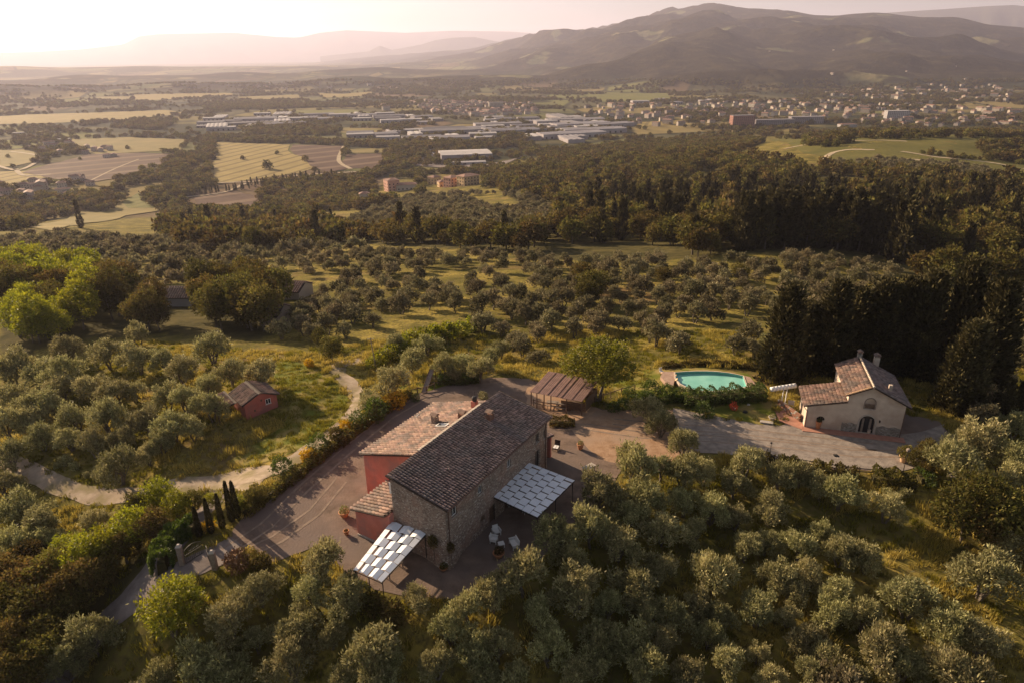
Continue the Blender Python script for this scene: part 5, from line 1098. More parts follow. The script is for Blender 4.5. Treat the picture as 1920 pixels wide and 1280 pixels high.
rail_fence([(1420, 866), (1470, 868), (1540, 880), (1610, 890), (1650, 893), (1690, 898), (1745, 897)], 'thin wire fence along the lower edge of the grey gravel drive', 1.0, (.9, .5), M_metal, r=.035)
rail_fence([(765, 742), (783, 737), (800, 735), (815, 728)], 'short post fence beside the play lawn', rails=(.85,))
# play frame: two long sloping beams with legs
o = thing('play_slide', P0(795, 737, 0), 0, 'dark sloping wooden play slide on the small lawn behind the farmhouse', 'slide'); b = Vector(P0(795, 737, 0)); e = Vector(P0(812, 712, 0))-b
for k in (-.35, .35): MB().bar((k, 0, .15), (e.x+k, e.y, 1.9), .08, .14).build('side_beam', M_wood, o)
MB().hexa([(-.3, 0, .12), (.3, 0, .12), (e.x+.3, e.y, 1.86), (e.x-.3, e.y, 1.86)], [(-.3, 0, .16), (.3, 0, .16), (e.x+.3, e.y, 1.90), (e.x-.3, e.y, 1.90)]).build('slide_bed', M_woodg, o)
for k in (-.35, .35): MB().bar((e.x+k, e.y, 1.9), (e.x+k, e.y+.6, 0), .08, .08).build('leg', M_wood, o)
o = thing('seesaw', P0(805, 722, 0), radians(-20), 'low timber seesaw on the play lawn', 'seesaw'); MB().bar((-1.6, 0, .3), (1.6, 0, .75), .1, .06).build('plank', M_wood, o); MB().box(-.1, .1, -.2, .2, 0, .48).build('pivot', M_metal, o)
# utility pole, lamp post
def pole_thing(name, base, top_px, label, cat, r=.09, m=None):
    x, y, z = P0(*base); h = 1.0
    for hh in np.linspace(1, 12, 111):
        q = proj(x, y, z+hh)
        if q[1] < top_px[1]: h = hh; break
    o = thing(name, (x, y, z), 0, label, cat); lx = (top_px[0]-proj(x, y, z+h)[0])/F*math.hypot(x, y)
    MB().tube((0, 0, -.3), (float(lx), 0, h), r, r*.6, 8).build('pole', m or M_woodg, o); return o, h, float(lx)
o, h, lx = pole_thing('utility_pole', (706, 694), (694, 634), 'leaning grey timber utility pole among the bushes beside the track', 'utility pole', .11)
MB().bar((lx-.5, 0, h-.3), (lx+.5, 0, h-.3), .07, .07).build('crossarm', M_woodg, o)
for k in (-.4, .4): MB().lathe([(.04, 0), (.05, .1), (.02, .14)], (lx+k, 0, h-.27), 8).build('insulator', M_white, o)
o, h, lx = pole_thing('lamp_post', (1692, 888), (1703, 846), 'thin grey lamp post in front of the potted shrub at the end of the drive', 'lamp post', .05, M_metal); MB().lathe([(.05, 0), (.22, .12), (.24, .35), (.1, .45)], (lx, 0, h-.05), 10).build('lamp_head', M_woodg, o)
o, h, lx = pole_thing('lamp_post', (1444, 857), (1446, 832), 'short dark lamp post beside the round olive at the near edge of the drive', 'lamp post', .05, M_metal); MB().lathe([(.03, 0), (.12, .06), (.12, .2), (.04, .26)], (lx, 0, h), 10).build('lamp_head', M_metal, o)
# manhole, brick path and low wall by the cream house
x, y, z = P0(1567, 854); tag(MB().box(-.25, .25, -.25, .25, 0, .05).build('manhole_cover', M_black, loc=(x, y, z+.06)), 'small dark manhole cover in the middle of the gravel drive', 'manhole cover')
x, y, z = P0(1606, 817); tag(MB().box(-.45, .45, -.25, .25, 0, .05).build('drain_grate', M_black, loc=(x, y, z+.06)), 'dark drain grate in front of the arched doorway', 'drain grate')
x, y, z = P0(1437, 793); tag(MB().box(-.8, .8, -.3, .3, 0, .22).build('stone_slab', M_step, loc=(x, y, z+.03), rz=-.3), 'pale stone slab at the edge of the front lawn', 'stone slab')
sheet('brick_path', [(1452, 770), (1475, 768), (1507, 797), (1532, 806), (1505, 806), (1462, 790)], M_paver, .085, .8)
c = P0(1458, 760); o = thing('brick_garden_wall', c, 0, 'low old brick wall with plants on top, left of the cream house', 'garden wall'); e = Vector(P0(1500, 790))-Vector(c)
n_ = 16
for k in range(n_):
    for j in range(5):
        t0 = (k+.5*(j % 2))/n_; t1 = t0+.93/n_
        if t1 < 1.02: MB().bar((e.x*t0, e.y*t0, .1+.2*j), (e.x*t1, e.y*t1, .1+.2*j), .3, .185).build('block', M_brick if (k*3+j) % 4 else M_stone2, o)
x, y, z = P0(1481, 770); tag(MB().box(-.4, .4, -.04, .04, 0, .65).box(-.34, -.3, -.03, .03, -.9, 0).box(.3, .34, -.03, .03, -.9, 0).build('notice_board', M_step, loc=(x, y, z+.95), rz=-.3), 'blank pale board standing by the low brick wall', 'board')
# white roller awning on a white frame
x, y, z = P0(1467, 757); o = thing('rolled_awning', (x, y, z), radians(12), 'long white rolled awning held on a white frame, left of the cream house', 'awning')
mb = MB()
for k in range(7): t = k/7; mb.tube((-1.9+3.7*t, .3, 2.35+.55*t*.3), (-1.9+3.7*(t+1/7), .3, 2.35+.55*(t+1/7)*.3), .34, n=12)
mb.build('canvas_roll', M_white, o, True); MB().tube((1.8, .3, 2.51), (1.84, .3, 2.52), .38, n=12).build('end_cap', M_woodg, o)
for k in (-.2, .35): MB().box(k-.05, k+.05, -.1, 0, 0, 2.25).build('post', M_white, o)
MB().bar((-1.2, -.05, .03), (.6, -.05, .03), .1, .06).build('foot_bar', M_white, o)
for k in (-.2, .35): MB().bar((k, -.05, 2.2), (k, .5, 2.2), .06, .06).build('arm', M_white, o)
# sun loungers on the pool deck
for px, py, lb in ((1249, 708, 'sun lounger on the brick deck, farthest from the yard'), (1255, 714, 'sun lounger in the middle of the brick deck at the left end of the pool'), (1257, 721, 'sun lounger on the near side of the brick deck by the pool')):
    o = thing('sun_lounger', P0(px, py, .44), radians(-15), lb, 'sun lounger', 'sun loungers by the pool'); MB().box(-.9, .5, -.3, .3, .28, .36).build('bed', M_terral, o); MB().hexa([(.5, -.3, .28), (.95, -.3, .6), (.95, .3, .6), (.5, .3, .28)], [(.5, -.3, .36), (.92, -.3, .68), (.92, .3, .68), (.5, .3, .36)]).build('backrest', M_terral, o)
    for a in (-.8, .4):
        for b in (-.25, .25): MB().box(a-.03, a+.03, b-.03, b+.03, 0, .28).build('leg', M_wood, o)
o = thing('garden_chair', P0(1240, 701, .05), .4, 'pale folding chair at the far left corner of the pool deck', 'chair'); MB().box(-.25, .25, -.25, .25, .4, .45).build('seat', M_white, o); MB().hexa([(-.25, .22, .45), (.25, .22, .45), (.25, .26, .45), (-.25, .26, .45)], [(-.25, .36, .95), (.25, .36, .95), (.25, .4, .95), (-.25, .4, .95)]).build('backrest', M_white, o)
for a in (-.2, .2): MB().bar((a, -.2, 0), (a, .2, .42), .04, .04).bar((a, .2, 0), (a, -.2, .42), .04, .04).build('leg', M_metal, o)
boulder(1397, 773, .55, 'dark boulder on the front lawn', M_black, 1); boulder(1403, 759, .4, 'pale boulder on the front lawn near the clipped hedge', None, 2)
x, y, z = P0(1375, 768); o = thing('flower_bush', (x, y, z), 0, 'bright red flowering bush in a pale pot on the front lawn', 'flowering bush'); link('stem', PROTO['bush'][0][1], o)
g = np.random.default_rng(5); link('foliage', crown('foliage', lob_ball(g, 8, .4, .35, .65, .3), 700, .13, M_red, g, .8, .2), o); MB().lathe([(.2, 0), (.3, .35)], n=12).build('pot', M_step, o)
# gate of dark metal between two pillars
def gate():
    a = P0(343, 1058); b = P0(404, 1066); o = thing('entrance_gate', a, 0, 'dark wrought metal gate standing open between two pillars at the end of the drive', 'gate'); e = Vector(b)-Vector(a)
    for p, h in ((Vector((0, 0, 0)), 2.2), (e, 2.0)):
        mb = MB().box(p.x-.22, p.x+.22, p.y-.22, p.y+.22, p.z-.4, p.z+h).build('pillar', M_woodg, o); MB().hexa([(p.x-.27, p.y-.27, p.z+h), (p.x+.27, p.y-.27, p.z+h), (p.x+.27, p.y+.27, p.z+h), (p.x-.27, p.y+.27, p.z+h)], [(p.x-.1, p.y-.1, p.z+h+.25), (p.x+.1, p.y-.1, p.z+h+.25), (p.x+.1, p.y+.1, p.z+h+.25), (p.x-.1, p.y+.1, p.z+h+.25)]).build('pillar_cap', M_step, mb)
    for s_, base in ((1, Vector((.3, 0, 0))), (-1, e-Vector((.3, 0, 0)))):
        d = Vector((s_*.55, .83, 0)); Lw = 1.9; lf = MB()
        for z in (.15, 1.0): lf.bar(base+Vector((0, 0, z)), base+d*Lw+Vector((0, 0, z)), .04, .06)
        n = 10; tops = [1.5+.35*sin(pi*k/n) for k in range(n+1)]
        for k in range(n+1): p = base+d*Lw*k/n; lf.bar(p+Vector((0, 0, .12)), p+Vector((0, 0, tops[k])), .03, .03)
        for k in range(n): lf.bar(base+d*Lw*k/n+Vector((0, 0, tops[k])), base+d*Lw*(k+1)/n+Vector((0, 0, tops[k+1])), .04, .05)
        q = lf.build('gate_leaf', M_metal, o); sc = MB()
        for k in range(3): sc.tube(base+d*Lw*(.3+.2*k)+Vector((-.02, 0, 1.2)), base+d*Lw*(.45+.2*k)+Vector((-.02, 0, 1.28)), .03)
        sc.build('scroll', M_step, q)  # pale scrolls, the white glints of the gate put into the colour
gate()

# ------------------------------------------------------------------ hedges (clipped boxes of leaves along a line)
def hedge(pts, w, h, m, label, size=.16, dens=120, seed=1, rough_=.1, name='clipped_hedge', cat='hedge'):
    g = np.random.default_rng(seed); P = [np.array(at(*p)) for p in pts]; o = thing(name, tuple(P[0]), 0, label, cat); b = P[0]; V = []; Fq = []; nb = 0; core = MB()
    for i in range(len(P)-1):
        A, B = P[i]-b, P[i+1]-b; Lh = np.hypot(*(B-A)[:2]); n = int(Lh*(w+2*h)*dens); t = g.random(n); s = g.random(n)*(w+2*h); d = (B-A)/Lh; nr = np.array([-d[1], d[0], 0])
        side = np.where(s < h, -w/2, np.where(s > h+w, w/2, s-h-w/2)); zz = np.where(s < h, s, np.where(s > h+w, s-h-w, h)); nv = np.where((s < h)[:, None], -nr, np.where((s > h+w)[:, None], nr, np.array([0, 0, 1.])))
        wob = 1+rough_*(np.sin(t*Lh*1.7+i)+np.sin(t*Lh*4.1))*.6; rnd = np.clip(zz/h-.7, 0, 1)*.35
        C = A+(B-A)*t[:, None]+nr*(side*wob*(1-rnd))[:, None]; C[:, 2] += zz*wob+g.normal(0, .04, n)
        C += nv*g.normal(0, .06, n)[:, None]; v, f = leaves(C, nv, size, g, .7, .2); V.append(v); Fq.append(f+nb); nb += len(v)
        core.hexa([tuple(A-nr*w*.3-(0, 0, .3)), tuple(B-nr*w*.3-(0, 0, .3)), tuple(B+nr*w*.3-(0, 0, .3)), tuple(A+nr*w*.3-(0, 0, .3))], [tuple(A-nr*w*.2+(0, 0, h*.6)), tuple(B-nr*w*.2+(0, 0, h*.6)), tuple(B+nr*w*.2+(0, 0, h*.6)), tuple(A+nr*w*.2+(0, 0, h*.6))])
    link('foliage', npmesh('foliage', np.concatenate(V), np.concatenate(Fq), m), o); core.build('inner_twigs', M_dark, o); return o
hedge([(822, 719), (860, 719), (898, 716)], 1.3, 1.3, M_hedge, 'clipped box-shaped hedge at the edge of the play lawn', seed=2)
hedge([(306, 1074), (308, 1050), (325, 1022), (348, 1003), (368, 1000)], 1.7, 1.9, M_hedge, 'tall curved clipped hedge with a bright lit top beside the entrance gate', .2, 210, seed=3)
hedge([(1282, 757), (1310, 760), (1330, 757), (1380, 752), (1434, 749)], 1.7, 2.1, M_hedge, 'long clipped hedge between the pool and the front lawn', seed=4, rough_=.2)
hedge([(1195, 752), (1240, 753), (1285, 752)], 1.2, 1.0, M_hedge, 'low lit hedge in front of the pool deck', seed=5, rough_=.3)
hedge([(459, 968), (500, 938), (560, 893), (620, 846), (680, 803), (730, 768), (768, 742)], 1.1, 1.0, M_broad, 'dark hedge between the track and the courtyard', .2, 110, 6, .35)
hedge([(1420, 868), (1430, 866), (1455, 868)], 1.5, .8, M_broad, 'low dark hedge mound behind the lamp post at the drive edge', .18, 130, 7, .3)
hedge([(1458, 873), (1480, 876), (1502, 880)], 1.6, .9, M_broad, 'low dark clipped mound on the drive edge, first from the left of three', .18, 130, 8, .3)
hedge([(1523, 882), (1550, 886), (1558, 888)], 1.6, .9, M_broad, 'small dark clipped mound on the drive edge, middle of three', .18, 130, 9, .3)
hedge([(1565, 889), (1590, 893), (1603, 898)], 1.6, .9, M_broad, 'dark clipped mound right after the middle one on the drive edge', .18, 130, 10, .3)
hedge([(1635, 902), (1670, 907), (1715, 914)], 2.0, 1.3, M_broad, 'long dark hedge below the lamp post at the right end of the drive', .2, 130, 11, .25)
hedge([(1722, 902), (1745, 902)], 2.2, 1.1, M_hedge, 'domed clipped shrub right of the long dark hedge', .18, 140, 12, .2)
hedge([(1030, 796), (1055, 797), (1078, 797)], 1.2, .9, M_broad, 'low dark flowering hedge beyond the far gable of the farmhouse', .17, 120, 13, .3)
hedge([(1240, 690), (1300, 684), (1370, 686), (1425, 694)], .9, .6, M_broad, 'low dark hedge line in the grass beyond the pool', .2, 110, 14, .4)

# ------------------------------------------------------------------ trees placed one by one (photo pixels of the crown's middle, radius)
OL = [(1195, 868, 58), (1130, 925, 52), (1282, 822, 35), (1282, 878, 40), (1282, 935, 36), (1380, 901, 36), (1335, 950, 38), (1402, 856, 45), (1447, 946, 42), (1466, 890, 34), (1500, 886, 30), (1579, 916, 42), (1540, 905, 30), (1665, 946, 34), (1402, 1017, 40), (1339, 1070, 48),
      (1500, 1025, 36), (1540, 1000, 30), (1579, 1029, 38), (1627, 1040, 34), (1459, 1070, 40), (1519, 1074, 34), (1485, 1105, 32), (1421, 1137, 42), (1309, 1134, 38), (1262, 1152, 38), (1571, 1107, 40), (1560, 1145, 35), (1710, 1111, 50), (1849, 1070, 54), (1365, 1231, 38), (1421, 1224, 24), (1515, 1190, 38), (1545, 1225, 30),
      (1654, 1212, 50), (1699, 1239, 40), (1785, 1175, 44), (1845, 1197, 40), (1800, 1256, 55), (1522, 1265, 36), (1600, 1270, 40), (1800, 856, 54), (1835, 818, 48), (1890, 850, 45), (1900, 900, 36), (1905, 790, 30), (1109, 985, 48), (1205, 925, 50), (1043, 1000, 48), (1160, 1010, 48), (1240, 985, 42), (1081, 1096, 56), (1184, 1092, 52), (985, 1072, 58), (925, 1106, 48),
      (880, 1135, 42), (779, 1113, 38), (885, 1222, 44), (935, 1205, 42), (846, 1176, 38), (700, 1215, 62), (727, 1256, 42), (909, 1268, 38), (964, 1264, 38), (1126, 1192, 46), (1180, 1200, 40), (1216, 1248, 46), (1219, 1150, 36), (1115, 1235, 38), (1235, 1060, 38), (120, 1238, 38), (175, 1188, 40), (150, 1212, 32), (430, 1148, 52), (485, 1097, 42), (380, 1245, 58), (432, 1255, 46), (547, 1235, 50), (558, 1163, 48),
      (610, 1048, 50), (585, 1095, 42), (650, 1110, 46), (1890, 1012, 38), (1300, 990, 32), (1350, 1150, 34), (1480, 1150, 28), (1620, 1150, 34), (1330, 1190, 34), (1250, 1200, 32), (1010, 1150, 38), (1030, 1215, 40), (820, 1240, 38), (620, 1190, 30), (480, 1190, 36), (1080, 1270, 40), (1290, 1262, 40), (1450, 1275, 34), (300, 1262, 34), (640, 1268, 34),
      (1070, 1040, 34), (1140, 1130, 34), (1380, 965, 30), (1440, 1015, 30), (1320, 880, 30), (1240, 870, 36), (1180, 960, 40),
      (128, 651, 32), (200, 658, 32), (255, 666, 35), (303, 669, 28), (339, 682, 38), (394, 647, 36), (255, 622, 28), (430, 693, 34), (489, 698, 38), (386, 717, 28), (73, 695, 34), (120, 697, 34), (109, 722, 32), (168, 717, 32), (22, 688, 35), (211, 731, 35), (248, 728, 25), (22, 735, 30), (55, 753, 36), (91, 753, 34), (139, 779, 30), (200, 779, 36), (310, 742, 30), (346, 746, 32), (394, 757, 34),
      (270, 786, 32), (324, 793, 36), (73, 815, 30), (128, 815, 28), (175, 830, 28), (219, 870, 38), (226, 815, 28), (273, 844, 28), (15, 793, 34), (14, 850, 30), (60, 780, 28), (300, 830, 26), (360, 800, 26),
      (30, 945, 42), (75, 968, 38), (30, 1010, 40), (95, 1005, 30), (180, 975, 28), (5, 900, 30),
      (733, 712, 38), (775, 668, 38), (695, 752, 26), (830, 682, 30), (868, 676, 30), (905, 690, 32), (920, 668, 26), (850, 700, 20), (1240, 787, 36), (1215, 762, 34), (740, 640, 28), (1440, 640, 26), (800, 640, 28), (940, 650, 26)]
grp_front = 'silvery olive trees on the foreground slope'
for k, (a, b, rp) in enumerate(OL): plant_px('olive_hero', a, b, rp, name='olive_tree', what='silvery olive tree', cat='olive tree', tall=.95+.25*R.random())
for a, b, rp, wh in ((312, 1135, 55, 'light green leafy tree'), (352, 1100, 26, 'light green leafy tree'), (1825, 945, 62, 'broad green fig-like tree'), (1895, 962, 58, 'broad green fig-like tree'), (1860, 985, 44, 'broad green fig-like tree')):
    plant_px('bright' if a < 500 else 'broad_hero', a, b, rp, name='leafy_tree', what=wh, cat='tree')
# hedgerow wood left of the entrance road
for a, b, rp, k in ((292, 925, 34, 'bright'), (330, 945, 30, 'bright'), (360, 935, 22, 'broad_hero'), (245, 985, 40, 'bright'), (285, 982, 32, 'broad_hero'), (200, 1020, 40, 'bright'), (228, 1022, 32, 'broad_hero'), (165, 1040, 42, 'bright'), (150, 1085, 44, 'broad_hero'), (186, 1068, 34, 'broad_hero'), (100, 1065, 44, 'broad_hero'), (60, 1095, 44, 'broad_hero'),
                    (15, 1075, 40, 'broad_hero'), (105, 1120, 46, 'broad_hero'), (130, 1132, 36, 'broad_hero'), (50, 1150, 46, 'broad_hero'), (5, 1130, 40, 'broad_hero'), (95, 1175, 40, 'broad_hero'), (20, 1200, 46, 'broad_hero'), (70, 1225, 40, 'broad_hero'), (30, 1262, 44, 'broad_hero'), (120, 1030, 30, 'bright'), (255, 945, 28, 'broad_hero'), (400, 935, 18, 'bright'), (445, 940, 18, 'bright'), (480, 925, 22, 'broad_hero'), (60, 1040, 30, 'broad_hero')):
    plant_px(k, a, b, rp, name='leafy_tree', what='bright yellow-green leafy tree' if k == 'bright' else 'dark green leafy tree', cat='tree')
# forked leafy tree by the shed
x, y, z = at(1118, 752)
def forked():
    g = np.random.default_rng(77); lb = [l for l in lob_ball(g, 34, 3.9, 2.5, 5.7, 1.15)]+[(-1.8, 0, 7.0, 1.5), (1.7, .2, 6.9, 1.5), (-2.9, .3, 4.9, 1.3), (3.0, -.2, 4.9, 1.2)]
    M_ft = mat('leaf_green', (.115, .12, .017), (.22, .20, .028), scale=1, island=.35, trans=.35, rough=.6); c = crown('crown', lb, 17000, .26, M_ft, g, .6, .2); mb = MB()
    for p in ([(0, 0, -.3), (-.5, 0, 1.2), (-1.4, .1, 3.4), (-1.9, .1, 5.4)], [(.1, 0, -.3), (.3, .1, 1.4), (.7, .2, 3.2), (1.1, .1, 5.5)]):
        rr = [.22, .19, .15, .08]; [mb.tube(p[i], p[i+1], rr[i], rr[i+1], 8) for i in range(3)]
        for l in lb[3:24:2]:
            if (l[0] < 0) == (p[3][0] < 0): mb.tube(p[2], l[:3], .07, .02, 5)
    o = thing('leafy_tree', (x+.3, y+.1, z), 0, 'round leafy tree with a forked trunk beside the open shed', 'tree'); link('crown', c, o); mb.build('trunk', M_bark, o); o.scale = (1.12, 1.12, 1.0)
forked()
# yellow broom, round shrubs along the courtyard edge
def shrub(kind, px, py, rpx, label, m=None, cat='shrub', name='shrub'):
    o = plant_px(kind, px, py, rpx, name=name, what=None, cat=cat, label=label)
    if m:
        for c in o.children:
            if c.name.startswith('foliage'): c.data = c.data.copy(); c.data.materials[0] = m
    return o
shrub('bush_hedge', 527, 872, 24, 'dark green topiary shrub at the left end of the courtyard hedge, beside the track bend'); shrub('bush_bright', 577, 852, 19, 'yellow flowering broom just right of the topiary by the track bend', M_yellow, name='broom_shrub')
shrub('bush_hedge', 597, 832, 25, 'round green shrub in the courtyard hedge between the two yellow brooms'); shrub('bush_bright', 650, 797, 16, 'small golden flowering broom in the middle of the courtyard hedge', M_yellow, name='broom_shrub')
shrub('bush_hedge', 670, 787, 22, 'dark domed shrub right of the small golden broom'); shrub('bush_hedge', 705, 768, 29, 'large clipped green dome near the far end of the courtyard hedge'); shrub('bush_bright', 742, 746, 24, 'large orange-yellow broom at the far end of the courtyard hedge', M_yellow, name='broom_shrub')
shrub('bush', 630, 812, 20, 'dark shrub in the courtyard hedge below the small golden broom'); shrub('bush', 640, 825, 16, 'low dark shrub at the courtyard foot of the hedge')
shrub('bush_olive', 690, 745, 24, 'grey feathery shrub beside the clipped green dome'); shrub('bush_hedge', 780, 744, 11, 'small ball-shaped shrub at the corner of the play lawn')
shrub('bush_olive', 907, 742, 14, 'pale silvery shrub beside the ridge of the farmhouse roof'); shrub('bush_bright', 388, 985, 14, 'yellow shrub between the slim cypresses', M_yellow); shrub('bush_rust' if 'bush_rust' in PROTO else 'bush', 445, 1050, 26, 'rusty brown shrub right of the gate pillar', M_rust)
shrub('bush', 490, 1052, 24, 'dark mounded shrub at the lower edge of the courtyard'); shrub('bush_olive', 465, 1040, 20, 'tawny shrub with yellow tips at the lower edge of the courtyard', M_grassy)
shrub('bush', 700, 1130, 30, 'dark spreading shrub below the sunlit pergola'); shrub('bush', 735, 1150, 30, 'dark low shrub right of the spreading one below the pergola'); shrub('bush_bright', 580, 680, 12, 'yellow flowering shrub at the bend of the track', M_yellow)
for a, b, rp in ((715, 668, 15), (735, 660, 16), (755, 645, 16), (770, 635, 16), (790, 630, 17), (815, 626, 17), (840, 622, 18), (865, 616, 16), (885, 606, 14), (700, 680, 12), (760, 655, 14), (800, 640, 14)):
    plant_px('bush_bright', a, b, rp*1.45, name='fresh_green_shrub', what='bright green shrub', cat='shrub')
for a, b, rp in ((1222, 727, 20), (1252, 733, 20), (1212, 742, 16), (1275, 735, 13), (1150, 762, 14), (1168, 756, 16), (1186, 752, 18), (1300, 742, 12), (1320, 745, 12), (1320, 768, 20), (1180, 735, 14)):
    plant_px('bush_hedge', a, b, rp, name='garden_shrub', what='dark rounded shrub', cat='shrub')
for a, b, rp in ((620, 650, 26), (1110, 530, 34), (1100, 545, 28), (1388, 508, 18), (600, 630, 20), (1245, 515, 20), (1092, 510, 26), (1720, 860, 18), (1735, 878, 14), (1740, 840, 22)):
    plant_px('broad_hero', a, b, rp, name='leafy_tree', what='rounded dark green tree', cat='tree')
# slim cypresses beside the gate
for (bx, by), (tx, ty), lb in (((375, 1006), (365, 951), 'first from the gate'), ((397, 999), (388, 935), 'second from the gate'), ((418, 990), (403, 927), 'third from the gate'), ((436, 978), (428, 903), 'the tallest, fourth from the gate'), ((446, 970), (440, 903), 'the farthest from the gate')):
    x, y, z = at(bx, by); h = 3
    for hh in np.linspace(1.5, 9, 80):
        if proj(x, y, z+hh)[1] < ty: h = hh; break
    plant('cypress_slim', x, y, z, 1.0, h/4.6, name='slim_cypress', cat='cypress', label='slim pointed cypress at the edge of the courtyard, '+lb, group='slim cypresses by the entrance gate')
# the tall dark group behind the cream house
for (bx, by), (tx, ty), s_, lb in (((1462, 712), (1462, 540), 1.15, 'leftmost of the tall dark cypresses, beside the pool'), ((1548, 700), (1550, 532), 1.15, 'tall dark cypress second from the left behind the cream house'), ((1632, 695), (1636, 532), 1.2, 'tall dark cypress directly behind the ridge of the cream house'),
                                  ((1500, 692), (1503, 572), .95, 'shorter dark cypress in the gap just right of the leftmost tall one'), ((1592, 690), (1594, 548), 1.05, 'dark cypress behind the left slope of the main roof'), ((1676, 696), (1680, 528), 1.05, 'dark cypress seen between the two chimneys of the cream house'), ((1712, 705), (1718, 515), 1.15, 'tall dark cypress right of the right chimney of the cream house'), ((1775, 720), (1778, 498), 1.2, 'broad tall dark cypress in the middle of the right-hand clump'),
                                  ((1832, 745), (1838, 535), 1.15, 'tall dark cypress on the right edge of the clump'), ((1790, 770), (1800, 610), 1.1, 'rightmost front cypress of the clump'), ):
    x, y, z = at(bx, by); h = 10
    for hh in np.linspace(5, 26, 120):
        if proj(x, y, z+hh)[1] < ty: h = hh; break
    plant('cypress_big', x, y, z, s_*1.05, h/15.5, name='tall_cypress', cat='cypress', label=lb, group='tall dark cypresses behind the cream house')
shrub('bush', 1742, 672, 24, 'rust-brown dying tree among the tall dark cypresses', M_rust, cat='tree', name='dying_tree')
for (bx, by), (tx, ty) in (((1875, 800), (1880, 715)), ((1895, 805), (1900, 720)), ((1915, 800), (1916, 715)), ((1858, 790), (1862, 735))):
    x, y, z = at(bx, by); h = 4
    for hh in np.linspace(2, 12, 80):
        if proj(x, y, z+hh)[1] < ty: h = hh; break
    plant('cypress_mid', x, y, z, .55, h/14, name='cypress', what='dark pointed cypress', cat='cypress')

# ------------------------------------------------------------------ groves and woods
def near_far(x, y, z, n):
    k = np.argsort(np.hypot(x, y)); return k[:n], k[n:]
KEEPOUT = [YARD_PX, [(560, 700), (560, 650), (720, 640), (720, 720), (650, 850), (560, 880), (480, 900), (430, 820), (540, 720)], [(420, 660), (560, 670), (600, 760), (540, 800), (430, 800), (390, 740)], [(960, 690), (1180, 690), (1200, 780), (960, 780)], [(700, 690), (960, 690), (1000, 760), (700, 760)],
           [(1180, 680), (1440, 680), (1440, 800), (1180, 800)], [(1420, 690), (1850, 690), (1850, 800), (1420, 800)], [(700, 600), (900, 585), (900, 680), (700, 690)], [(1030, 640), (1190, 640), (1190, 760), (1030, 760)]]
G1 = [(500, 645), (470, 600), (560, 560), (560, 500), (700, 478), (905, 487), (1080, 492), (1330, 500), (1500, 486), (1640, 505), (1700, 545), (1700, 600), (1440, 600), (1420, 690), (1180, 690), (1000, 690), (930, 640), (700, 640), (640, 660)]
GR = [(1850, 560), (1930, 540), (1930, 860), (1800, 780), (1860, 700)]
BARE = [(1330, 468), (1400, 476), (1560, 478), (1610, 492), (1500, 492), (1400, 500), (1340, 492)]
BARE2 = [(820, 505), (940, 500), (1000, 520), (1000, 560), (900, 545), (760, 530)]
gx, gy, gz = scatter([G1, GR], 5.6, .3, .35, .93, (-90, 190), (60, 330), KEEPOUT+[BARE, [(435, 550), (580, 545), (590, 588), (440, 590)], [(480, 600), (535, 598), (540, 630), (478, 632)]], 11)
m = ~(inpoly(*proj(gx, gy, gz), BARE2) & (R.random(len(gx)) < .55)); m &= ~((vnoise(gx/17, gy/17) > .74)); gx, gy, gz = gx[m], gy[m], gz[m]
n_ol = max(0, 300-len(OL)); a_, b_ = near_far(gx, gy, gz, n_ol)
for k in a_: s = .72+.4*R.random(); plant('olive', float(gx[k]), float(gy[k]), float(gz[k]), s, s*(.9+.25*R.random()), name='olive_tree', what='silvery olive tree', cat='olive tree', group='olive trees of the grove beyond the pool')
s = .70+.42*R.random(len(b_)); gn_scatter('olive_grove', gx[b_], gy[b_], gz[b_]-.05, s, s*(.85+.3*R.random(len(b_))), ['olive'], 'grove of silvery olive trees in rows beyond the pool and track', 'olive grove')
# the same grove goes on beside and below the frame
ex_, ey_, ez_ = scatter([[(-1200, 5000), (-1200, 560), (5200, 560), (5200, 5000)]], 6.0, .4, .2, .85, (-110, 150), (8, 150), [[(-45, 5000), (-45, 560), (1965, 560), (1965, 1330), (1965, 5000), (1960, 1330), (-40, 1330), (-40, 5000)], [(-45, 560), (1965, 560), (1965, 1325), (-45, 1325)], [(-300, 1500), (30, 1280), (160, 1320), (0, 1700)], [(-700, 760), (0, 820), (0, 920), (-700, 900)]], 19)
ke = (np.hypot(ex_, ey_) > 14); ex_, ey_, ez_ = ex_[ke], ey_[ke], ez_[ke]; s = .8+.35*R.random(len(ex_)); gn_scatter('olive_grove', ex_, ey_, ez_-.05, s, s, ['olive'], 'olive trees of the slope continuing around the foreground', 'olive grove')
# olive slopes farther off
G2 = [(0, 545), (0, 450), (120, 445), (330, 455), (560, 470), (700, 470), (560, 500), (560, 555), (420, 560), (250, 540), (120, 530)]
G3 = [(640, 430), (700, 395), (760, 375), (900, 362), (1010, 375), (1060, 400), (1030, 440), (960, 455), (800, 450)]
G4 = [(1560, 310), (1640, 300), (1800, 312), (1930, 340), (1930, 352), (1700, 330)]
g2 = scatter([G2], 7.0, .5, .2, .85, (-420, 0), (120, 480), (), 12); g3 = scatter([G3, G4], 6.5, .35, .5, .95, (-160, 420), (250, 760), ([(860, 372), (930, 365), (990, 385), (960, 400)],), 13)
X = np.concatenate([g2[0], g3[0]]); Y = np.concatenate([g2[1], g3[1]]); Z = np.concatenate([g2[2], g3[2]]); s = .8+.7*R.random(len(X))**2
gn_scatter('olive_slopes', X, Y, Z, s, s, ['olive_far'], 'olive trees scattered on the farther slopes', 'olive grove')
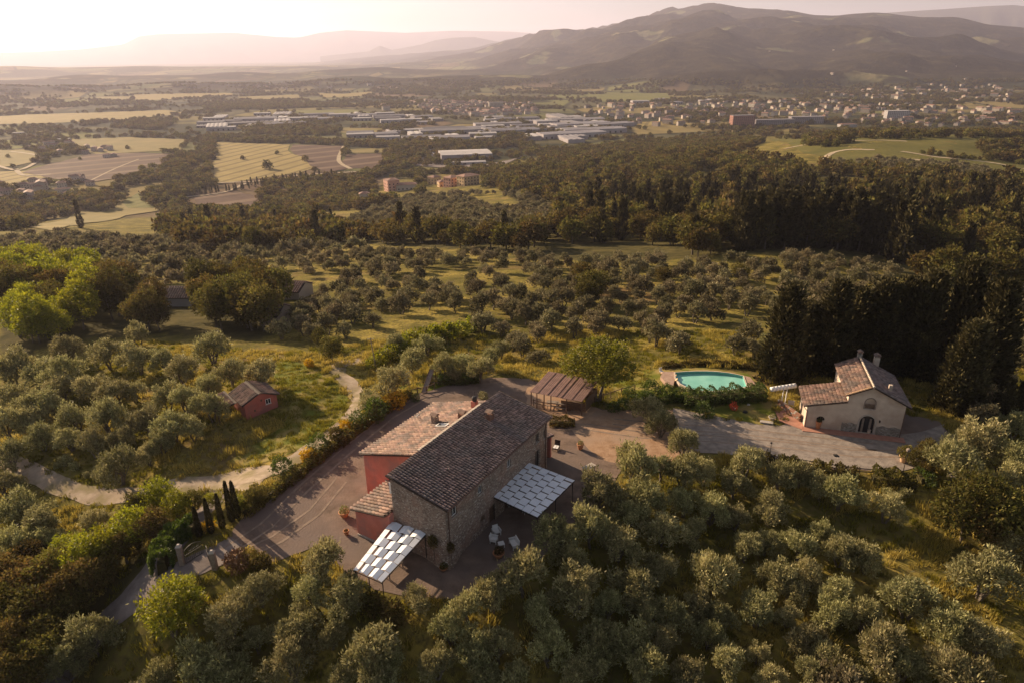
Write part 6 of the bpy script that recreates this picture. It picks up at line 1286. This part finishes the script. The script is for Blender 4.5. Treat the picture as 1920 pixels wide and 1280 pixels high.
# mixed wood
VIL_EXC = [[(815, 280), (930, 280), (930, 316), (815, 312)], [(705, 335), (785, 335), (785, 374), (705, 376)], [(795, 328), (905, 328), (905, 368), (795, 368)], [(670, 360), (700, 360), (700, 384), (670, 384)]]
FEXC = VIL_EXC+[BARE, [(1000, 480), (1060, 470), (1240, 470), (1240, 495), (1000, 500)], G3]
fw = scatter(FOREST_PX[:1], 7.6, .8, .1, .93, (-420, 620), (150, 900), FEXC+[[(1380, 468), (1560, 468), (1640, 490), (1700, 520), (1640, 510)]], 14)
m = ~((vnoise(fw[0]/40+9, fw[1]/40)*.7+vnoise(fw[0]/14, fw[1]/14)*.3 > .70)); fx, fy, fz = fw[0][m], fw[1][m], fw[2][m]
lw = scatter(FOREST_PX[1:2], 6.2, .7, .1, .95, (-160, 0), (60, 260), [[(240, 545), (380, 545), (390, 606), (245, 606)]], 15)
n_l = sum(1 for t in TREES if t[0].name.startswith('leafy_tree'))
for k in range(len(lw[0])):
    s = .8+.5*R.random(); br = (vnoise(np.array(lw[0][k]/14), np.array(lw[1][k]/14)) > .6 and R.random() < .7)
    qx, qy = proj(lw[0][k], lw[1][k], lw[2][k]+5); br = (qx < 190 and qy < 610 and R.random() < .7) or (br and R.random() < .35)  # sunlit far edge of the wood put into the leaf colour
    plant('bright' if br else 'broad_hero', float(lw[0][k]), float(lw[1][k]), float(lw[2][k]), s, s*1.15, name='leafy_tree', what='yellow-green sunlit leafy tree' if br else 'dark leafy tree', cat='tree', group='leafy trees of the left-hand wood')
rem = max(0, 300-n_l-len(lw[0])); cyp = R.random(len(fx)) < np.where(proj(fx, fy, fz)[0] > 1080, .2, .03); bi = np.where(~cyp)[0]; a_, b_ = near_far(fx[bi], fy[bi], fz[bi], rem); a_ = bi[a_]; b_ = bi[b_]
for k in a_: s = .85+.6*R.random(); plant('broad', float(fx[k]), float(fy[k]), float(fz[k]), s, s, name='leafy_tree', what='dark rounded tree', cat='tree', group='dark rounded trees of the wood beyond the olive grove')
s = .65+.95*R.random(len(b_))**1.6; gn_scatter('mixed_wood', fx[b_], fy[b_], fz[b_]-.2, s, s*(.85+.4*R.random(len(b_))), ['broad_far'], 'dark mixed wood rolling over the hills beyond the groves', 'wood')
# dark pointed cypresses: the dense row below the hill, and others among the wood
ROW = [(1372, 472), (1440, 468), (1540, 466), (1620, 474), (1700, 500), (1700, 480), (1640, 455), (1560, 448), (1440, 448), (1372, 455)]
cr_ = scatter([ROW], 4.0, .6, .2, .95, (60, 220), (150, 330), (), 16); ci = np.where(cyp)[0]; ci = ci[np.argsort(np.hypot(fx[ci], fy[ci]))][:max(0, 270-len(cr_[0]))]
for k in range(len(cr_[0])): s = .9+.5*R.random(); plant('cypress_mid', float(cr_[0][k]), float(cr_[1][k]), float(cr_[2][k]), s*1.15, s*.95, name='cypress', what='dark pointed cypress', cat='cypress', group='dense row of dark cypresses at the edge of the wood')
for k in ci: s = .7+.6*R.random(); plant('cypress_far', float(fx[k]), float(fy[k]), float(fz[k]), s, s, name='cypress', what='dark pointed cypress', cat='cypress', group='dark cypresses rising from the wood', one=True)
# ---- villas and trees at the foot of the hills
def line_px(pts, n, jit=0.0):
    out = []; P = [np.array(at(*p)) for p in pts]; L_ = [np.hypot(*(P[i+1]-P[i])[:2]) for i in range(len(P)-1)]; T = sum(L_)
    for k in range(n):
        d = T*(k+.5)/n
        for i, l in enumerate(L_):
            if d <= l: q = P[i]+(P[i+1]-P[i])*d/l; break
            d -= l
        x = q[0]+R.normal(0, jit); y = q[1]+R.normal(0, jit); out.append((float(x), float(y), float(hgt(x, y))))
    return out
for pts, n, s_ in (([(345, 368), (400, 362), (455, 356)], 15, .55), ([(440, 357), (520, 345), (560, 338)], 12, .6), ([(455, 350), (540, 338), (640, 330)], 16, .6)):
    for x, y, z in line_px(pts, n, 1.5): s = s_*(.8+.4*R.random()); plant('cypress_far', x, y, z, s, s, name='cypress', what='small dark cypress', cat='cypress', group='row of cypresses along the road below the hills', one=True)
x, y, z = at(153, 428); plant('cypress_mid', x, y, z, 1.5, 1.35, name='cypress', cat='cypress', label='tall solitary dark cypress on the sunlit field at far left')
WOODS = [[(385, 262), (400, 300), (370, 330), (345, 345), (300, 350), (262, 375), (300, 395), (330, 430), (420, 420), (500, 405), (440, 395), (368, 398), (350, 375), (395, 345), (395, 305), (405, 285), (398, 262)],
         [(385, 275), (345, 300), (280, 325), (215, 345), (200, 365), (240, 355), (300, 340), (360, 318), (388, 300)], [(-20, 380), (60, 375), (130, 370), (200, 365), (220, 395), (150, 400), (80, 415), (40, 440), (-20, 440)],
         [(380, 254), (560, 262), (730, 270), (800, 262), (900, 272), (1000, 270), (1000, 278), (860, 280), (720, 278), (540, 270), (390, 266)], [(720, 290), (760, 275), (810, 275), (790, 300), (740, 325), (700, 335), (640, 340), (690, 322), (715, 318)],
         [(500, 345), (640, 335), (730, 330), (900, 318), (1000, 312), (1010, 330), (930, 352), (860, 360), (760, 372), (700, 392), (560, 402), (490, 385), (488, 366)], [(210, 226), (330, 232), (300, 245), (200, 240)], [(450, 240), (560, 232), (640, 245), (620, 255), (460, 252)],
         [(330, 196), (480, 192), (640, 186), (660, 200), (520, 205), (340, 208)], [(1000, 285), (1200, 268), (1300, 262), (1380, 258), (1430, 268), (1380, 290), (1200, 292), (1020, 305)], [(1830, 272), (1930, 268), (1930, 312), (1850, 300)], [(1800, 245), (1930, 240), (1930, 258), (1810, 260)], [(1500, 268), (1560, 262), (1600, 268), (1560, 278), (1510, 276)]]

ww = scatter(WOODS, 9.5, .8, .1, .95, (-900, 1300), (450, 2300), VIL_EXC, 17)
# loose trees and clumps over the whole plain
pw = scatter([[(-30, 440), (-30, 150), (1950, 150), (1950, 260), (1400, 262), (1300, 275), (700, 330), (300, 400)]], 13.5, .9, .3, 1.0, (-2600, 2600), (560, 3600), [f[2] for f in FIELDS], 18)
vv = vnoise(pw[0]/110+5, pw[1]/75)*.6+vnoise(pw[0]/34, pw[1]/27+8)*.4; k = (vv > .575) | (R.random(len(pw[0])) < .02)
X = np.concatenate([ww[0], pw[0][k]]); Y = np.concatenate([ww[1], pw[1][k]]); Z = np.concatenate([ww[2], pw[2][k]]); s = .85+.8*R.random(len(X))
gn_scatter('plain_trees', X, Y, Z-.5, s, s*.9, ['broad_far'], 'clumps and belts of dark trees all over the plain', 'woods')
for (a, b), s_ in (((503, 318), 1.7), ((456, 300), .9), ((520, 290), .9), ((572, 303), 1.3), ((590, 322), 1.0), ((228, 378), 1.5), ((150, 300), .7), ((100, 272), 1.0), ((178, 260), 1.0), ((240, 280), .9), ((320, 285), .8), ((405, 345), 1.0), ((25, 315), .9), ((15, 296), .8), ((1745, 290), .9), ((1640, 262), .5), ((1780, 292), .8)):
    x, y, z = at(a, b); plant('broad_far', x, y, z-.4, s_, s_*1.1, name='field_tree', what='lone dark tree standing in the fields', cat='tree', one=True)
for pts, n in (([(1535, 247), (1600, 246), (1650, 250), (1690, 254)], 24), ([(1730, 290), (1790, 298), (1850, 300)], 12), ([(1480, 262), (1530, 258)], 8)):
    for x, y, z in line_px(pts, n, 2): s = .45+.35*R.random(); plant('broad_far', x, y, z-.2, s, s, name='field_tree', what='small dark tree', cat='tree', group='small trees edging the hill meadow', one=True)

# ------------------------------------------------------------------ buildings of the plain
M_pale = mat('pale_render', (.36, .30, .25), (.46, .39, .33), scale=.05, obj=.25, hue=.015)
M_rooft = mat('town_roof', (.20, .11, .08), (.29, .17, .125), scale=.2, obj=.3)
M_ind = mat('industrial_roof', (.17, .155, .165), (.24, .22, .23), scale=.03, obj=.35)
M_indw = mat('industrial_wall', (.22, .19, .20), (.30, .27, .27), scale=.03, obj=.3)
M_bwh = mat('bright_roof', (.34, .315, .31), (.42, .39, .38), scale=.03)
M_yel = mat('ochre_wall', (.50, .34, .18), (.58, .42, .24), scale=.3); M_pnk = mat('pink_wall', (.50, .27, .20), (.58, .33, .25), scale=.3)
M_brk = mat('red_block_wall', (.26, .12, .09), (.32, .16, .12), scale=.3)
def house_mesh(w, d, h, rp, hip=False, name='town_house'):
    mb = MB(); mb.box(-w/2, w/2, -d/2, d/2, -3, h, 0); e = .5; z1 = h+rp
    if hip: mb.add([(-w/2-e, -d/2-e, h), (w/2+e, -d/2-e, h), (w/2+e, d/2+e, h), (-w/2-e, d/2+e, h), (-w/4, 0, z1), (w/4, 0, z1)], [(0, 1, 5, 4), (2, 3, 4, 5), (1, 2, 5), (3, 0, 4), (3, 2, 1, 0)], 1)
    else: mb.add([(-w/2-e, -d/2-e, h-.1), (w/2+e, -d/2-e, h-.1), (w/2+e, d/2+e, h-.1), (-w/2-e, d/2+e, h-.1), (-w/2-e, 0, z1), (w/2+e, 0, z1)], [(0, 1, 5, 4), (2, 3, 4, 5), (3, 2, 1, 0)], 1).add([(-w/2, -d/2, h), (-w/2, d/2, h), (-w/2, 0, z1-.15), (w/2, -d/2, h), (w/2, d/2, h), (w/2, 0, z1-.15)], [(0, 2, 1), (3, 4, 5)], 0)
    n = max(2, int(w/3.2)); fl = max(1, int(h/3))
    for f in range(fl):
        for i in range(n):
            u = -w/2+w*(i+.5)/n
            for s_ in (-1, 1): y = s_*(d/2+.02); mb.add([(u-.5, y, f*3+1), (u+.5, y, f*3+1), (u+.5, y, f*3+2.4), (u-.5, y, f*3+2.4)], [(0, 1, 2, 3)] if s_ < 0 else [(3, 2, 1, 0)], 2)
    mb.box(w*.2, w*.2+.7, -.35, .35, h, z1+.9, 0)
    return mb.mesh(name, [M_pale, M_rooft, M_glass])
HM = [house_mesh(12, 9, 6.2, 2.0), house_mesh(16, 10, 6.5, 2.2, True), house_mesh(10, 9, 8.5, 1.8), house_mesh(20, 10, 9, 2.2), house_mesh(13, 12, 6.5, 2.3, True), house_mesh(24, 11, 11, 2.0)]
TOWN = [([(795, 190), (880, 192), (1000, 196), (1010, 214), (900, 220), (790, 212)], 23, .9, 'crowded pale town house with a brown roof, in the dense town at the centre'),
        ([(1100, 198), (1290, 196), (1380, 205), (1370, 236), (1200, 238), (1090, 222)], 40, .55, 'scattered town house among trees, right of the centre of the plain'),
        ([(1290, 190), (1500, 190), (1640, 196), (1760, 200), (1900, 204), (1930, 240), (1700, 240), (1540, 225), (1380, 216)], 34, .6, 'small pale house of the town below the mountain'),
        ([(1500, 178), (1600, 172), (1700, 160), (1860, 160), (1910, 176), (1900, 200), (1740, 196), (1640, 190)], 45, .45, 'pale house of the hillside village under the right-hand mountain'),
        ([(30, 275), (130, 270), (250, 285), (230, 296), (90, 298)], 30, .5, 'low farm house beside the pale fields at left'),
        ([(-20, 350), (60, 338), (170, 335), (175, 360), (90, 375), (-20, 385)], 21, .75, 'small house of the wooded village at the far left'),
        ([(690, 190), (790, 195), (790, 212), (700, 208)], 45, .5, 'scattered small house left of the dense town'),
        ([(430, 158), (620, 158), (760, 162), (740, 170), (450, 168)], 70, .4, 'tiny pale house at the foot of the low wooded rise')]
allh = []
for i, (poly, sp, kp, lb) in enumerate(TOWN):
    x, y, z = scatter([poly], sp, .7, .4, kp, (-2600, 3200), (560, 5000), (), 30+i); allh += [(hypot(a, b), float(a), float(b), float(c), lb, i) for a, b, c in zip(x, y, z)]
allh.sort(); rest = MB(); NI = 290
for k, (D_, x, y, z, lb, i) in enumerate(allh):
    me = HM[int(R.integers(6)) if D_ > 900 else int(R.integers(2))*4 % 5]; rz = .5+.35*R.normal()+(pi/2 if R.random() < .35 else 0); s = (.85+.35*R.random())*(.62 if D_ < 950 else .8)
    if k < NI: tag(link('town_house', me, None, (x, y, z), rz, (s, s, s)), lb, 'house', 'houses: '+lb.split(',')[0])
    elif k < 1500:
        c, q = cos(rz)*s, sin(rz)*s; b = len(rest.v); rest.v += [(x+v.co.x*c-v.co.y*q, y+v.co.x*q+v.co.y*c, z+v.co.z*s) for v in me.vertices]; rest.f += [tuple(b+j for j in p.vertices) for p in me.polygons]; rest.m += [p.material_index for p in me.polygons]
tag(rest.build('town_houses', [M_pale, M_rooft, M_glass]), 'hundreds of further small houses of the towns on the plain', 'houses', None, 'stuff')
print('HOUSES', len(allh), 'WOOD', len(fx), 'OLG', len(gx), 'LW', len(lw[0]), 'PLAIN', len(X), 'G23', len(g2[0])+len(g3[0]), 'row', len(cr_[0]))
def shed_mesh(w, d, h, roof, bays=4):
    mb = MB(); mb.box(-w/2, w/2, -d/2, d/2, -4, h, 0); n = bays
    for i in range(n): y0 = -d/2+d*i/n; y1 = -d/2+d*(i+1)/n; mb.add([(-w/2, y0+.2, h+.02), (w/2, y0+.2, h+.02), (w/2, (y0+y1)/2, h+1.1), (-w/2, (y0+y1)/2, h+1.1), (-w/2, y1-.2, h+.02), (w/2, y1-.2, h+.02)], [(0, 1, 2, 3), (3, 2, 5, 4), (0, 3, 4), (1, 5, 2)], 1)
    for i in range(int(w/12)): u = -w/2+6+i*12; mb.add([(u-2, -d/2-.03, 0), (u+2, -d/2-.03, 0), (u+2, -d/2-.03, 4), (u-2, -d/2-.03, 4)], [(0, 1, 2, 3)], 2)
    return mb.mesh('warehouse', [M_indw, roof, M_glass])
WM = [shed_mesh(70, 40, 8, M_ind), shed_mesh(110, 50, 9, M_ind, 5), shed_mesh(50, 36, 7, M_ind, 3), shed_mesh(60, 30, 8, M_bwh, 2), shed_mesh(140, 45, 9, M_ind, 3)]
nw = 0
for i, (poly, sp, lb) in enumerate((([(350, 222), (545, 214), (555, 228), (545, 240), (430, 246), (360, 240)], 58, 'wide grey-lilac warehouse in the left part of the industrial zone'), ([(555, 216), (700, 214), (800, 218), (830, 228), (820, 236), (700, 234), (560, 230)], 60, 'long low grey warehouse in the middle of the industrial zone'),
                                  ([(660, 250), (720, 246), (830, 238), (900, 240), (930, 262), (890, 268), (760, 264), (670, 262)], 56, 'grey-roofed warehouse in the near row of the industrial zone'), ([(880, 222), (1080, 222), (1180, 236), (1090, 268), (940, 262), (900, 240)], 52, 'grey warehouse in the right part of the industrial zone'),
                                  ([(0, 248), (60, 244), (130, 252), (120, 266), (20, 268)], 48, 'bright roof in the cluster of sheds at the far left'), ([(1140, 190), (1180, 188), (1350, 186), (1350, 194), (1150, 198)], 110, 'pale long shed below the mountain foot'))):
    x, y, z = scatter([poly], sp, .35, .25, .85, (-1500, 1600), (900, 2600), (), 50+i)
    for a, b, c in zip(x, y, z):
        s = (.55+.35*R.random())*(.45 if i == 4 else 1); tag(link('warehouse', WM[3 if i == 4 or R.random() < .15 else int(R.integers(5))], None, (float(a), float(b), float(c)), .25+.08*R.normal()+(pi/2 if R.random() < .25 else 0), (s, s, min(s, 1))), lb, 'warehouse', 'warehouses: '+lb); nw += 1
x, y, z = at(872, 297); o = tag(link('warehouse', shed_mesh(75, 55, 9, M_bwh, 1), None, (x, y, z), .18), 'large warehouse with a flat pale roof, nearest of all, behind the villas', 'warehouse')
x, y, z = at(878, 304); tag(link('warehouse', shed_mesh(48, 14, 5, M_bwh, 1), None, (x+2, y-32, z), .18), 'long low annex with a pale roof in front of the nearest large warehouse', 'warehouse')
sheet('car_park', [(745, 292), (820, 276), (860, 280), (830, 300), (900, 312), (960, 300), (985, 292), (940, 312), (860, 318), (780, 312)], M_asph, .7, 14)
cm = MB(); cm.hexa([(-2.1, -.85, .25), (2.1, -.85, .25), (2.1, .85, .25), (-2.1, .85, .25)], [(-2.1, -.85, .85), (2.1, -.85, .8), (2.1, .85, .8), (-2.1, .85, .85)], 0).hexa([(-1.5, -.75, .85), (1.1, -.75, .85), (1.1, .75, .85), (-1.5, .75, .85)], [(-1.1, -.65, 1.4), (.4, -.65, 1.4), (.4, .65, 1.4), (-1.1, .65, 1.4)], 1)
for a in (-1.35, 1.35):
    for b in (-.85, .85): cm.tube((a, b-.1, .32), (a, b+.1, .32), .32, n=8, mi=1)
CARM = cm.mesh('parked_car', [mat('car_paint', (.5, .5, .52), rough=.3, obj=.6, spec=.5), M_glass])
ccx, ccy, ccz = scatter([[(760, 292), (820, 279), (852, 281), (825, 297), (790, 304)]], 6.5, .15, .25, .6, (-400, 0), (800, 1200), (), 60)
for a, b, c in list(zip(ccx, ccy, ccz))[:130]: tag(link('parked_car', CARM, None, (float(a), float(b), float(c)+.75), .25+1.57), 'small car parked in the lot left of the pale-roofed warehouse', 'car', 'cars in the car park on the plain')
def block(px, py, w, d, h, rz, wm, label, name='apartment_block', rm=None, cat='apartment block', hip=True, rp=2.0):
    x, y, z = at(px, py); o = thing(name, (x, y, z), rz, label, cat); MB().box(-w/2, w/2, -d/2, d/2, -4, h).build('wall', wm, o)
    r = MB()
    if rp: r.add([(-w/2-.6, -d/2-.6, h+.01), (w/2+.6, -d/2-.6, h+.01), (w/2+.6, d/2+.6, h+.01), (-w/2-.6, d/2+.6, h+.01), (-w/2+d/2, 0, h+rp), (w/2-d/2, 0, h+rp)], [(0, 1, 5, 4), (2, 3, 4, 5), (1, 2, 5), (3, 0, 4), (3, 2, 1, 0)])
    else: r.box(-w/2-.3, w/2+.3, -d/2-.3, d/2+.3, h+.01, h+.5)
    r.build('roof', rm or M_rooft, o); n = max(2, int(w/4)); fl = int(h/3.1)
    fr = MB().box(-.6, .6, -.06, .0, -.8, .8).mesh('window', M_glass)
    for f in range(fl):
        for i in range(n): link('window', fr, o, (-w/2+w*(i+.5)/n, -d/2-.01, f*3.1+1.7))
    m2 = max(1, int(d/4))
    for f in range(fl):
        for i in range(m2): link('window', fr, o, (-w/2-.01, -d/2+d*(i+.5)/m2, f*3.1+1.7), -pi/2)
    return o
block(735, 358, 13, 14, 12, .5, M_pnk, 'tall sunlit pinkish villa left of the group at the foot of the hills', 'villa', cat='villa')
block(762, 356, 22, 10, 6, .3, M_pale, 'low pale building right of the tall pinkish villa', 'villa', cat='villa'); block(815, 345, 12, 10, 8, .9, M_yel, 'sunlit ochre villa in the middle of the group', 'villa', cat='villa'); block(835, 349, 16, 9, 5, .4, M_yel, 'low ochre building right of the ochre villa', 'villa', cat='villa')
block(848, 350, 14, 12, 10, .8, M_pnk, 'red-roofed villa at the left of the right-hand villa pair', 'villa', cat='villa'); block(878, 347, 20, 13, 10, .7, M_yel, 'large ochre and pink villa at the right end of the group', 'villa', cat='villa')
block(684, 372, 10, 8, 5, .2, M_pale, 'small white house below the pinkish villa among trees', 'villa', cat='villa')
block(1390, 240, 46, 18, 24, .1, M_brk, 'dark red-brown apartment block, tallest in the town below the mountain', rp=0, rm=M_ind); block(1450, 238, 80, 16, 14, .1, M_indw, 'long pale apartment row right of the red-brown block', rp=0, rm=M_ind); block(1510, 232, 70, 16, 14, .05, M_indw, 'second long pale apartment row, farther right', rp=0, rm=M_ind)
block(1680, 222, 50, 16, 16, .0, M_bwh, 'large white apartment block in the right-hand town', rp=0, rm=M_bwh); block(930, 205, 40, 14, 18, .2, M_pale, 'tall pale apartment block in the dense town', rp=0, rm=M_ind)
block(1588, 238, 34, 14, 5, .1, M_bwh, 'white barn at the far edge of the hill meadow', 'barn', cat='barn'); block(1530, 268, 12, 8, 5, .2, M_bwh, 'small white farmhouse at the left edge of the hill meadow', 'farm_cottage', cat='cottage')
def barn(pxa, pxb, py, d, h, wm, label, rp=1.5):
    A = at(pxa, py); B = at(pxb, py); w = hypot(A[0]-B[0], A[1]-B[1]); az = atan2(B[1]-A[1], B[0]-A[0]); o = thing('barn', A, az, label, 'barn')
    mb = MB().box(0, w, 0, d, -3, h); mb.add([(w, 0, h), (w, d, h), (w, d/2, h+rp-.1), (0, 0, h), (0, d, h), (0, d/2, h+rp-.1)], [(0, 1, 2), (3, 5, 4)]); mb.build('wall', wm, o)
    for s_ in (0, 1):
        y0, y1 = (-.4, d/2) if s_ == 0 else (d+.4, d/2); sb = slab('roof', [(-.3, y0, h-.15), (w+.3, y0, h-.15), (w+.3, y1, h+rp), (-.3, y1, h+rp)], .1, M_under, o); V_, l_ = unit((0, y0, h-.15), (0, y1, h+rp)); tiles('roof_tiles', (-.28, y0, h-.14), (1, 0, 0), V_, w+.55, l_, M_shedroof if wm is not M_bwh else M_tiled, sb, sp=.6, lp=.8, seed=40+s_)
for i_, (px_, py_) in enumerate(((1443, 97), (1563, 95), (1792, 126), (1810, 150), (1700, 135), (1560, 140))):
    x, y, z = at(px_, py_); tag(link('hillside_house', HM[i_ % 6], None, (x, y, z), .4*i_, (.6, .6, .6)), 'tiny pale farmhouse on the wooded slope of the mountain', 'house', 'farmhouses scattered on the mountain')
barn(262, 358, 575, 7, 2.3, M_bwh, 'long dark-roofed barn with a white gable end among the trees on the left slope'); barn(447, 508, 562, 8, 2.8, M_pale, 'pale purple-roofed shed among olives, the left of two'); barn(512, 562, 562, 7, 2.6, M_pale, 'pale purple-roofed shed among olives, the right of two'); barn(488, 522, 612, 6, 2.6, M_pale, 'small purple roof half hidden in the olives above the track')

# ------------------------------------------------------------------ tall grass
def tuft(name, n, h, w, m, seed):
    g = np.random.default_rng(seed); a = g.random(n)*2*pi; r = w*np.sqrt(g.random(n)); b = np.stack([r*np.cos(a), r*np.sin(a), np.zeros(n)], 1); l = g.normal(0, .28, (n, 3)); l[:, 2] = 1; l *= (h*(.5+.7*g.random(n)))[:, None]
    t = np.stack([-np.sin(a*3), np.cos(a*3), np.zeros(n)], 1)*.035; V = np.stack([b-t, b+t, b+l*.6+t*.8, b+l], 1).reshape(-1, 3); return npmesh(name, V, np.arange(4*n).reshape(-1, 4), m)
TG = [tuft('dry_tuft', 46, .55, .5, M_grassy, i) for i in range(3)]; TN = [tuft('green_tuft', 46, .42, .5, M_grassg, i) for i in range(3)]
def grass(name, polys, sp, pr, lab, yr, xr, excl, seed, thr=None, inv=False, sc=1.0):
    x, y, z = scatter(polys, sp, 1.0, .3, 1, xr, yr, excl, seed); 
    if thr is not None: v = vnoise(x/6.5+3, y/6.5)*.65+vnoise(x/1.9, y/1.9)*.35; k = (v > thr) if not inv else (v < thr); x, y, z = x[k], y[k], z[k]
    s = sc*(.6+.8*R.random(len(x))); gn_scatter(name, x, y, z-.03, s, s*(.7+.6*R.random(len(x))), None, lab, 'grass', pr, tilt=.1, seed=seed); return len(x)
TRK_PX = [(0, 858), (70, 880), (200, 918), (370, 893), (450, 885), (505, 870), (560, 845), (600, 820), (640, 790), (662, 757), (655, 735), (630, 700), (650, 690), (665, 712), (688, 740), (690, 757), (668, 790), (625, 825), (575, 866), (520, 900), (460, 915), (375, 920), (290, 940), (200, 945), (130, 930), (60, 905), (0, 885)]
RD_PX = [(50, 1290), (160, 1185), (218, 1120), (270, 1062), (310, 1010), (350, 975), (390, 935), (440, 935), (380, 985), (340, 1020), (400, 1030), (460, 1010), (460, 1050), (350, 1085), (260, 1135), (205, 1200), (120, 1290)]
NEARP = [(-40, 1290), (-40, 640), (300, 640), (520, 660), (700, 640), (1000, 620), (1400, 620), (1960, 640), (1960, 1290)]
BANK = [(500, 690), (530, 672), (590, 690), (632, 722), (650, 752), (640, 788), (600, 818), (560, 840), (520, 858), (470, 872), (430, 868), (530, 800), (550, 765)]
ng = grass('dry_grass', [NEARP], .95, TG, 'dry golden tall grass between the trees', (30, 125), (-75, 95), [YARD_PX, TRK_PX, RD_PX, [(1225, 690), (1420, 690), (1455, 790), (1190, 770)], BANK], 70, .52)
ng2 = grass('green_grass', [NEARP], 1.15, TN, 'green grass between the trees', (30, 125), (-75, 95), [YARD_PX, TRK_PX, RD_PX, [(1225, 690), (1420, 690), (1455, 790), (1190, 770)]], 71, .52, True)
grass('bank_grass', [BANK], .8, TN, 'bright green grass on the bank left of the track', (30, 125), (-75, 20), [TRK_PX], 72, sc=.8)
print('GRASS', ng, ng2, 'WH', nw)
# dry shrubs of the bank below the drive
bk = scatter([[(1440, 880), (1560, 895), (1700, 925), (1690, 960), (1560, 930), (1430, 905)], [(90, 870), (200, 870), (230, 910), (120, 905)]], 2.2, .7, .2, .8, (-60, 60), (45, 110), [YARD_PX, TRK_PX], 75)
for a, b, c in zip(*bk): s = .45+.4*R.random(); plant('bush_olive', float(a), float(b), float(c), s, s, name='dry_bush', what='low tawny bush', cat='bush', group='low tawny bushes on the banks')

# ------------------------------------------------------------------ labels from what each plant stands beside
LM = [('the sunlit canvas pergola', (700, 1060)), ('the bluish canvas pergola', (1010, 930)), ('the white armchairs', (940, 1015)), ('the entrance gate', (370, 1062)), ('the red hut', (490, 775)), ('the open shed', (1060, 760)), ('the swimming pool', (1330, 728)), ('the arched doorway of the cream house', (1620, 808)),
      ('the potted shrub at the drive end', (1693, 868)), ('the short lamp post on the drive', (1444, 858)), ('the utility pole', (706, 694)), ('the bend of the dirt track', (662, 745)), ('the slim cypresses', (420, 985)), ('the clipped hedge on the play lawn', (860, 719)), ('the long dark-roofed barn', (310, 570)), ('the pale purple-roofed sheds', (510, 560)), ('the solitary field cypress', (153, 428)),
      ('the battered stone corner', (835, 1070)), ('the lower-left corner of the photo', (20, 1270)), ('the lower-right corner of the photo', (1900, 1270)), ('the bottom middle of the photo', (960, 1270)), ('the left edge where the track enters', (10, 870)), ('the right edge beside the drive', (1905, 860)), ('the long hedge at the drive end', (1670, 907)),
      ('the bottom right quarter edge', (1430, 1270)), ('the bottom left quarter edge', (500, 1270)), ('the golden clearing at lower right', (1690, 1030)), ('the middle of the foreground grove', (1330, 1100)), ('the wooded left edge', (10, 640))]
LW_ = [(n_, at(*p)) for n_, p in LM]
ORD = ['nearest', 'second nearest', 'third nearest', 'fourth nearest', 'fifth nearest', 'sixth nearest', 'seventh nearest', 'eighth nearest', 'ninth nearest', 'tenth nearest', 'eleventh nearest', 'twelfth nearest']
SUF = {'olive trees of the grove beyond the pool': ' in the rows of the grove beyond the pool', 'leafy trees of the left-hand wood': ' in the wood on the left slope', 'dark rounded trees of the wood beyond the olive grove': ' in the wood beyond the olive grove',
       'dense row of dark cypresses at the edge of the wood': ' in the dense row at the edge of the wood', 'dark cypresses rising from the wood': ' rising from the mixed wood on the hills', 'row of cypresses along the road below the hills': ' in a row along the road below the hills',
       'small trees edging the hill meadow': ' on the edge of the hill meadow', 'low tawny bushes on the banks': ' on the dry bank beside the drive or track'}
by = {}
for o, what, x, y, grp, done in TREES:
    if done: continue
    n_, q = min(LW_, key=lambda l: hypot(l[1][0]-x, l[1][1]-y)); d = hypot(q[0]-x, q[1]-y)
    if grp and (d > 26 or not ('olive' in grp or 'left-hand' in grp)): o['label'] = what+SUF.get(grp, ' among the '+grp); continue
    by.setdefault((what, n_), []).append((d, o, grp))
OVER = {}
for (what, n_), l in by.items():
    l.sort(key=lambda t: t[0])
    for i, (d, o, grp) in enumerate(l):
        if i < 12: o['label'] = what+', '+ORD[i]+' to '+n_
        else: o['label'] = what+' in the cluster around '+n_; o['group'] = 'trees around '+n_
for o in bpy.data.objects:
    if o.parent is None and 'label' in o.keys() and len(o['label'].split()) > 16: o['label'] = ' '.join(o['label'].split()[:16])
